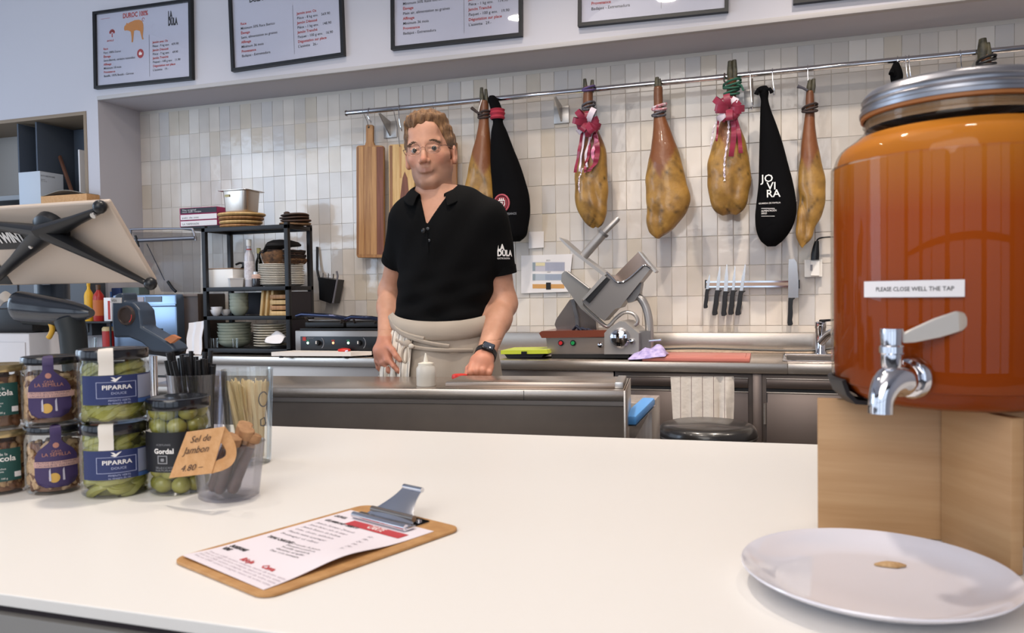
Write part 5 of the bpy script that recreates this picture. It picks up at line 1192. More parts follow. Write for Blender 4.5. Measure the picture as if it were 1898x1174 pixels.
body = sdf_obj('body', [(f_body2, (mn[0], YM - .28, .90), (mx[0], YM + .26, hz - .09), .0062),
                        (f_head, H0 - np.array([.125, .14, .135]), H0 + np.array([.125, .14, .14]), .0027),
                        (f_rh, RW - np.array([.08, .10, .14]), RW + np.array([.09, .09, .04]), .0024),
                        (f_lh, LW - np.array([.09, .13, .11]), LW + np.array([.08, .08, .05]), .0024)], SKIN, man)
def bm_(x, y, z):
    P = np.stack([x, y, z], 1); q = hq(P); ax = np.abs(q[:, 0])
    lip = np.exp(-((q[:, 2] + .0672) / .0065) ** 2 - (ax / .021) ** 4) * (q[:, 1] > .07)
    stub = np.clip(1 - np.abs((q[:, 2] + .085) / .045) ** 3, 0, 1) * (q[:, 1] > -.005) * (np.linalg.norm(q, axis=1) < .16) * .75 * np.clip((ax * 1.0 + .045 - np.maximum(0, q[:, 2] + .05) * 1.5) / .04, 0, 1)
    cheek = np.exp(-((ax - .045) / .018) ** 2 - ((q[:, 2] + .03) / .02) ** 2) * .45 * (q[:, 1] > .02) + np.exp(-(ax / .013) ** 2 - ((q[:, 2] + .034) / .014) ** 2) * .6 * (q[:, 1] > .08)
    hand = ((np.linalg.norm(P - (LW + [0, -.04, -.05]), axis=1) < .08) | (np.linalg.norm(P - (RW + [0, 0, -.07]), axis=1) < .09)) * .5
    return lip * .9, stub, cheek + hand + .25 * np.exp(-((ax - .078) / .01) ** 2) * (np.linalg.norm(q, axis=1) < .12)
mask(body, bm_)
# eyes, brows, hair, glasses
for sx in (-1, 1):
    c = HP(sx * .0305, .0722, -.0008); e = put('eye', MB().ball(c, .0134, 24), mat('shaded eye white', '958a83', .15), man)  # shade on the eyeball is put into its grey colour
    d = (HP(sx * .0305 + .003, .09, -.001) - c).normalized()
    put('iris', MB().lathe([(.0074, .0114), (.0045, .0136), (0, .0144)], c, 18, axis=d), mat('grey brown iris', '3a322a', .15, coat=.5), e)
    put('pupil', MB().lathe([(.0028, .0143), (0, .0148)], c, 14, axis=d), mat('pupil', '050505', .1), e)
    br = MB()
    for k in range(40):
        t = k / 39; x = sx * (.012 + .037 * t); z = .0185 + .006 * math.sin(PI * min(1, t * 1.1)) - .004 * t; y = .0875 - .013 * t ** 1.5 + .002
        p = HP(x, y, z + R.uniform(-.002, .002)); br.tube([p, p + (HP(x + sx * .006, y - .0015, z + .003) - HP(x, y, z))], [.0019, .0006], 5)
    put('eyebrow', br, mat('brown brow hair', '4a3524', .8), man, kind='stuff')
def hair(P):
    q = hq(P); x, y, z = q.T; ax = np.abs(x)
    d = ell(q, (0, -.018, .038), (.0815, .100, .090))
    d = smin(d, ell(q, (.004, .030, .098), (.062, .058, .030)), .03)
    d = smin(d, ell(q, (-.02, .058, .094), (.035, .030, .020)), .02)
    d = d + .0022 * np.sin(x * 170 + 5 * np.sin(y * 40) + z * 60) + .0018 * np.sin(x * 330 + y * 90 - z * 120) + .003 * np.sin(y * 70 + x * 50) * (z > .06)
    front = np.interp(y, [-.11, -.045, -.03, .012, .022, .040, .060, .075], [-.075, -.070, -.008, .000, -.018, .022, .058, .070])
    front = front + .010 * np.exp(-((ax - .050) / .014) ** 2) * (y > .03) - .016 * np.exp(-((x + .040) / .014) ** 2) * (y > .035) + .003 * np.sin(x * 300)
    return smax(d, (front - z), .010)
HAIR = mat('sandy hair', '5e4029', .5, noise=(14, 6), color2='a07850', stretch=(9, 9, 1.6), bump=(70, .8, .004), attr=[(0, '5a4a3e')])
ho = sdf_obj('hair', [(hair, H0 - np.array([.13, .14, .10]), H0 + np.array([.13, .14, .16]), .0030)], HAIR, man)
def hm(x, y, z):
    q = hq(np.stack([x, y, z], 1)); return np.clip((.045 - q[:, 2]) / .04, 0, 1) * .9 * (np.abs(q[:, 0]) > .05) + np.clip((.03 - q[:, 2]) / .03, 0, 1) * .6 * (q[:, 1] < 0), 0 * x, 0 * x
mask(ho, hm)
gl = put('glasses', MB().tube([HP(-.008, .099, .001), HP(0, .1005, .004), HP(.008, .099, .001)], .0011, 6), mat('rose gold wire', 'a07a6a', .25, .9), man)
for sx in (-1, 1):
    rim = [HP(sx * (.031 + .0235 * math.copysign(abs(math.cos(a)) ** .75, math.cos(a))), .0975 - .010 * ((math.cos(a) + 1) / 2) ** 2, -.002 + .0165 * math.copysign(abs(math.sin(a)) ** .8, math.sin(a))) for a in (2 * PI * k / 28 for k in range(28))]
    c = V((0, 0, 0))
    for p in rim: c += p / 28
    put('lens', MB().add(rim + [c], [(i, (i + 1) % 28, 28) for i in range(28)]), thin_glass('spectacle lens', 'ffffff', .008, edge=.15), gl)
    put('rim', MB().tube(rim + rim[:1], .0007, 5), mat('rose gold wire', 'a07a6a', .25, .9), gl)
    put('temple', MB().tube([HP(sx * .0545, .0880, .004), HP(sx * .068, .078, .005), HP(sx * .0765, .03, .004), HP(sx * .079, -.005, .002), HP(sx * .079, -.022, -.012)], .0011, 6), mat('rose gold wire', 'a07a6a', .25, .9), gl)
# polo shirt
rse = mid(RS, RE, .57); lse = mid(LS, LE, .62)
rdir = (RE - RS) / np.linalg.norm(RE - RS); ldir = (LE - LS) / np.linalg.norm(LE - LS)
zhem = float(A(820, 612, -.1)[2]); VB = A(789, 417, -.11); fx = RB[:, 0]; fy = -RB[:, 1]
def shirt(P):
    z = P[:, 2]; lx = (P - A(820, 500, 0)) @ fx
    d = torso(P, .011)
    r = cap(P, RS, rse, .060, .054); r = smax(r, (P - rse) @ rdir, .006)
    l = cap(P, LS, lse, .063, .060); l = smax(l, (P - lse) @ ldir, .006)
    d = smin(smin(d, r, .022), l, .022)
    w = np.clip((1.34 - z) / .2, 0, 1)
    d = d + .0045 * w * np.sin(z * 62 + lx * 16 + 2 * np.sin(lx * 13)) + .0025 * np.sin(z * 35 - lx * 55) + .003 * w * np.sin(z * 110 - lx * 30)
    d = smax(d, -cap(P, NKB - [0, 0, .03], NKT + [0, 0, .06], .065, .066), .006)
    t = (z - VB[2]); xx = (P - VB) @ fx - t * .20; op = np.abs(xx) - t * .46
    front = -((P - A(812, 400, 0)) @ fy) + .02
    d = smax(d, -np.maximum(np.maximum(op, -t), front), .004)
    return smax(smax(d, zhem - z, .008), z - (NKB[2] + .055), .01)
POLO = mat('black cotton pique', '0a0a0b', .9, bump=(300, .15, .0008), spec=.15)
so_ = sdf_obj('polo_shirt', [(shirt, (mn[0], YM - .20, zhem - .03), (mx[0], YM + .26, NKB[2] + .06), .0052)], POLO, man)
for nm, c, dr, r in (('sleeve_hem', rse, rdir, .0550), ('sleeve_hem', lse, ldir, .0610)):
    rg = ring(V((c - dr * .022).tolist()), V(dr.tolist()), r, 28); rg2 = ring(V((c + dr * .004).tolist()), V(dr.tolist()), r - .001, 28)
    rg3 = ring(V((c + dr * .004).tolist()), V(dr.tolist()), r - .006, 28); rg4 = ring(V((c - dr * .022).tolist()), V(dr.tolist()), r - .006, 28)
    put(nm, MB().loft([rg4, rg, rg2, rg3], False), POLO, so_)
P = []; nc = V((mid(NKB, NKT, .35) + [0, 0, .010]).tolist()); F = V(fy.tolist()); X_ = V(fx.tolist())
for i in range(33):
    th_ = math.radians(-152 + 304 * i / 32); u = abs(th_) / math.radians(152)      # 0 = back of neck
    dr = -F * math.cos(th_) + X_ * math.sin(th_)
    drop = -.008 - .047 * u ** 2.2; r0_ = .067 + .008 * u ** 3; fall = .034 + .018 * u ** 5
    top = nc + dr * r0_ + V((0, 0, .030 + drop)); fold = nc + dr * (r0_ + .006) + V((0, 0, .036 + drop)); mid_ = nc + dr * (r0_ + .018 + .010 * u ** 2) + V((0, 0, .022 + drop)); low = nc + dr * (r0_ + .032 + .020 * u ** 3) + V((0, 0, .036 + drop - fall))
    if i in (0, 32): low += (X_ * (.010 if th_ > 0 else -.010)) * -1
    ins = nc + dr * (r0_ - .001) + V((0, 0, .002 + drop))
    P.append([ins, top, fold, mid_, low])
co_ = put('collar', MB().sheet(P, .0035), POLO, man); md = co_.modifiers.new('s', 'SUBSURF'); md.levels = md.render_levels = 1
pl0 = V(VB.tolist()); pk_ = MB()
for k in range(2): pk_.lathe([(0, .003), (.005, .0025), (.0055, 0)], V(A(793 + 2 * k, 424 + 22 * k, -.113).tolist()), 12, axis=F)
put('button', pk_, mat('black button', '1a1a1c', .3), so_, kind='stuff')
q = MB(); q.tube([V(A(789, 416, -.112).tolist()), V(A(792, 440, -.118).tolist()), V(A(794, 468, -.119).tolist())], .0022, 6); put('placket_seam', q, POLO, so_)
q = MB(); q.ball(V(A(785, 428, -.122).tolist()), (.008, .006, .009), 10); put('lapel_microphone', q, BLACKP, so_)
sd_ = V(fx.tolist()) * .85 + V((0, .30, 0)); ang_ = V(ldir.tolist()) * -1
xd_ = (V((.95, .32, -.28))).normalized(); yd_ = (ang_ - xd_ * ang_.dot(xd_)).normalized()
ac = mid(LS, LE, .33); lgo = at(926, 464, YM + .02); lgo = V((ac[0] + .3 * (lgo.x - ac[0]) - .0, ac[1] - .06, lgo.z)); vw = V((CAM.x - ac[0], CAM.y - ac[1])).normalized(); va = math.atan2(vw.y, vw.x) + .10
lo_ = lambda z: V((ac[0] + .066 * math.cos(va), ac[1] + .066 * math.sin(va), z))
text('LA\nDULA', lo_(at(926, 464, YM + .02).z), (1, 0, 0), (0, 0, 1), .026, WHITEINK, so_, bold=.05, lines=.72, off=.0065, wrap=((ac[0], ac[1]), .066), fit=.050)
text('GASTRONOMIA', lo_(at(926, 481, YM + .02).z), (1, 0, 0), (0, 0, 1), .008, WHITEINK, so_, fit=.040, off=.007, wrap=((ac[0] + .003, ac[1] + .004), .066))
# watch on the resting wrist
wd = V((LW - LE).tolist()).normalized(); wc = V(LW.tolist()) - wd * .004
wt_ = put('watch', MB().loft([ring(wc - wd * .011, wd, .0305, 28), ring(wc - wd * .011, wd, .0335, 28), ring(wc + wd * .011, wd, .0335, 28), ring(wc + wd * .011, wd, .0305, 28)], False), mat('black rubber strap', '17171b', .5), man)
fo = (CAM - wc).normalized(); fo = (fo - wd * fo.dot(wd)).normalized(); sd2 = wd.cross(fo); T = Matrix((( *sd2, 0), (*wd, 0), (*fo, 0), (0, 0, 0, 1))).transposed(); T.translation = wc + fo * .034
put('watch_case', MB().box((-.019, -.017, -.006), (.019, .017, .006), .005, T=T), mat('black watch case', '202126', .25, .6), wt_)
put('watch_face', MB().box((-.015, -.013, .006), (.015, .013, .0068), .001, T=T), mat('watch glass', '3a414c', .1, coat=1), wt_)
# apron
APR = mat('beige canvas apron', 'a89c8e', .9, noise=(4, 3), color2='b5a99a', bump=(220, .2, .001))
rings = []
zt_ = float(A(820, 607, -.12)[2])
for k in range(26):
    t = k / 25; z = zt_ + .004 - t * (zt_ - .50); a_ = .158 + .022 * min(1, t * 3) + .02 * t; b_ = .120 + .018 * min(1, t * 4) + .02 * t; c = A(822 + 3 * min(1, t * 5), 640, .015); rg = []
    for i in range(72):
        th_ = 2 * PI * i / 72; s = 1 + .022 * min(1, t * 6) * math.sin(7 * th_ + 5 * t) + .012 * math.sin(17 * th_ + 3 * t) * min(1, t * 5)
        lx, ly = a_ * s * math.cos(th_), b_ * s * math.sin(th_)
        dz = (.020 * (math.cos(th_) ** 2) if math.sin(th_) < 0 else .02) * (1 - min(1, t * 6))
        rg.append(V((c[0] + lx * math.cos(BE) - ly * math.sin(BE), c[1] + lx * math.sin(BE) + ly * math.cos(BE), z + dz - .006 * t * math.sin(3 * th_))))
    rings.append(rg)
ap = put('apron', MB().loft(rings, True), APR, man, ang=70)
def around(s, z, lift=0.): # point on the waist line: s = -1..1 from image left to right across the front
    th_ = -PI / 2 + s * 1.25; c = A(822, 640, .015); lx, ly = (.164 + lift) * math.cos(th_), (.126 + lift) * math.sin(th_)
    return V((c[0] + lx * math.cos(BE) - ly * math.sin(BE), c[1] + lx * math.sin(BE) + ly * math.cos(BE), z))
P = []
for i in range(33):
    s = -1.15 + 2.3 * i / 32; z = zt_ + .012 + .024 * min(1.1, abs(s - .05)) ** 2 - .002
    P.append([around(s, z + .004, -.002), around(s, z - .002, .008), around(s, z - .015, .012), around(s, z - .032 - .006 * math.sin(3 * s), .012), around(s, z - .048, .006), around(s, z - .052, -.004)])
put('waistband', MB().sheet(P, .004), APR, ap, ang=80)
for k, (z0_, dz_) in enumerate(((-.040, -.02), (-.052, -.035), (-.07, -.01))):
    q = [around(s, zt_ + z0_ + .05 * (-s) ** 2 * (s < 0) + dz_ * s, .014 + .003 * math.sin(9 * s)) for s in [-1.0 + .12 * i for i in range(8 + 3 * k)]]
    put('apron_fold', MB().tube(q, .0055, 8, flat=1.2), APR, ap)
kn = around(-.42, zt_ - .052, .016)
put('knot', MB().ball(kn, (.016, .012, .014), 12), APR, ap)
put('tie_end', MB().tube(cr([tuple(kn + V(d)) for d in ((0, 0, 0), (.010, -.012, -.03), (.006, -.012, -.07), (.002, -.01, -.13))], 4), .004, 6), mat('cream tie cord', 'cfc6b8', .8), ap)
put('tie_loop', MB().tube(cr([tuple(kn + V(d)) for d in ((0, 0, 0), (-.012, -.014, -.02), (-.010, -.018, -.05), (.0, -.014, -.055), (.004, -.01, -.02), (0, 0, 0))], 4), .0035, 6), APR, ap)
put('tie_bow', MB().ball(kn + V((.018, -.012, -.006)), (.010, .006, .008), 10), mat('cream tie cord', 'cfc6b8', .8), ap)
# striped towel tucked into the apron
TW2 = mat('cream striped towel', 'e4dccf', .9, stripes=(0, 45, .16, '7a726c'), bump=(40, .4, .006)); P = []
for i in range(31):
    t = i / 30; row = []
    for j in range(16):
        s = j / 15; xt, xb = 727 + 38 * t, 699 + 58 * t; y_ = 612 + 14 * t
        px = xt + (xb - xt) * min(1, s * 1.3) ** .8; py = y_ + (742 - y_) * s
        row.append(at(px, py, YM - .115 - .030 * min(1, 2 * s) + .0055 * math.sin(22 * t + 2 * s) * (.4 + s) + .02 * (1 - t)))
    P.append(row)
put('striped_towel', MB().sheet(P, .003), TW2, man, ang=80)
# trousers and shoes
TR = mat('dark trousers', '24242a', .85)
hipc = A(824, 650, .02)
LG = [(hipc + fx * s * .09, np.array([hipc[0] + fx[0] * s * .12, hipc[1] + fx[1] * s * .12 - .01, .50]), np.array([hipc[0] + fx[0] * s * .13, hipc[1] + fx[1] * s * .13 + .03, .09])) for s in (-1, 1)]
def trs(P):
    d = None
    for h_, k_, a_ in LG:
        e = smin(cap(P, h_, k_, .085, .062), cap(P, k_, a_, .062, .052), .03); d = e if d is None else smin(d, e, .03)
    return smax(smin(d, ell(P, hipc, (.148, .108, .13), RB), .04), .085 - P[:, 2], .004)
sdf_obj('trousers', [(trs, (hipc[0] - .3, YM - .2, .06), (hipc[0] + .3, YM + .25, 1.12), .011)], TR, man)
for h_, k_, a_ in LG:
    def sh(P, a_=a_): return smax(smin(cap(P, a_ + [0, .02, -.045], a_ + np.array([.03, -.17, -.052]), .042, .036), cap(P, a_ + [0, .01, 0], a_ + [0, .01, -.04], .045), .03), .001 - P[:, 2], .003)
    sdf_obj('shoe', [(sh, (a_[0] - .1, a_[1] - .28, -.01), (a_[0] + .14, a_[1] + .12, .16), .007)], BLACKP, man)
# ============================================================ steel preparation station between counter and man
ZT = .97
a0, b0 = atz(505, 718.5, ZT), atz(1160, 724.5, ZT)
sx = (b0 - a0).normalized(); sy = V((-sx.y, sx.x, 0)); Ls = (b0 - a0).length
def TS(x, y, z): return a0 + sx * x + sy * y + V((0, 0, z - ZT))
def sbox(mb, x0, x1, y0, y1, z0, z1, bev=.0, m=0):
    T = Matrix(((sx.x, sy.x, 0, a0.x), (sx.y, sy.y, 0, a0.y), (0, 0, 1, 0), (0, 0, 0, 1))); return mb.box((x0, y0, z0), (x1, y1, z1), bev, m, T)
stn = thing('prep_station', 'long brushed steel preparation station with a dark front panel in front of the man', 'counter', TS(Ls / 2, .15, 0))
put('top', sbox(MB(), -.42, Ls, 0, .29, ZT - .028, ZT, .003), STEEL, stn)
put('lip_panel', sbox(MB(), -.415, Ls - .004, .006, .03, ZT - .040, ZT - .028), STEELD, stn)
put('front_panel', sbox(MB(), -.415, Ls - .004, .010, .03, .08, ZT - .040, .001), mat('dark patinated steel', '5f564e', .5, .6, noise=(4, 5), color2='554c46'), stn)
for x in (.70, 1.3): put('seam', sbox(MB(), x, x + .0015, -.0005, .006, ZT - .026, ZT - .002), BLACKM, stn)
put('end_panel', sbox(MB(), Ls - .006, Ls, -.001, .29, .06, ZT - .0, .001), STEEL, stn)
put('back_panel', sbox(MB(), -.41, Ls - .01, .225, .24, .12, ZT - .028), STEELD, stn)
x8 = (atz(806, 712, ZT + .02) - a0).dot(sx)
put('raised_ledge', sbox(MB(), x8, Ls - .008, .045, .20, ZT + .0005, ZT + .014, .002), STEEL, stn)
put('ledge_front', sbox(MB(), x8, Ls - .03, .040, .046, ZT + .0005, ZT + .012, .001), mat('warm reflecting steel', 'b8a596', .28, .95), stn)
put('ledge_end', sbox(MB(), Ls - .03, Ls - .008, .036, .2, ZT + .0005, ZT + .017, .002), ALU, stn)
for x in (-.4, Ls - .05): put('foot', sbox(MB(), x, x + .04, .03, .07, 0, .08), BLACKM, stn)
# bracket shelf with a blue board at its right end
zb = .885
bf = atz(1190, 737, zb); bn = atz(1163, 768, zb); bm0 = TS(Ls, 0, 0)
bl = thing('blue_cutting_board', 'bright blue cutting board on the bracket at the right end of the steel station', 'cutting board', (bf.x - .05, bf.y - .15, zb - .03))
x1 = bf.x; x0_ = bm0.x + .004
put('board', MB().box((x0_, bn.y - .03, zb - .025), (x1, bf.y, zb), .006), mat('blue board plastic', '5aa2e8', .4), bl)
brk = thing('side_bracket', 'slanted steel side bracket below the blue cutting board', 'bracket', (x1 - .05, bf.y - .15, zb - .12))
put('bracket_plate', MB().box((x0_, bn.y - .03, zb - .028), (x1 + .012, bf.y + .02, zb - .026)), STEEL, brk)
q = MB(); q.add([(x1 + .012, bn.y - .03, zb - .026), (x1 + .012, bf.y + .02, zb - .026), (x1 + .012, bf.y + .02, zb - .06), (x1 + .012, bn.y - .03, zb - .10), (x1 + .015, bn.y - .03, zb - .026), (x1 + .015, bf.y + .02, zb - .026), (x1 + .015, bf.y + .02, zb - .06), (x1 + .015, bn.y - .03, zb - .10)],
                [(0, 1, 2, 3), (7, 6, 5, 4), (0, 4, 5, 1), (1, 5, 6, 2), (2, 6, 7, 3), (3, 7, 4, 0)])
put('bracket_side', q, STEEL, brk, smooth=False)
e0 = at(1210, 746, bf.y + .05)
sd = thing('side_locker', 'narrow pale steel locker behind the blue cutting board', 'cabinet', (e0.x - .08, bf.y + .12, 0))
put('locker_body', MB().box((e0.x - .16, bf.y + .03, .02), (e0.x, bf.y + .22, e0.z), .002), mat('pale steel with painted reflection', 'a89a90', .35, .7, noise=(5, 3), color2='d4cbc2', stretch=(7, 1, .7)), sd)  # vertical stripes of reflection painted into the steel colour
# squeeze bottle
cb = TS((atz(790, 716, ZT) - a0).dot(sx), .06, ZT)
sq = thing('squeeze_bottle', 'clear squeeze bottle of yellowish dressing standing on the steel station', 'bottle', cb)
hb = (at(790, 655, cb.y).z - ZT); r = .0265
put('bottle_body', MB().lathe([(0, .0005), (r * .95, .0005), (r, .004), (r * 1.0, hb * .40), (r * .98, hb * .55), (r * .8, hb * .62), (r * .72, hb * .66), (0, hb * .66)], cb, 26), mat('milky bottle plastic', 'dfdad0', .3, trans=.0, alpha=.78), sq)
put('dressing', MB().lathe([(0, .002), (r * .9, .002), (r * .94, .006), (r * .94, .028), (0, .028)], cb, 24), mat('yellow dressing', 'b59a4a', .3), sq)
put('cap', MB().lathe([(r * .74, hb * .62), (r * .80, hb * .625), (r * .80, hb * .70), (r * .4, hb * .73), (0, hb * .73)], cb, 24), mat('cream cap', 'e6dfcf', .4), sq)
put('nozzle', MB().lathe([(r * .26, hb * .72), (r * .22, hb * .80), (r * .07, hb), (0, hb)], cb, 14), mat('cream cap', 'e6dfcf', .4), sq)
rc = TS((atz(845, 706, ZT) - a0).dot(sx), .235, ZT)
tag(put('screw_cap', MB().lathe([(0, .0005), (.022, .0005), (.024, .005), (.022, .013), (.016, .015), (0, .015)], rc, 22), RED), 'small red screw lid on the steel station left of the resting fist', 'lid')
# ============================================================ white front counter
ZK = .92
k0, k1 = atz(505, 790, ZK), atz(1510, 824, ZK); kd = (k1 - k0).normalized()
pL = k0 - kd * 1.9; pR = k1 + kd * 1.5; YFR = .590
KW = mat('white solid counter', 'e9e5df', .38, spec=.4)
poly = [(pL.x, YFR), (pR.x, YFR), (pR.x, pR.y), (pL.x, pL.y)]
ctr = thing('service_counter', 'large white service counter across the foreground', 'counter', (-.6, 1.05, 0))
ob = put('counter_top', MB().prism(poly, (0, 0, ZK - .013), (1, 0, 0), (0, 1, 0), (0, 0, .013)), KW, ctr, smooth=False); md = ob.modifiers.new('b', 'BEVEL'); md.width = .0015; md.segments = 2
put('recess_strip', MB().box((pL.x + .01, YFR + .012, ZK - .024), (pR.x - .01, YFR + .03, ZK - .013)), mat('dark brown strip', '2c2225', .6), ctr)
put('front_panel', MB().box((pL.x + .01, YFR + .004, .08), (pR.x - .01, YFR + .02, ZK - .024), .001), mat('grey counter panel', '86837f', .5), ctr)
put('plinth', MB().box((pL.x + .01, YFR + .05, 0), (pR.x - .01, YFR + .07, .08)), BLACKM, ctr)
put('counter_body', MB().box((pL.x + .01, YFR + .02, .08), (pR.x - .01, min(pL.y, pR.y) - .12, ZK - .014)), mat('grey counter body', '6f6c69', .6), ctr)
# ============================================================ jars on the counter
NUT = mat('nut shells', 'a98157', .6, noise=(40, 2), color2='c9a478'); NUT2 = mat('brown nut skins', '6d4730', .6, noise=(40, 2), color2='8a6044')
PEP = mat('green peppers', '7d7c34', .3, noise=(14, 3), color2='a3a04c', coat=.5); OLV = mat('green olives', '87853a', .3, noise=(20, 3), color2='a09c48', coat=.5)
BRINE = thin_glass('brine', 'e9e6b4', .03)
def fill(c, r, h, n, size, m2, seed, kind='nut'):
    rr = random.Random(seed); q = MB()
    for k in range(n):
        a = rr.uniform(0, 2 * PI); z = rr.uniform(size[2], h - size[2] * .6); rad = (r - size[0] * .95) * (1 if rr.random() < .8 else rr.random() ** .5)
        Rm = Matrix.Rotation(a, 3, 'Z') @ Matrix.Rotation(rr.uniform(-.9, .9), 3, 'X') @ Matrix.Rotation(rr.uniform(-.3, .3), 3, 'Y')
        if kind == 'pepper':
            L = rr.uniform(.016, .028); el = rr.uniform(-.35, .35); pts = []
            for t in range(7):
                u = (t - 3) / 3; aa = a + u * L / r * 1.3; pts.append(V((c[0] + rad * math.cos(aa), c[1] + rad * math.sin(aa), c[2] + z + u * L * math.sin(el) + .003 * math.sin(3 * u))))
            q.tube(pts, [.002, .0055, .0075, .008, .0075, .006, .0015], 7, rr.choice((0, 1)))
        elif kind == 'cashew':
            p = V((c[0] + rad * math.cos(a), c[1] + rad * math.sin(a), c[2] + z)); pts = [p + Rm @ V((0, .010 * math.cos(t_), .009 * math.sin(t_))) for t_ in (-.3, .5, 1.4, 2.3, 3.2)]
            q.tube(pts, [.0025, .0052, .0058, .0050, .002], 7, rr.choice((0, 0, 1)))
        else: q.ball((c[0] + rad * math.cos(a), c[1] + rad * math.sin(a), c[2] + z), size, 8, rr.choice((0, 1)), Rm)
    return q
def band(r, z0, z1, a0_, a1_, c, n=22, th=.0004):
    P = [[V((c[0] + (r) * math.cos(a), c[1] + r * math.sin(a), c[2] + z)) for z in (z1, z0)] for a in [a0_ + (a1_ - a0_) * i / n for i in range(n + 1)]]
    return MB().sheet(P, th)
def jar(name, label, c, r, h, lidm, lidh=.014, group=None, waist=0.0, neck=.93, cap_r=1.0):
    t = thing(name, label, 'jar', c, group); z = c.z; cc = (c.x, c.y, c.z)
    put('glass', MB().lathe([(0, .0008), (r * .88, .0008), (r * .97, .004), (r, .010), (r * (1 - waist), h * .5), (r, h - lidh - .022), (r * .985, h - lidh - .012), (r * neck, h - lidh - .004), (r * neck, h - lidh * .5)], cc, 40), GLASS, t)
    q = put('lid', MB().lathe([(r * neck * .98, h - lidh - .001), (r * cap_r, h - lidh), (r * cap_r * 1.01, h - lidh + .002), (r * cap_r * 1.01, h - .0035), (r * cap_r * .985, h - .001), (r * cap_r * .93, h - .0005), (r * .8, h - .0015), (0, h - .0015)], cc, 40), lidm, t)
    return t
def toward(c): return math.atan2(CAM.y - c.y, CAM.x - c.x)
def circ(cx_, cz, rad, n, c, r, aF, m, t, nm, off=.0010):
    P = [V((c.x + (r + off) * math.cos(aF + (cx_ + rad * math.cos(a)) / r), c.y + (r + off) * math.sin(aF + (cx_ + rad * math.cos(a)) / r), c.z + cz + rad * math.sin(a))) for a in (2 * PI * i / n for i in range(n))]
    return put(nm, MB().add(P, [tuple(range(n))]), m, t, smooth=False)
BLACKLID = mat('black jar lid', '121216', .22, coat=.5)
NAVY = mat('navy label', '25305e', .5); NAVY2 = mat('navy print', '1c2750', .5)
def piparra(c, h, label, seed, rot):
    r = .050; t = jar('pepper_jar', label, c, r, h, BLACKLID, .016, 'blue labelled pepper jars'); a = toward(c) + rot
    put('peppers', fill(c, r - .004, h - .018, 120, (.008, .008, .008), 0, seed, 'pepper'), [PEP, mat('pale peppers', 'a5a35a', .3, coat=.5)], t, kind='stuff')
    put('pepper_core', MB().lathe([(0, .004), (r - .012, .004), (r - .011, h - .024), (0, h - .022)], c, 24), mat('dark brine', '5e5b26', .4), t)
    z0, z1 = h * .265, h * .655; w = .0385 / r
    lb = put('label', band(r + .0007, z0, z1, a - 1.12, a + 1.62, c, 40), NAVY, t)
    put('back_label', band(r + .0014, z0 + .007, z1 - .002, a + .52, a + 1.45, c), mat('pale blue grey label', '8e93a8', .5), lb)
    put('blue_edge', band(r + .0014, z0, z0 + .006, a + .52, a + 1.3, c), mat('blue edge', '3f5f9a', .5), lb)
    put('barcode', band(r + .0018, z0 + .001, z0 + .012, a + 1.18, a + 1.45, c), PAPER, lb)
    if True:
        o = lambda x, z: V((c.x + (r + .001) * math.cos(a + x / r), c.y + (r + .001) * math.sin(a + x / r), c.z + z))
        zc_ = (z0 + z1) / 2; lw = mat('pale label print', 'aab0cc', .6)
        text('PIPARRA', o(-.024, zc_ + .001), (1, 0, 0), (0, 0, 1), .0090, WHITEINK, lb, wrap=((c.x, c.y), r), fit=.040, bold=.02, off=.0016)
        text('DOUCE', o(-.012, zc_ - .0065), (1, 0, 0), (0, 0, 1), .005, lw, lb, wrap=((c.x, c.y), r), fit=.020, off=.0016)
        text('PIMENTS VERTS\nau vinaigre de vin', o(-.016, zc_ - .017), (1, 0, 0), (0, 0, 1), .004, lw, lb, wrap=((c.x, c.y), r), fit=.030, off=.0016)
        fr_ = MB(); x0_, x1_, zA, zB = -.032, .023, zc_ - .012, zc_ + .0115
        for xa_, xb_, za, zb_ in ((x0_, x1_, zB, zB + .0006), (x0_, x1_, zA, zA + .0006), (x0_, x0_ + .0007, zA, zB), (x1_ - .0007, x1_, zA, zB)):
            m_ = band(r + .0012, za, zb_, a + xa_ / r, a + xb_ / r, c, 10); fr_.add(m_.v, m_.f)
        put('label_frame', fr_, lw, lb, kind='stuff')
        wg = MB()
        for q_ in ([(-.008, .0145), (-.002, .012), (0, .0135), (.007, .020), (.002, .0185), (-.001, .0165), (-.004, .019), (-.008, .0195), (-.004, .016)],):
            P = [V((c.x + (r + .0015) * math.cos(a + (x - .004) / r), c.y + (r + .0015) * math.sin(a + (x - .004) / r), c.z + zc_ + z)) for x, z in q_]; wg.add(P, [tuple(range(len(P)))])
        put('swallow_mark', wg, WHITEINK, lb, smooth=False)
    # white paper seal over the lid
    sw = .013 / r; zz = [h * .66, h - .03, h - .016, h - .002]
    a2 = a - .36; P = [[V((c.x + rr_ * math.cos(a2 + s), c.y + rr_ * math.sin(a2 + s), c.z + z)) for s in (-sw * .8, 0, sw * .8)] for rr_, z in ((r + .001, h * .66), (r + .001, h - .036), (r * .97, h - .022), (r * 1.02, h - .017), (r * 1.022, h - .003), (r * .96, h + .0006), (r * .4, h + .0004))]
    put('paper_seal', MB().sheet(P, .0003), mat('cream paper seal', 'ddd6cc', .7), t, ang=80)
    return t
h1 = .112
c = atz(217, 912, ZK); piparra(c, h1, 'blue labelled jar of green peppers at the bottom of the right jar stack', 1, .10)
piparra(V((c.x + .001, c.y - .001, ZK + h1 + .0005)), h1, 'blue labelled jar of green peppers on top of the right jar stack', 2, .16)
PURPLE = mat('purple label', '3c2e58', .5); SALM = mat('salmon label strip', 'b9938a', .6); GOLDINK = mat('copper print', 'b07a6a', .5)
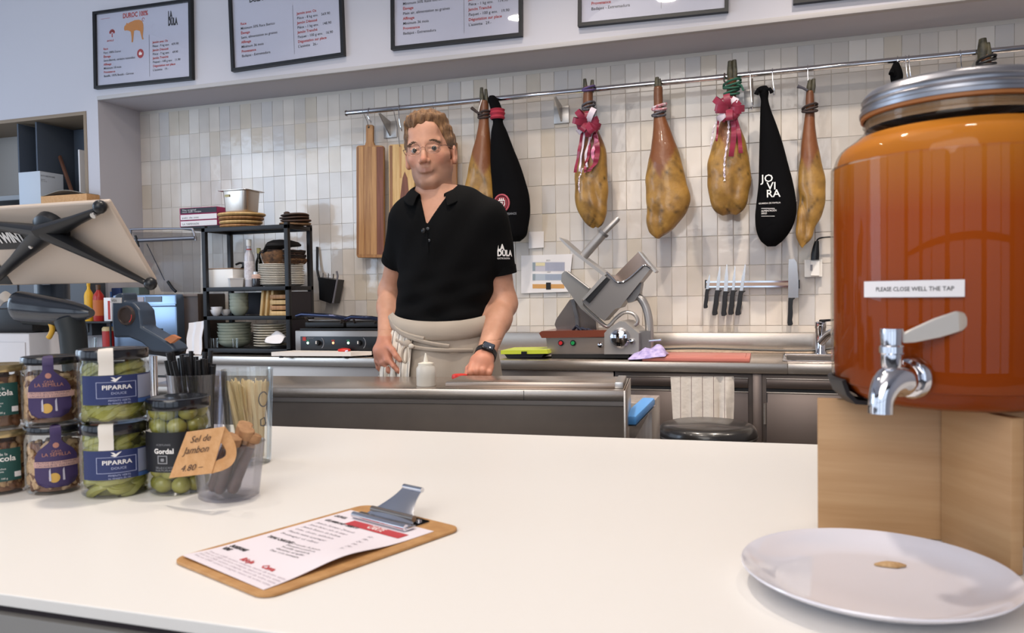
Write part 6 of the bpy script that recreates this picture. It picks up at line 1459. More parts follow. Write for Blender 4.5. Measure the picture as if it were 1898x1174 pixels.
def nutjar(c, h, label, seed, rot):
    r = .0425; t = jar('nut_jar', label, c, r, h, BLACKLID, .012, 'purple labelled nut jars'); a = toward(c) + rot
    put('nuts', fill(c, r - .003, h - .030, 190, (.008, .006, .011), 0, seed, 'cashew'), [mat('pale nuts', 'c9a883', .5), NUT2], t, kind='stuff')
    put('nut_core', MB().lathe([(0, .004), (r - .013, .004), (r - .012, h - .04), (0, h - .038)], c, 20), NUT2, t)
    prof = [(.0075, h - .004), (.0075, h * .80), (.011, h * .76), (.024, h * .66), (.030, h * .57), (.031, h * .42), (.031, h * .26), (.026, h * .17), (.015, h * .12)]
    P = [[V((c.x + (r + .0008) * math.cos(a + x * s / r), c.y + (r + .0008) * math.sin(a + x * s / r), c.z + z)) for s in (-1, -.5, 0, .5, 1)] for x, z in prof]
    lb = put('label', MB().sheet(P, .0003), PURPLE, t, ang=80)
    put('label_strip', band(r + .0014, h * .415, h * .50, a - .031 / r, a + .036 / r, c), SALM, lb)
    o = lambda x, z: V((c.x + r * math.cos(a + x / r), c.y + r * math.sin(a + x / r), c.z + z)); kw = dict(wrap=((c.x, c.y), r), off=.0018)
    text('FRUTOS SECOS PREMIUM\nCACAHUETE TOSTADO', o(-.027, h * .465), 0 * V((1, 0, 0)) + V((1, 0, 0)), (0, 0, 1), .0042, NAVY2, lb, fit=.054, **kw)
    text('CASA', o(-.006, h * .63), (1, 0, 0), (0, 0, 1), .005, GOLDINK, lb, fit=.013, **kw)
    text('LA SEMILLA', o(-.019, h * .575), (1, 0, 0), (0, 0, 1), .0075, GOLDINK, lb, fit=.038, **kw)
    circ(0, h * .73, .0042, 14, c, r, a, GOLDINK, lb, 'round_mark')
    circ(-.003, h * .26, .0075, 18, c, r, a, mat('yellow nut print', 'c9a050', .6), lb, 'nut_print')
    for x in (-.010, .008):
        P = [V((c.x + (r + .0013) * math.cos(a + (x + dx) / r), c.y + (r + .0013) * math.sin(a + (x + dx) / r), c.z + h * .33 + z)) for dx, z in ((0, -.012), (.003, -.012), (.002, .008), (0, .004))]
        put('glass_print', MB().add(P, [(0, 1, 2, 3)]), mat('pale glass print', 'b9b4c4', .6), lb, smooth=False)
    P = [[V((c.x + rr_ * math.cos(a + s), c.y + rr_ * math.sin(a + s), c.z + z)) for s in (-.17, 0, .17)] for rr_, z in ((r * 1.025, h - .013), (r * 1.025, h - .002), (r * .93, h + .0006), (r * .3, h + .0004))]
    put('seal_strip', MB().sheet(P, .0003), PURPLE, t, ang=80)
    return t
h2 = .106
c = atz(105, 908, ZK); nutjar(c, h2, 'purple labelled nut jar at the bottom of the middle jar stack', 4, .02)
nutjar(V((c.x - .004, c.y + .002, ZK + h2 + .0005)), h2, 'purple labelled nut jar on top of the middle jar stack', 5, -.12)
GREEN = mat('dark green label', '1f4a46', .5); GLID = mat('pale gold lid', 'b9a478', .25, .8)
def greenjar(c, h, label, seed):
    r = .040; t = jar('pistachio_jar', label, c, r, h, GLID, .011, 'green labelled nut jars'); a = toward(c) - .28
    put('pistachios', fill(c, r - .003, h - .014, 170, (.006, .006, .009), 0, seed), [NUT, NUT2], t, kind='stuff')
    put('nut_core', MB().lathe([(0, .004), (r - .012, .004), (r - .011, h - .02), (0, h - .018)], c, 20), NUT2, t)
    lb = put('label', band(r + .0008, h * .22, h * .72, a - 1.5, a + .95, c, 30), GREEN, t); kw = dict(wrap=((c.x, c.y), r), off=.0014)
    o = lambda x, z: V((c.x + r * math.cos(a + x / r), c.y + r * math.sin(a + x / r), c.z + z))
    text('de la', o(.008, h * .62), (1, 0, 0), (0, 0, 1), .006, WHITEINK, lb, **kw)
    text('Caracola', o(-.016, h * .53), (1, 0, 0), (0, 0, 1), .012, WHITEINK, lb, fit=.046, bold=.02, **kw)
    text('Pistachos\nsal rosa', o(.002, h * .40), (1, 0, 0), (0, 0, 1), .004, WHITEINK, lb, **kw)
    text('100 g', o(.010, h * .25), (1, 0, 0), (0, 0, 1), .004, WHITEINK, lb, **kw)
    put('barcode', band(r + .0014, h * .27, h * .35, a + .70, a + .93, c), PAPER, lb)
    return t
h3 = .1
c = atz(4, 910, ZK); greenjar(c, h3, 'green labelled pistachio jar at the bottom of the left jar stack', 7); greenjar(V((c.x - .006, c.y + .004, ZK + h3 + .0005)), h3, 'green labelled pistachio jar with a gold lid on top of the left stack', 8)
# olive jar
c = atz(335, 908, ZK); r = .0465; ho_ = .147
t = jar('olive_jar', 'tall jar of big green olives with a black label beside the kraft tag', c, r, ho_, BLACKLID, .017)
a = toward(c) - .05; q = MB(); rr = random.Random(3)
for layer in range(6):
    for k in range(7):
        an_ = 2 * PI * (k + .5 * (layer % 2)) / 7 + rr.uniform(-.1, .1); q.ball((c.x + (r - .017) * math.cos(an_), c.y + (r - .017) * math.sin(an_), ZK + .015 + .0222 * layer + rr.uniform(-.001, .001)), (.0148, .0148, .0135), 12, rr.choice((0, 1)), Matrix.Rotation(rr.uniform(-.5, .5), 3, 'X'))
put('olives', q, [OLV, mat('yellow olives', 'a39c4c', .3, coat=.5)], t, kind='stuff')
put('olive_core', MB().lathe([(0, .004), (r * .45, .004), (r * .45, ho_ - .03), (0, ho_ - .028)], c, 20), mat('dark brine', '5e5b26', .4), t)
lb = put('label', band(r + .0008, ho_ * .255, ho_ * .665, a - 1.45, a + 1.5, c, 36), mat('black label', '15151a', .5), t); kw = dict(wrap=((c.x, c.y), r), off=.0014)
o = lambda x, z: V((c.x + r * math.cos(a + x / r), c.y + r * math.sin(a + x / r), c.z + z))
text('Gordal', o(-.036, ho_ * .45), (1, 0, 0), (0, 0, 1), .0105, WHITEINK, lb, fit=.030, bold=.03, **kw)
text('ACEITUNAS', o(-.032, ho_ * .53), (1, 0, 0), (0, 0, 1), .004, mat('grey print', '8a8a8e', .6), lb, fit=.022, **kw)
text('SELECCION\nNATURAL', o(-.034, ho_ * .295), (1, 0, 0), (0, 0, 1), .004, mat('grey print', '8a8a8e', .6), lb, fit=.030, **kw)
circ(-.026, ho_ * .615, .0042, 16, c, r, a, mat('ochre print', 'b98a4a', .6), lb, 'round_mark')
fm = MB()
for x0_, x1_, za, zb_ in ((-.030, -.015, .345, .355), (-.030, -.015, .42, .43), (-.030, -.0285, .345, .43), (-.0165, -.015, .345, .43), (-.025, -.020, .37, .40)):
    m_ = band(r + .0012, ho_ * za, ho_ * zb_, a + x0_ / r, a + x1_ / r, c, 6); fm.add(m_.v, m_.f)
put('olive_emblem', fm, mat('grey print', '8a8a8e', .6), lb, kind='stuff')
# ============================================================ cup of salt tubes with corks and its kraft tag
CUPM = thin_glass('cup plastic', 'f2f2f6', .05, body=.02, bodycol='d8d8e2', edge=.35)
c = atz(425, 921, ZK); hc = .082
cu_ = thing('clear_cup', 'short clear plastic cup holding corked brown tubes', 'cup', c)
put('cup_wall', MB().lathe([(0, .001), (.040, .0008), (.0435, .003), (.0445, .012), (.053, hc - .002), (.054, hc), (.052, hc), (.0435, .013), (.042, .007), (0, .006)], c, 44), CUPM, cu_)
BRN = mat('brown spiced salt', '5a3a30', .55, noise=(60, 3), color2='7a5546')
CORK = mat('cork', 'b48a62', .8, noise=(70, 3), color2='9a7250')
for k, (bx, by, tx, ty_, L) in enumerate(((-.026, -.006, .016, -.012, .100), (-.014, .012, .024, .004, .113), (-.004, -.018, .030, -.022, .097), (-.020, .018, .012, .022, .110), (.006, .004, .036, -.004, .105), (.014, -.014, .044, .006, .098))):
    b_ = V((c.x + bx, c.y + by, ZK + .009)); dd = V((tx - bx, ty_ - by, .088)).normalized(); L2 = L * .95
    t = thing('corked_tube', ('front left', 'rear middle', 'front middle', 'rear left', 'right of centre', 'rightmost')[k] + ' corked tube of brown spiced salt leaning in the clear cup', 'tube', b_, 'corked salt tubes in the cup')
    put('tube_glass', MB().lathe([(0, 0), (.006, .001), (.0085, .006), (.0085, L2 * .86)], b_, 18, axis=dd), GLASS, t)
    put('salt_fill', MB().lathe([(0, .001), (.0055, .002), (.0078, .007), (.0078, L2 * .78), (0, L2 * .78)], b_, 18, axis=dd), BRN, t)
    put('cork', MB().lathe([(.0078, L2 * .79), (.0085, L2 * .86), (.0112, L2 * .87), (.0112, L2 * 1.0), (.0100, L2 * 1.01), (0, L2 * 1.01)], b_, 18, axis=dd), CORK, t)
kt = thing('kraft_tag', 'kraft price tag handwritten Sel de Jambon hooked on the clear cup', 'price tag', V((c.x - .045, c.y - .05, ZK + .05)))
yk = c.y - .062
TL, TR_, BR, BL_ = (at(346, 801, yk + .004), at(417, 791, yk - .004), at(392, 878, yk - .004), at(313, 887, yk + .004))
n_ = (TR_ - TL).cross(BL_ - TL).normalized(); n_ = n_ if n_.y < 0 else -n_
put('card', MB().add([TL, TR_, BR, BL_] + [p - n_ * .0012 for p in (TL, TR_, BR, BL_)], [(0, 1, 2, 3), (7, 6, 5, 4), (0, 4, 5, 1), (1, 5, 6, 2), (2, 6, 7, 3), (3, 7, 4, 0)]), KRAFT, kt, smooth=False)
xd = (TR_ - TL).normalized(); yd = (TL - BL_).normalized(); pen = mat('brown pen ink', '4a3328', .7)
k_ = (TR_ - TL).length; hgt = (TL - BL_).length
def tg(s, u, v, sz, w): text(s, TL.lerp(TR_, u) + (BL_ - TL) * v + n_ * .0004, xd, yd, sz, pen, kt, fit=w, bold=.0, off=.0006)
tg('Sel de', .22, .26, .016, k_ * .52); tg('Jambon', .16, .50, .017, k_ * .66); tg('4.80 –', .26, .88, .015, k_ * .58)
out = [tuple(at(x, y, yk - .002 + dy)) for x, y, dy in ((417, 791, 0), (428, 806, .008), (437, 826, .014), (438, 846, .016), (430, 862, .012), (414, 872, .004), (392, 878, 0))]
inn = [tuple(at(x, y, yk - .002 + dy)) for x, y, dy in ((408, 820, 0), (414, 826, .006), (419, 836, .010), (418, 845, .011), (412, 850, .008), (404, 853, .003), (399, 856, 0))]
put('curled_strip', MB().sheet([[a_, b_] for a_, b_ in zip(cr(out, 4), cr(inn, 4))], .0010), KRAFT, kt)
# ============================================================ straw cup and stirrer glass
c = atz(368, 862, ZK); hs = .165
sc_ = thing('straw_cup', 'tall clear plastic cup of black straws behind the olive jar', 'cup', c)
put('cup_wall', MB().lathe([(0, .001), (.036, .0008), (.038, .004), (.050, hs - .002), (.0515, hs), (.0495, hs), (.0365, .006), (0, .005)], c, 44), CUPM, sc_)
rr = random.Random(9)
for k in range(22):
    a = 2 * PI * k / 22 + rr.uniform(-.15, .15); rb = .028 * rr.uniform(.5, 1); rt = .044 * rr.uniform(.7, 1); L = rr.uniform(.188, .204) - .012 * (math.cos(a) > .6)
    b_ = V((c.x + rb * math.cos(a + .5), c.y + rb * math.sin(a + .5), ZK + .007)); t_ = V((c.x - .012 + rt * math.cos(a), c.y + rt * math.sin(a), ZK + L))
    tag(put('black_straw', MB().tube([b_, t_], .0043, 10), BLACKP, origin=b_), 'thick black straw standing in the tall clear cup', 'straw', 'black straws in the tall cup')
c = atz(462, 858, ZK); hg = .170; rg_ = .0455
sg = thing('stirrer_glass', 'tall clear drinking glass filled with flat wooden stirrers', 'glass', c)
put('glass_wall', MB().lathe([(0, .001), (rg_ * .80, .0008), (rg_ * .84, .004), (rg_, hg - .002), (rg_ + .0005, hg), (rg_ - .0015, hg), (rg_ * .82, .010), (0, .009)], c, 44), GLASS, sg)
a = toward(c) + .65; k_ = MB()
k_.tube([V((c.x + (rg_ * .965) * math.cos(a + .010 * math.cos(q_) / rg_ ), c.y + rg_ * .965 * math.sin(a + .010 * math.cos(q_) / rg_), ZK + .118 + .013 * math.sin(q_))) for q_ in [(.6 + 5.2 * i / 14) for i in range(15)]], .0011, 5)
k_.tube([V((c.x + (rg_ * .93) * math.cos(a + x / rg_), c.y + rg_ * .93 * math.sin(a + x / rg_), ZK + z)) for x, z in ((-.006, .072), (.0, .07), (.006, .074), (.002, .085), (-.006, .082), (-.006, .072))], .0011, 5)
put('etched_logo', k_, mat('grey etched print', '55555a', .5), sg)
ST = mat('birch wood stirrer', 'e8d5ac', .6, noise=(20, 3), color2='d8be8e', stretch=(3, 3, .6))
for k in range(44):
    a = 2 * PI * k / 44 + rr.uniform(-.2, .2); rt = rg_ * .86 * rr.uniform(.35, 1.0); rb = rg_ * .5 * rr.uniform(.2, 1)
    b_ = V((c.x + .004 + rb * math.cos(a + .4), c.y + rb * math.sin(a + .4), ZK + .011)); t_ = V((c.x - .003 + rt * math.cos(a), c.y + rt * math.sin(a), ZK + rr.uniform(.143, .152)))
    d = (t_ - b_).normalized(); s = V((math.cos(a * 1.7), math.sin(a * 1.7) * .6, 0)); s = (s - d * s.dot(d)).normalized(); n = d.cross(s)
    prof = [(-.0030, 0), (.0030, 0), (.0030, .97), (.0018, .99), (0, 1), (-.0018, .99), (-.0030, .97)]; L = (t_ - b_).length
    tag(put('wooden_stirrer', MB().prism([(x, y * L) for x, y in prof], b_, s, d, n * .0013), ST, smooth=False, origin=b_), 'flat wooden stirrer standing in the tall clear glass', 'stirrer', 'wooden stirrers in the glass')
# ============================================================ clipboard
zc = ZK
P0, P1, P2 = atz(298, 1041, zc + .004), atz(490, 1108, zc + .004), atz(858, 978, zc + .004)
e1 = (P1 - P0); e2 = (P2 - P1)
cbd = thing('clipboard', 'brown hardboard clipboard with a printed menu and a chrome clip on the counter', 'clipboard', (P0 + P2) / 2 - V((0, 0, .004)))
cx_ = e2.normalized(); cy_ = (-(e1) - cx_ * (-e1).dot(cx_)).normalized(); Lc = e2.length; Wc = (-e1).dot(cy_)
def CB(x, y, z=0): return P1 + cx_ * x + cy_ * y + V((0, 0, z - .004))
def rrect(x0, y0, x1, y1, r, n=5):
    pts = []
    for (cx, cy, a0_) in ((x1 - r, y1 - r, 0), (x0 + r, y1 - r, PI / 2), (x0 + r, y0 + r, PI), (x1 - r, y0 + r, 3 * PI / 2)):
        pts += [(cx + r * math.cos(a0_ + PI / 2 * i / n), cy + r * math.sin(a0_ + PI / 2 * i / n)) for i in range(n + 1)]
    return pts
ob = put('board', MB().prism(rrect(0, 0, Lc, Wc, .018), CB(0, 0, .0006), cx_, cy_, (0, 0, .0034)), mat('brown hardboard', 'b0814e', .55, noise=(60, 4), color2='c2945f'), cbd, ang=30)
md = ob.modifiers.new('b', 'BEVEL'); md.width = .0006; md.segments = 1; md.limit_method = 'ANGLE'
Pg = []; pw0, pw1 = Wc * .09, Wc * .95
def pz(u, v): return .0046 + .007 * math.exp(-((u - .42) / .22) ** 2) * (1 - v) ** 2 + .0025 * math.exp(-(u / .12) ** 2) * (v)
for i in range(29):
    u = i / 28; Pg.append([CB(.010 + u * (Lc - .045), pw0 + v / 8 * (pw1 - pw0), pz(u, v / 8)) for v in range(9)])
put('menu_sheet', MB().sheet(Pg, .0004), mat('menu paper', 'e6dde2', .7), cbd, ang=80)
def pt(s, u, v, size, m, fit=None, bold=0, lines=1.0):
    """print running up the sheet: u along its length from the far end, v across"""
    cu = bpy.data.curves.new('t', 'FONT'); cu.body = s; cu.size = 1; cu.resolution_u = 1; cu.offset = bold; cu.space_line = lines
    ob = bpy.data.objects.new('t', cu); me = bpy.data.meshes.new_from_object(ob); vs = [q.co.copy() for q in me.vertices]; fs = [tuple(p.vertices) for p in me.polygons]
    bpy.data.objects.remove(ob); bpy.data.curves.remove(cu)
    k = size if not fit else fit / max(q.x for q in vs); out = []
    for q in vs:
        y_ = v * (pw1 - pw0) - q.x * k; uu = u * (Lc - .045) + q.y * size; U = uu / (Lc - .045); Vv = y_ / (pw1 - pw0)
        out.append(CB(.010 + uu, pw0 + y_, pz(U, max(0, min(1, Vv))) + .0005))
    put('lettering', MB().add(out, fs), m, cbd, smooth=False, kind='stuff')
GP = mat('grey print on menu', '6f6a72', .8)
q = MB(); a_, b_ = .80, .875
pts = [CB(.010 + u * (Lc - .045), pw0 + v * (pw1 - pw0), pz(u, v) + .0004) for u, v in ((a_, .08), (b_, .08), (b_, .72), (a_, .72))]
put('red_band', MB().add(pts, [(0, 1, 2, 3)]), mat('red menu band', 'b8373c', .6), cbd, smooth=False)
pt('CARTE', .825, .5, .016, WHITEINK, .03, .02); pt('LA DULA', .86, .96, .010, INK, .022, .04)
pt('LES JAMBONS - IBERICO', .78, .93, .009, INK, .065, .03)
for k in range(6):
    pt(('Jamón Serrano 24 mois', 'Jamón Ibérico cebo de campo', 'Jamón Ibérico de bellota', 'Lomo, chorizo, salchichón', 'Planche mixte à partager', 'Fromages et olives')[k], .72 - .045 * k, .92, .0075, GP, .075)
    pt(('12.-', '18.-', '26.-', '14.-', '24.-', '9.-')[k], .72 - .045 * k, .30 - .02 * k, .0075, GP)
pt('TAPAS CHAUDES', .42, .93, .009, INK, .05, .03)
for k in range(5): pt(('Croquetas de jamón', 'Pimientos padrón', 'Tortilla española', 'Gambas al ajillo', 'Pan con tomate')[k], .42 - .03 * k, .62, .006, INK, .055)
pt('BOISSONS\nVINS', .22, .95, .010, INK, .032, .05)
for k in range(2): pt(('Rioja', 'Cava')[k], .14, .62 - .25 * k, .012, mat('red print on menu', 'c04a4a', .7), .024, .04)
for k in range(4): pt('Prix en CHF, service compris, merci de votre visite', .11 - .025 * k, .95, .0055, mat('pale print on menu', 'b0a4ac', .8), .15)
cl = MB(); cw = .105; y0 = Wc * .5 - cw / 2; X0 = Lc - .058
jaw = put('clip_jaw', MB().box((0, 0, 0), (.016, cw, .004), .0015, T=Matrix(((cx_.x, cy_.x, 0, CB(X0, y0).x), (cx_.y, cy_.y, 0, CB(X0, y0).y), (0, 0, 1, CB(0, 0, .0062).z), (0, 0, 0, 1)))), CHROME, cbd)
put('clip_roll', MB().tube([CB(X0, y0 + .002, .0095), CB(X0, y0 + cw - .002, .0095)], .0042, 12), CHROME, cbd)
P = []
for i in range(9):
    u = i / 8; wd_ = cw * .46 - (.030 * math.sin(u * PI / 2)); z = .009 + .030 * u ** .9; x = X0 + .014 + .046 * u
    P.append([CB(x, y0 + cw / 2 + wd_ * s, z - .004 * (s * s) * (1 - u)) for s in (-1, -.6, -.2, .2, .6, 1)])
put('clip_lever', MB().sheet(P, .0014), CHROME, cbd, ang=60)
put('clip_lip', MB().tube([CB(X0 + .061, y0 + cw / 2 - .018, .0395), CB(X0 + .061, y0 + cw / 2 + .018, .0395)], .0035, 10), CHROME, cbd)
put('clip_spring', MB().tube([CB(X0 + .024, y0 + .012, .0135), CB(X0 + .024, y0 + cw - .012, .0135)], .0042, 12), STEELD, cbd)
put('clip_base', MB().prism(rrect(0, 0, .036, cw * .86, .006), CB(X0 + .014, y0 + .007, .0042), cx_, cy_, (0, 0, .0012)), CHROME, cbd)
for y_ in (.02, cw - .02): put('rivet', MB().lathe([(.004, 0), (.003, .002), (0, .0025)], CB(X0 + .040, y0 + y_, .0052), 12), CHROME, cbd)
# ============================================================ plate with a crumb
c = atz(1621, 1063, ZK + .018); c = V((c.x, c.y, ZK)); rp = .1265
pla = thing('white_plate', 'round white porcelain plate on the counter below the drinks tap', 'plate', c)
put('plate_body', MB().lathe([(0, .006), (rp * .55, .0055), (rp * .575, .001), (rp * .60, .0008), (rp * .63, .003), (rp * .78, .0085), (rp * .93, .0175), (rp * .985, .0215), (rp, .0235), (rp * .995, .0248), (rp * .97, .0238), (rp * .90, .0185), (rp * .76, .0105), (rp * .66, .0085), (0, .0085)], c, 96), mat('white glossy porcelain', 'e2e0e8', .08, coat=.8), pla)
cr_ = atz(1650, 1050, ZK + .009)
tag(put('bread_crumb', MB().loft([[cr_ + V((s * (.014 * math.cos(a) + .003 * math.sin(3 * a)), s * .006 * math.sin(a), z)) for a in (2 * PI * k / 14 for k in range(14))] for s, z in ((1, .0002), (1.02, .002), (.6, .0042), (.1, .0046))]), mat('tan crumb', 'c9a67c', .8, noise=(200, 2), color2='b08a5c')), 'tan crumb lying in the middle of the white plate', 'crumb')
# ============================================================ bamboo stand and drinks jar
JC = V((.208, 1.012, 0)); ZJ = 1.088; RJ = .1335; PC = V((.197, 1.030, 0))
BAM = mat('bamboo plywood', 'b8936a', .5, noise=(2.2, 5), color2='a67e54', stretch=(1, 1, 16), bump=(30, .08, .001))
bs = thing('bamboo_stand', 'crossed bamboo panel stand carrying the drinks jar', 'stand', (JC.x, JC.y, ZK))
def panel(ang, nm, L0, L1, z0=ZK + .0008, z1=ZJ - .004):
    T = Matrix.Translation((PC.x, PC.y, 0)) @ Matrix.Rotation(ang, 4, 'Z'); return put(nm, MB().box((-L0, -.007, z0), (L1, .007, z1), .0012, T=T), BAM, bs)
panel(math.radians(-1), 'cross_panel', .137, .137)
panel(math.radians(-67), 'front_panel', -.0085, .122); panel(math.radians(-67), 'rear_panel', .125, -.0085)
put('jar_rest', MB().sheet([[V((JC.x + r_ * math.cos(a), JC.y + r_ * math.sin(a), ZJ + z_)) for r_, z_ in ((.100, -.003), (.121, -.001), (.132, .010), (.1375, .026))] for a in [math.radians(163 + 40 * i / 16) for i in range(17)]], .005), mat('black rubber rest', '1c1c20', .5), bs)
dj = thing('drinks_dispenser', 'big glass jar of cloudy orange iced tea with a metal lid and chrome tap', 'drink dispenser', (JC.x, JC.y, ZJ))
j0 = ZJ + .0005; zsh, znk, zl0, zl1 = 1.340, 1.403, 1.4205, 1.4455
jc = (JC.x, JC.y, 0)
prof = [(0, j0 + .004), (RJ * .60, j0 + .002), (RJ * .72, j0), (RJ * .86, j0 + .006), (RJ * .96, j0 + .020), (RJ, j0 + .045), (RJ, zsh), (RJ * .985, zsh + .018), (RJ * .93, zsh + .038), (RJ * .82, znk - .014), (.0985, znk - .004), (.0965, znk), (.096, zl0 + .004)]
put('glass', MB().lathe([tuple(p) for p in cr(prof, 3)], jc, 96), thin_glass('dispenser glass', 'fdf8f2', .008, .02), dj)
tea = mat('cloudy orange tea', 'b0621c', .4, spec=.05)
put('neck_haze', MB().lathe([(.0955, znk + .001), (.0952, zl0)], jc, 64), thin_glass('milky neck haze', 'ffffff', .01, .2, body=.55, bodycol='b99a78'), dj)  # amber-grey haze painted in to lighten the dark, empty neck
t_ = NT(tea); tcx = t_.new('ShaderNodeTexCoord'); spx = t_.new('ShaderNodeSeparateXYZ'); t_.link(tcx.outputs['Object'], spx.inputs[0])
rpx = t_.new('ShaderNodeMapRange'); rpx.inputs[1].default_value = .06; rpx.inputs[2].default_value = .31; t_.link(spx.outputs[2], rpx.inputs[0])
ramp = t_.new('ShaderNodeValToRGB'); E = ramp.color_ramp.elements; E[0].position = 0; E[0].color = lin('8a3d0c'); E[1].position = 1; E[1].color = lin('c48432'); e = E.new(.6); e.color = lin('a24c10')
t_.link(rpx.outputs[0], ramp.inputs[0]); t_.link(ramp.outputs[0], t_.b.inputs['Base Color'])
lp = [(r_ - .0035 if r_ > .01 else 0, z_ + .001) for r_, z_ in cr(prof, 3) if z_ < znk - .010]
put('iced_tea', MB().lathe(lp + [(0, lp[-1][1])], jc, 96), tea, dj)
# screw lid with ridges
LIDM = mat('zinc lid', '8f9096', .32, .9, noise=(12, 3), color2='a6a6ac')
rl = .0985
put('lid', MB().lathe([(rl - .006, zl0), (rl + .003, zl0 - .001), (rl + .0035, zl0 + .003), (rl, zl0 + .005), (rl, zl0 + .008), (rl + .0018, zl0 + .010), (rl, zl0 + .012), (rl, zl0 + .015), (rl + .0015, zl0 + .017), (rl, zl0 + .019), (rl - .001, zl1 - .004), (rl - .005, zl1), (rl - .016, zl1 + .001), (rl - .022, zl1 - .003), (0, zl1 - .003)], jc, 96), LIDM, dj)
put('lid_seal', MB().lathe([(rl - .001, zl0 - .006), (rl + .002, zl0 - .005), (rl + .002, zl0 - .001), (rl - .001, zl0 - .001)], jc, 64), mat('amber rubber seal', '9a5f2c', .5), dj)
put('thread', MB().lathe([(.0965, zl0 - .013), (.0985, zl0 - .011), (.0965, zl0 - .009)], jc, 64), GLASS, dj)
def jar_hit(px, py, r=RJ):
    d = ray(px, py); o = V((CAM.x - JC.x, CAM.y - JC.y)); dd = V((d.x, d.y)); a_ = dd.dot(dd); b_ = o.dot(dd); c_ = o.dot(o) - r * r
    t = (-b_ - math.sqrt(max(0, b_ * b_ - a_ * c_))) / a_; return CAM + d * t
h0, h1_ = jar_hit(1603, 536), jar_hit(1788, 533); zt1, zt0 = jar_hit(1700, 520).z, jar_hit(1700, 551).z
aa = lambda p: math.atan2(p.y - JC.y, p.x - JC.x)
P = [[V((JC.x + (RJ + .0008) * math.cos(a), JC.y + (RJ + .0008) * math.sin(a), z)) for z in (zt1, zt0)] for a in [aa(h0) + (aa(h1_) - aa(h0)) * i / 20 for i in range(21)]]
stk = put('sticker', MB().sheet(P, .0003), PAPER, dj)
ls = jar_hit(1625, 537); le = jar_hit(1768, 537)
text('PLEASE CLOSE WELL THE TAP', V((ls.x, ls.y, (zt0 + zt1) / 2 - .0022)), (1, 0, 0), (0, 0, 1), .0062, INK, stk, fit=(aa(le) - aa(ls)) * RJ, wrap=((JC.x, JC.y), RJ), off=.0014, bold=.01)
# tap
H = jar_hit(1690, 700); nt = V((H.x - JC.x, H.y - JC.y, 0)).normalized(); nt = (Matrix.Rotation(math.radians(-10), 3, 'Z') @ nt); sdv = V((-nt.y, nt.x, 0))
tb = put('tap_flange', MB().lathe([(0, .010), (.012, .010), (.0195, .0075), (.022, .003), (.022, -.001)], H, 32, axis=nt), CHROME, dj)
bc = H + nt * .034
put('tap_body', MB().tube(cr([tuple(H + nt * .006), tuple(H + nt * .018), tuple(bc), tuple(H + nt * .046 + V((0, 0, -.006))), tuple(H + nt * .054 + V((0, 0, -.018))), tuple(H + nt * .055 + V((0, 0, -.032)))], 5), [.010, .011, .013, .015, .0165, .018, .0185, .0185, .018, .0175, .017, .0165, .016, .0155, .015, .0145, .014, .0135, .013, .0125, .0122, .012, .012, .012, .012, .012], 24), CHROME, tb)
put('spout_mouth', MB().lathe([(.0105, 0), (.0105, .006), (0, .006)], H + nt * .055 + V((0, 0, -.0255)), 18), BLACKP, tb)
sb_ = H + nt * .036
put('tap_stem', MB().lathe([(.009, .010), (.0105, .016), (.0105, .026), (.0120, .0275), (.0120, .034), (.0105, .0355), (.0112, .048), (.0108, .052), (0, .053)], sb_, 22), CHROME, tb)
lv0 = sb_ + V((0, 0, .040)); rgt = V((CR[0][0], CR[1][0], 0)).normalized(); LV = rgt * .97 + V((0, 0, .27)) - nt * -.05; LV.normalize(); wv = V((0, 0, 1)) - LV * LV.z; wv.normalize()
prof2 = [(.008, -.005), (.020, -.008), (.045, -.0105), (.068, -.0105), (.0745, -.007), (.077, 0), (.0745, .007), (.068, .0105), (.045, .0095), (.020, .006), (.008, .004)]
lev = put('tap_lever', MB().prism(prof2, lv0 - V((0, 0, 0)), LV, wv, LV.cross(wv) * .005), mat('satin silver lever', 'd2cdc6', .3, .35), tb)
md = lev.modifiers.new('b', 'BEVEL'); md.width = .0018; md.segments = 3
# ============================================================ till screen on its pole
POLY = 1.50
B_ = at(199, 373, 1.24); rc_ = ray(287, 524); C_ = CAM + rc_ * (B_.x / rc_.x)
dn = (C_ - B_); wv_ = V((-1, .0, .0)).normalized(); wv_ = (wv_ - dn.normalized() * wv_.dot(dn.normalized())).normalized(); ub = dn.normalized(); nb = ub.cross(wv_).normalized(); nb = nb if nb.y < 0 else -nb
Wt = .53; Ht = dn.length
ts = thing('till_screen', 'till screen seen from behind, pale back panel on a dark pole', 'till screen', (atz(95, 860, ZK).x, POLY, ZK))
def TP(u, v, n=0.): return B_ + wv_ * (u * Wt) + ub * (v * Ht) + nb * n
def slab(u0, u1, v0, v1, n0, n1): 
    p = [TP(u, v, n) for n in (n0, n1) for u, v in ((u0, v0), (u1, v0), (u1, v1), (u0, v1))]; return MB().add(p, [(0, 1, 2, 3), (7, 6, 5, 4), (0, 4, 5, 1), (1, 5, 6, 2), (2, 6, 7, 3), (3, 7, 4, 0)])
ob = put('back_shell', slab(0, 1, 0, 1, -.012, 0), mat('warm white back shell', 'c3b3a4', .45), ts, smooth=False); md = ob.modifiers.new('b', 'BEVEL'); md.width = .004; md.segments = 2
put('screen_glass', slab(.02, .98, .03, .97, -.015, -.012), BLACKP, ts, smooth=False)
ctr_ = at(95, 425, 1.30); 
def onp(px, py, n=.012):  # point of the shell's back plane seen at a pixel, lifted off it
    d = ray(px, py); t = (B_ - CAM).dot(nb) / d.dot(nb); return CAM + d * t + nb * n
ARM = mat('black mount arm', '1a1c20', .35)
def arm(p, q_, w0, w1): return put('mount_arm', MB().tube([p, p.lerp(q_, .5), q_], [w0, (w0 + w1) * .42, w1], 10, flat=.55), ARM, ts)
hubp = onp(100, 420, .022)
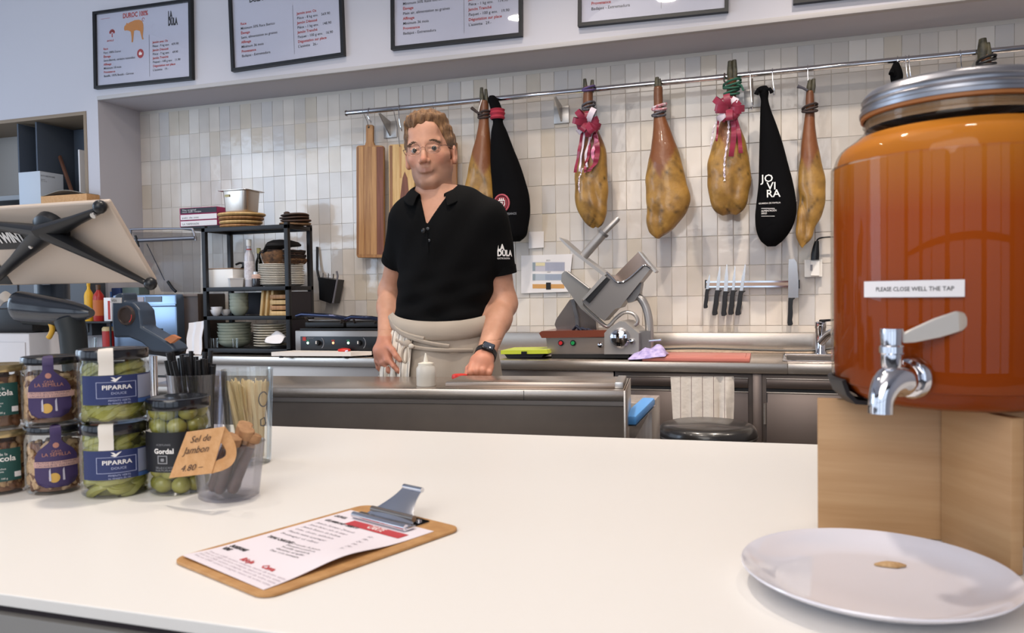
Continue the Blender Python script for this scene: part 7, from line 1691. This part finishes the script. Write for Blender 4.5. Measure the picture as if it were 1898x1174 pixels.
arm(hubp, onp(196, 382, .012), .034, .011); arm(hubp, onp(280, 520, .012), .034, .010); arm(hubp, onp(-70, 402, .012), .030, .010); arm(hubp, onp(-10, 520, .012), .03, .010)
put('mount_hub', MB().lathe([(0, .016), (.025, .014), (.036, .004), (.038, -.02)], hubp - nb * .01, 24, axis=nb), ARM, ts)
for px, py in ((192, 378), (285, 520)):
    p = onp(px, py, .012); put('corner_grip', MB().ball(p, (.014, .014, .014), 12), ARM, ts)
p = onp(188, 387, .024); put('screw', MB().lathe([(0, .004), (.006, .004), (.0065, 0)], p, 14, axis=nb), ALU, ts)
p = onp(79, 440, .036); put('screw', MB().lathe([(0, .004), (.004, .003), (.0045, 0)], p, 14, axis=nb), ALU, ts)
pc = at(95, 480, POLY); 
pol = put('pole', MB().lathe([(.038, .012), (.039, .02), (.039, at(95, 466, POLY).z - ZK), (.036, at(95, 460, POLY).z - ZK), (0, at(95, 460, POLY).z - ZK)], (pc.x, POLY, ZK), 30), DARKGREY, ts)
put('pole_head', MB().tube([(pc.x, POLY, at(95, 466, POLY).z), tuple((V((pc.x, POLY, at(95, 450, POLY).z)) + hubp) / 2), tuple(hubp - nb * .02)], [.036, .034, .026], 16), ARM, ts)
put('pole_base', MB().prism(rrect(-.07, -.06, .07, .06, .02), (pc.x, POLY, ZK + .0005), (1, 0, 0), (0, 1, 0), (0, 0, .012)), BLACKP, ts)
p = at(84, 500, POLY - .040)
put('cable_opening', MB().ball((p.x, POLY - .031, p.z + .02), (.013, .009, .022), 12), mat('black void', '050506', .6), pol)
put('pole_label', MB().box((p.x - .012, POLY - .0405, at(84, 529, POLY).z), (p.x + .012, POLY - .038, at(84, 517, POLY).z)), mat('grey label', '8d929c', .5), pol)
# black lettered sticker on the shell
tp_ = [onp(x, y, .0012) for x, y in ((-90, 424), (42, 416), (64, 460), (-90, 466))]
sti = put('sticker', MB().add(tp_ + [p_ - nb * .001 for p_ in tp_], [(0, 1, 2, 3), (7, 6, 5, 4), (0, 4, 5, 1), (1, 5, 6, 2), (2, 6, 7, 3), (3, 7, 4, 0)]), BLACKP, ts, smooth=False)
t0, t1 = onp(1, 449, .002), onp(51, 446, .002)
text('TWINT', t0, (t1 - t0), -ub, .034, WHITEINK, sti, fit=(t1 - t0).length, bold=.05, off=.001)
p4 = [onp(x, y, .0012) for x, y in ((-60, 470), (0, 490), (24, 527), (-60, 527))]
put('dark_patch', MB().add(p4, [(0, 1, 2, 3)]), BLACKP, ts, smooth=False)
# lower pale panel seen under the screen: the customer facing card on the same pole
# ============================================================ barcode scanner
ys = 1.33
sc = thing('barcode_scanner', 'dark glossy barcode scanner with a yellow trigger above the jars', 'scanner', at(100, 650, ys))
hd = [(36, 569, 33, 30), (44, 569, 34, 31), (70, 572, 32, 29), (100, 575, 29, 27), (130, 577, 24, 23), (155, 579, 17, 17), (170, 580, 8, 9)]
rings = []
for cx, py, hh, ww in cr(hd, 3):
    c = at(cx, py, ys); s = 1.50 / 1450; rings.append([c + V((0 + .18 * hh * s * math.sin(a), ww * s * .95 * math.cos(a), hh * s * math.sin(a))) for a in (2 * PI * k / 28 for k in range(28))])
rings = [[p + V((-.018 * ((p.z - r[0].z) * 14), 0, 0)) for p in r] for r in rings]
put('head', MB().loft(rings), mat('glossy dark grey plastic', '2b2f36', .2, coat=.5), sc)
c = at(33, 569, ys); put('window', MB().loft([[V((p.x - .003, p.y, p.z)) .lerp(c, .12) for p in rings[0]], [V((p.x - .001, p.y, p.z)).lerp(c, .1) for p in rings[0]]]), mat('black void', '050506', .6), sc)
g0, g1, g2 = at(128, 592, ys), at(135, 618, ys), at(142, 700, ys)
put('grip', MB().tube([g0, g1, g2], [.030, .028, .026], 16), mat('matt dark grip', '1b2022', .55), sc)
put('trigger', MB().tube(cr([tuple(at(x, y, ys - .004)) for x, y in ((88, 592), (95, 602), (97, 612), (93, 622), (90, 626))], 4), .0058, 10), mat('yellow trigger', 'c79a2c', .4), sc)
put('underside', MB().tube([at(45, 592, ys), at(100, 593, ys), at(150, 588, ys)], [.012, .014, .008], 10), mat('matt dark grip', '1b2022', .55), sc)
put('stand_arm', MB().tube([at(56, 592, ys + .02), at(58, 620, ys + .02), at(62, 700, ys + .02)], .010, 10), BLACKP, sc)
put('stand_base', MB().lathe([(0, .001), (.06, .001), (.062, .008), (.02, .014), (0, .016)], (g2.x - .03, ys + .05, ZK), 30), BLACKP, sc)
put('stand_post', MB().tube([(g2.x, ys, g2.z), (g2.x - .02, ys + .03, ZK + .05), (g2.x - .03, ys + .05, ZK + .012)], [.024, .018, .018], 12), BLACKP, sc)
put('arm_post', MB().tube([at(62, 700, ys + .02), (g2.x - .045, ys + .05, ZK + .012)], .010, 10), BLACKP, sc)
# ============================================================ card terminal arm
yt = 1.50
ct = thing('card_terminal', 'slate blue card terminal on a chrome pole right of the scanner', 'card terminal', (at(283, 700, yt).x, yt, ZK))
q = MB(); pp(q, [(207, 600), (207, 560), (214, 545), (226, 543), (228, 560), (246, 560), (259, 575), (262, 600), (262, 606), (300, 628), (318, 640), (324, 650), (310, 654), (280, 652), (262, 636), (238, 626), (210, 626)], yt, .05)
ob = put('terminal_body', q, mat('slate blue plastic', '3c4858', .35), ct); md = ob.modifiers.new('b', 'BEVEL'); md.width = .005; md.segments = 2; md.limit_method = 'ANGLE'
c = at(236, 585, yt); put('round_button', MB().lathe([(0, .003), (.017, .003), (.019, .008), (.0225, .008), (.024, 0)], c, 28, axis=(0, -1, 0)), mat('brown grey disc', '4c423f', .3), ct)
put('ring', MB().tube([c + V((.020 * math.cos(a), -.007, .020 * math.sin(a))) for a in [(-.9 + 1.0 * i / 8) for i in range(9)]], .0016, 6), RED, ct)
q = MB(); pp(q, [(205, 552), (224, 552), (224, 562), (205, 562)], yt - .003, .003); put('sticker', q, WHITEINK, ct, smooth=False)
text('VISA', at(207, 560, yt - .004), (1, 0, 0), (0, 0, 1), .009, INK, ct, fit=.016)
q = MB(); pp(q, [(304, 629), (318, 621), (330, 627), (316, 637)], yt - .004, .012); put('paper_slip', q, mat('orange brown slip', 'b9764e', .6), ct, smooth=False)
q = MB(); pp(q, [(268, 648), (316, 655), (310, 662), (272, 656)], yt + .005, .04); put('black_underside', q, BLACKP, ct, smooth=False)
cpx = at(284, 660, yt + .02); put('chrome_pole', MB().cyl((cpx.x, yt + .02, ZK + .012), (cpx.x, yt + .02, cpx.z), .009, n=16), CHROME, ct)
put('pole_base', MB().lathe([(0, .001), (.055, .001), (.056, .009), (.015, .013), (0, .013)], (cpx.x, yt + .02, ZK), 30), CHROME, ct)
# receipt printer and white box far left
yp = 1.31
p0, p1 = at(-70, 575, yp), at(56, 575, yp)
rp_ = thing('receipt_printer', 'black receipt printer with a crumpled slip at the left edge', 'printer', ((p0.x + p1.x) / 2 - .02, yp + .08, ZK + .155))
zp0 = at(20, 618, yp).z; zp1 = at(20, 572, yp).z
put('printer_body', MB().box((p0.x, yp + .02, zp0), (at(44, 590, yp).x, yp + .11, zp1), .008), BLACKP, rp_)
tag(cloth('crumpled_slip', '', [(-8, 552, 570), (2, 545, 571), (10, 540, 571), (18, 548, 571), (26, 556, 571)], yp + .08, .08, mat('grey paper slip', 'a9a4a0', .8), 8), 'crumpled grey paper slip on the receipt printer', 'paper')
zq1 = at(20, 621, yp).z
wb_ = thing('white_cash_box', 'plain white box below the receipt printer at the left edge', 'box', ((p0.x + p1.x) / 2, yp + .08, ZK))
put('box_body', MB().box((p0.x - .02, yp, ZK + .0006), (at(54, 640, yp).x, yp + .12, zp0 - .0006), .004), mat('white lacquered steel', 'c9c8cc', .4), wb_)
put('drawer_front', MB().box((p0.x, yp - .003, ZK + .02), (at(48, 640, yp).x, yp, zp0 - .02), .002), mat('white lacquered steel', 'c9c8cc', .4), wb_)
# ============================================================ vacuum sealer with raised acrylic lid, condiments
yv = 3.62
vs = thing('vacuum_sealer', 'blue grey steel vacuum sealer with a raised clear lid left of the rack', 'sealer', (at(285, 650, yv).x, yv + .2, ZW))
v0, v1 = at(209, 600, yv), at(328, 600, yv); zv = at(285, 546, yv).z
STB = mat('blue grey steel', '7d8ea4', .28, .85)
put('sealer_body', MB().box((v0.x, yv, ZW + .012), (v1.x, yv + .30, zv), .012), STB, vs)
put('body_lip', MB().box((v0.x + .01, yv - .008, at(285, 567, yv).z - .006), (v1.x, yv, at(285, 564, yv).z), .002), STB, vs)
put('badge', MB().box((at(238, 555, yv).x, yv - .004, at(238, 560, yv).z), (at(267, 555, yv).x, yv, at(238, 551, yv).z)), mat('pinkish grey badge', 'a39a9e', .5), vs)
put('display', MB().box((at(270, 555, yv).x, yv - .004, at(270, 560, yv).z), (at(300, 555, yv).x, yv, at(270, 550, yv).z)), mat('dark display', '5a6470', .3), vs)
put('keypad', MB().box((at(265, 625, yv).x, yv - .006, at(270, 628, yv).z), (at(302, 625, yv).x, yv, at(270, 609, yv).z), .001), BLACKP, vs)
for px in (272, 280, 288, 296): put('key', MB().box((at(px - 2, 620, yv).x, yv - .009, at(px, 622, yv).z), (at(px + 2, 620, yv).x, yv - .006, at(px, 617, yv).z), .001), ALU, vs)
ACR = thin_glass('smoked acrylic', 'e9e6e3', .06, .05, body=.22, bodycol='b5aeab')
L4 = [at(246, 430, yv + .05), at(372, 432, yv + .05), at(372, 542, yv + .24), at(300, 540, yv + .24)]
q = MB(); nl = (L4[1] - L4[0]).cross(L4[3] - L4[0]).normalized()
put('acrylic_lid', MB().add(L4 + [p - nl * .006 for p in L4], [(0, 1, 2, 3), (7, 6, 5, 4), (0, 4, 5, 1), (1, 5, 6, 2), (2, 6, 7, 3), (3, 7, 4, 0)]), ACR, vs, smooth=False)
lp_ = [at(x, y, yv + .02) for x, y in ((243, 440), (243, 428), (250, 425), (345, 424), (358, 428), (363, 446))]
put('lid_frame', MB().tube(cr([tuple(p) for p in lp_], 3), .006, 8), mat('grey tube', '77757a', .35, .7), vs)
put('lid_bar', MB().tube([at(248, 446, yv + .02), at(362, 441, yv + .02)], .012, 10), mat('grey tube', '77757a', .35, .7), vs)
put('lid_bracket', MB().tube([at(251, 437, yv + .01), at(257, 458, yv + .01)], .007, 8), BLACKP, vs)
put('lid_hinge', MB().tube([at(311, 522, yv + .2), at(319, 534, yv + .2), at(326, 541, yv + .2)], .009, 8), BLACKP, vs)
put('lid_strut', MB().tube([at(272, 452, yv + .06), at(305, 520, yv + .2)], .003, 6), mat('grey tube', '77757a', .35, .7), vs)
for x in (v0.x + .04, v1.x - .04): put('foot', MB().cyl((x, yv + .04, ZW), (x, yv + .04, ZW + .014), .014, n=12), BLACKP, vs)
br_ = thing('brown_storage_bin', 'dark brown bin between vacuum sealer and rack', 'bin', (at(348, 600, 3.7).x, 3.75, ZW))
put('bin_body', MB().box((at(331, 600, 3.68).x, 3.68, ZW), (at(368, 600, 3.68).x, 3.92, at(350, 545, 3.68).z), .006), mat('dark brown laminate', '3a2e28', .5, noise=(3, 3), color2='4d3f36'), br_)
put('bin_rim', MB().box((at(330, 600, 3.68).x, 3.675, at(350, 550, 3.68).z), (at(368.5, 600, 3.68).x, 3.68, at(350, 545, 3.68).z), .002), mat('taupe rim', '6e6058', .5), br_)
# condiments on a little black shelf behind the till
yq = 3.60
sh_ = thing('condiment_shelf', 'low black wire shelf of condiments behind the barcode scanner', 'shelf', (at(165, 600, yq).x, yq + .08, ZW)); zsq = at(180, 596, yq).z
x0_, x1_ = at(118, 600, yq).x, at(207, 600, yq).x
put('shelf_board', MB().box((x0_, yq - .01, zsq - .012), (x1_, yq + .16, zsq), .002), BLACKM, sh_)
for x in (x0_ + .01, x1_ - .01):
    for y in (yq, yq + .15): put('leg', MB().cyl((x, y, ZW), (x, y, zsq - .01), .006, n=8), BLACKM, sh_)
YEL = mat('yellow mustard plastic', 'd9a521', .4); KET = mat('ketchup red plastic', 'a02018', .35)
bottle('mustard_bottle', 'yellow mustard bottle on the small shelf behind the scanner', 166, 594, 520, yq + .05, .026, YEL, YEL, None, .35, .62, z=zsq)
bottle('ketchup_bottle', 'red ketchup bottle on the small shelf behind the scanner', 184, 594, 528, yq + .04, .031, KET, mat('brown cap', '5a3a20', .4), mat('orange label', 'b5602a', .5), .38, .66, z=zsq)
wbz = thing('white_spice_box', 'white and red box standing right of the ketchup bottle', 'box', (at(198, 594, yq + .03).x, yq + .05, zsq)); 
put('box_body', MB().box((at(193, 594, yq + .02).x, yq + .02, zsq), (at(207, 594, yq + .02).x, yq + .08, at(200, 552, yq + .02).z), .002), PAPER, wbz)
put('red_print', MB().box((at(201, 594, yq + .02).x, yq + .018, zsq + .01), (at(205, 594, yq + .02).x, yq + .02, at(200, 558, yq + .02).z)), REDINK, wbz)
for k, (px, c0_, nm) in enumerate(((201, '3a5f9a', 'blue carton'), (216, '24345e', 'navy carton'), (243, '55625e', 'grey green carton'))):
    z1_ = at(px, (541, 534, 533)[k], 3.86).z; w_ = (9, 9, 16)[k]
    tag(put('carton', MB().box((at(px - w_, 560, 3.86).x, 3.86, ZW), (at(px + w_ - 1, 560, 3.86).x, 3.95, z1_), .003), mat(nm, c0_, .5)), nm + ' standing behind the vacuum sealer', 'box', 'cartons behind the vacuum sealer')
tn = thing('red_tin', 'small red and yellow tin on the worktop below the condiment shelf', 'tin', (at(193, 622, yq).x, yq + .04, ZW)); tx = at(192, 622, yq).x; tz = at(192, 600, yq).z
put('tin_body', MB().lathe([(0, 0), (.037, 0), (.037, tz - ZW - .03), (0, tz - ZW - .03)], (tx, yq + .04, ZW), 26), KET, tn); put('tin_band', MB().lathe([(.0372, tz - ZW - .045), (.0376, tz - ZW - .03), (.030, tz - ZW - .02), (0, tz - ZW - .02)], (tx, yq + .04, ZW), 26), mat('beige tin lid', 'c2a878', .5), tn)
gb = at(166, 612, yq + .03); tag(put('glass_tumbler', MB().lathe([(0, .002), (.026, .001), (.032, .09), (.030, .09), (.024, .006), (0, .006)], (gb.x, yq + .04, ZW), 24), GLASS), 'clear tumbler under the condiment shelf', 'glass')
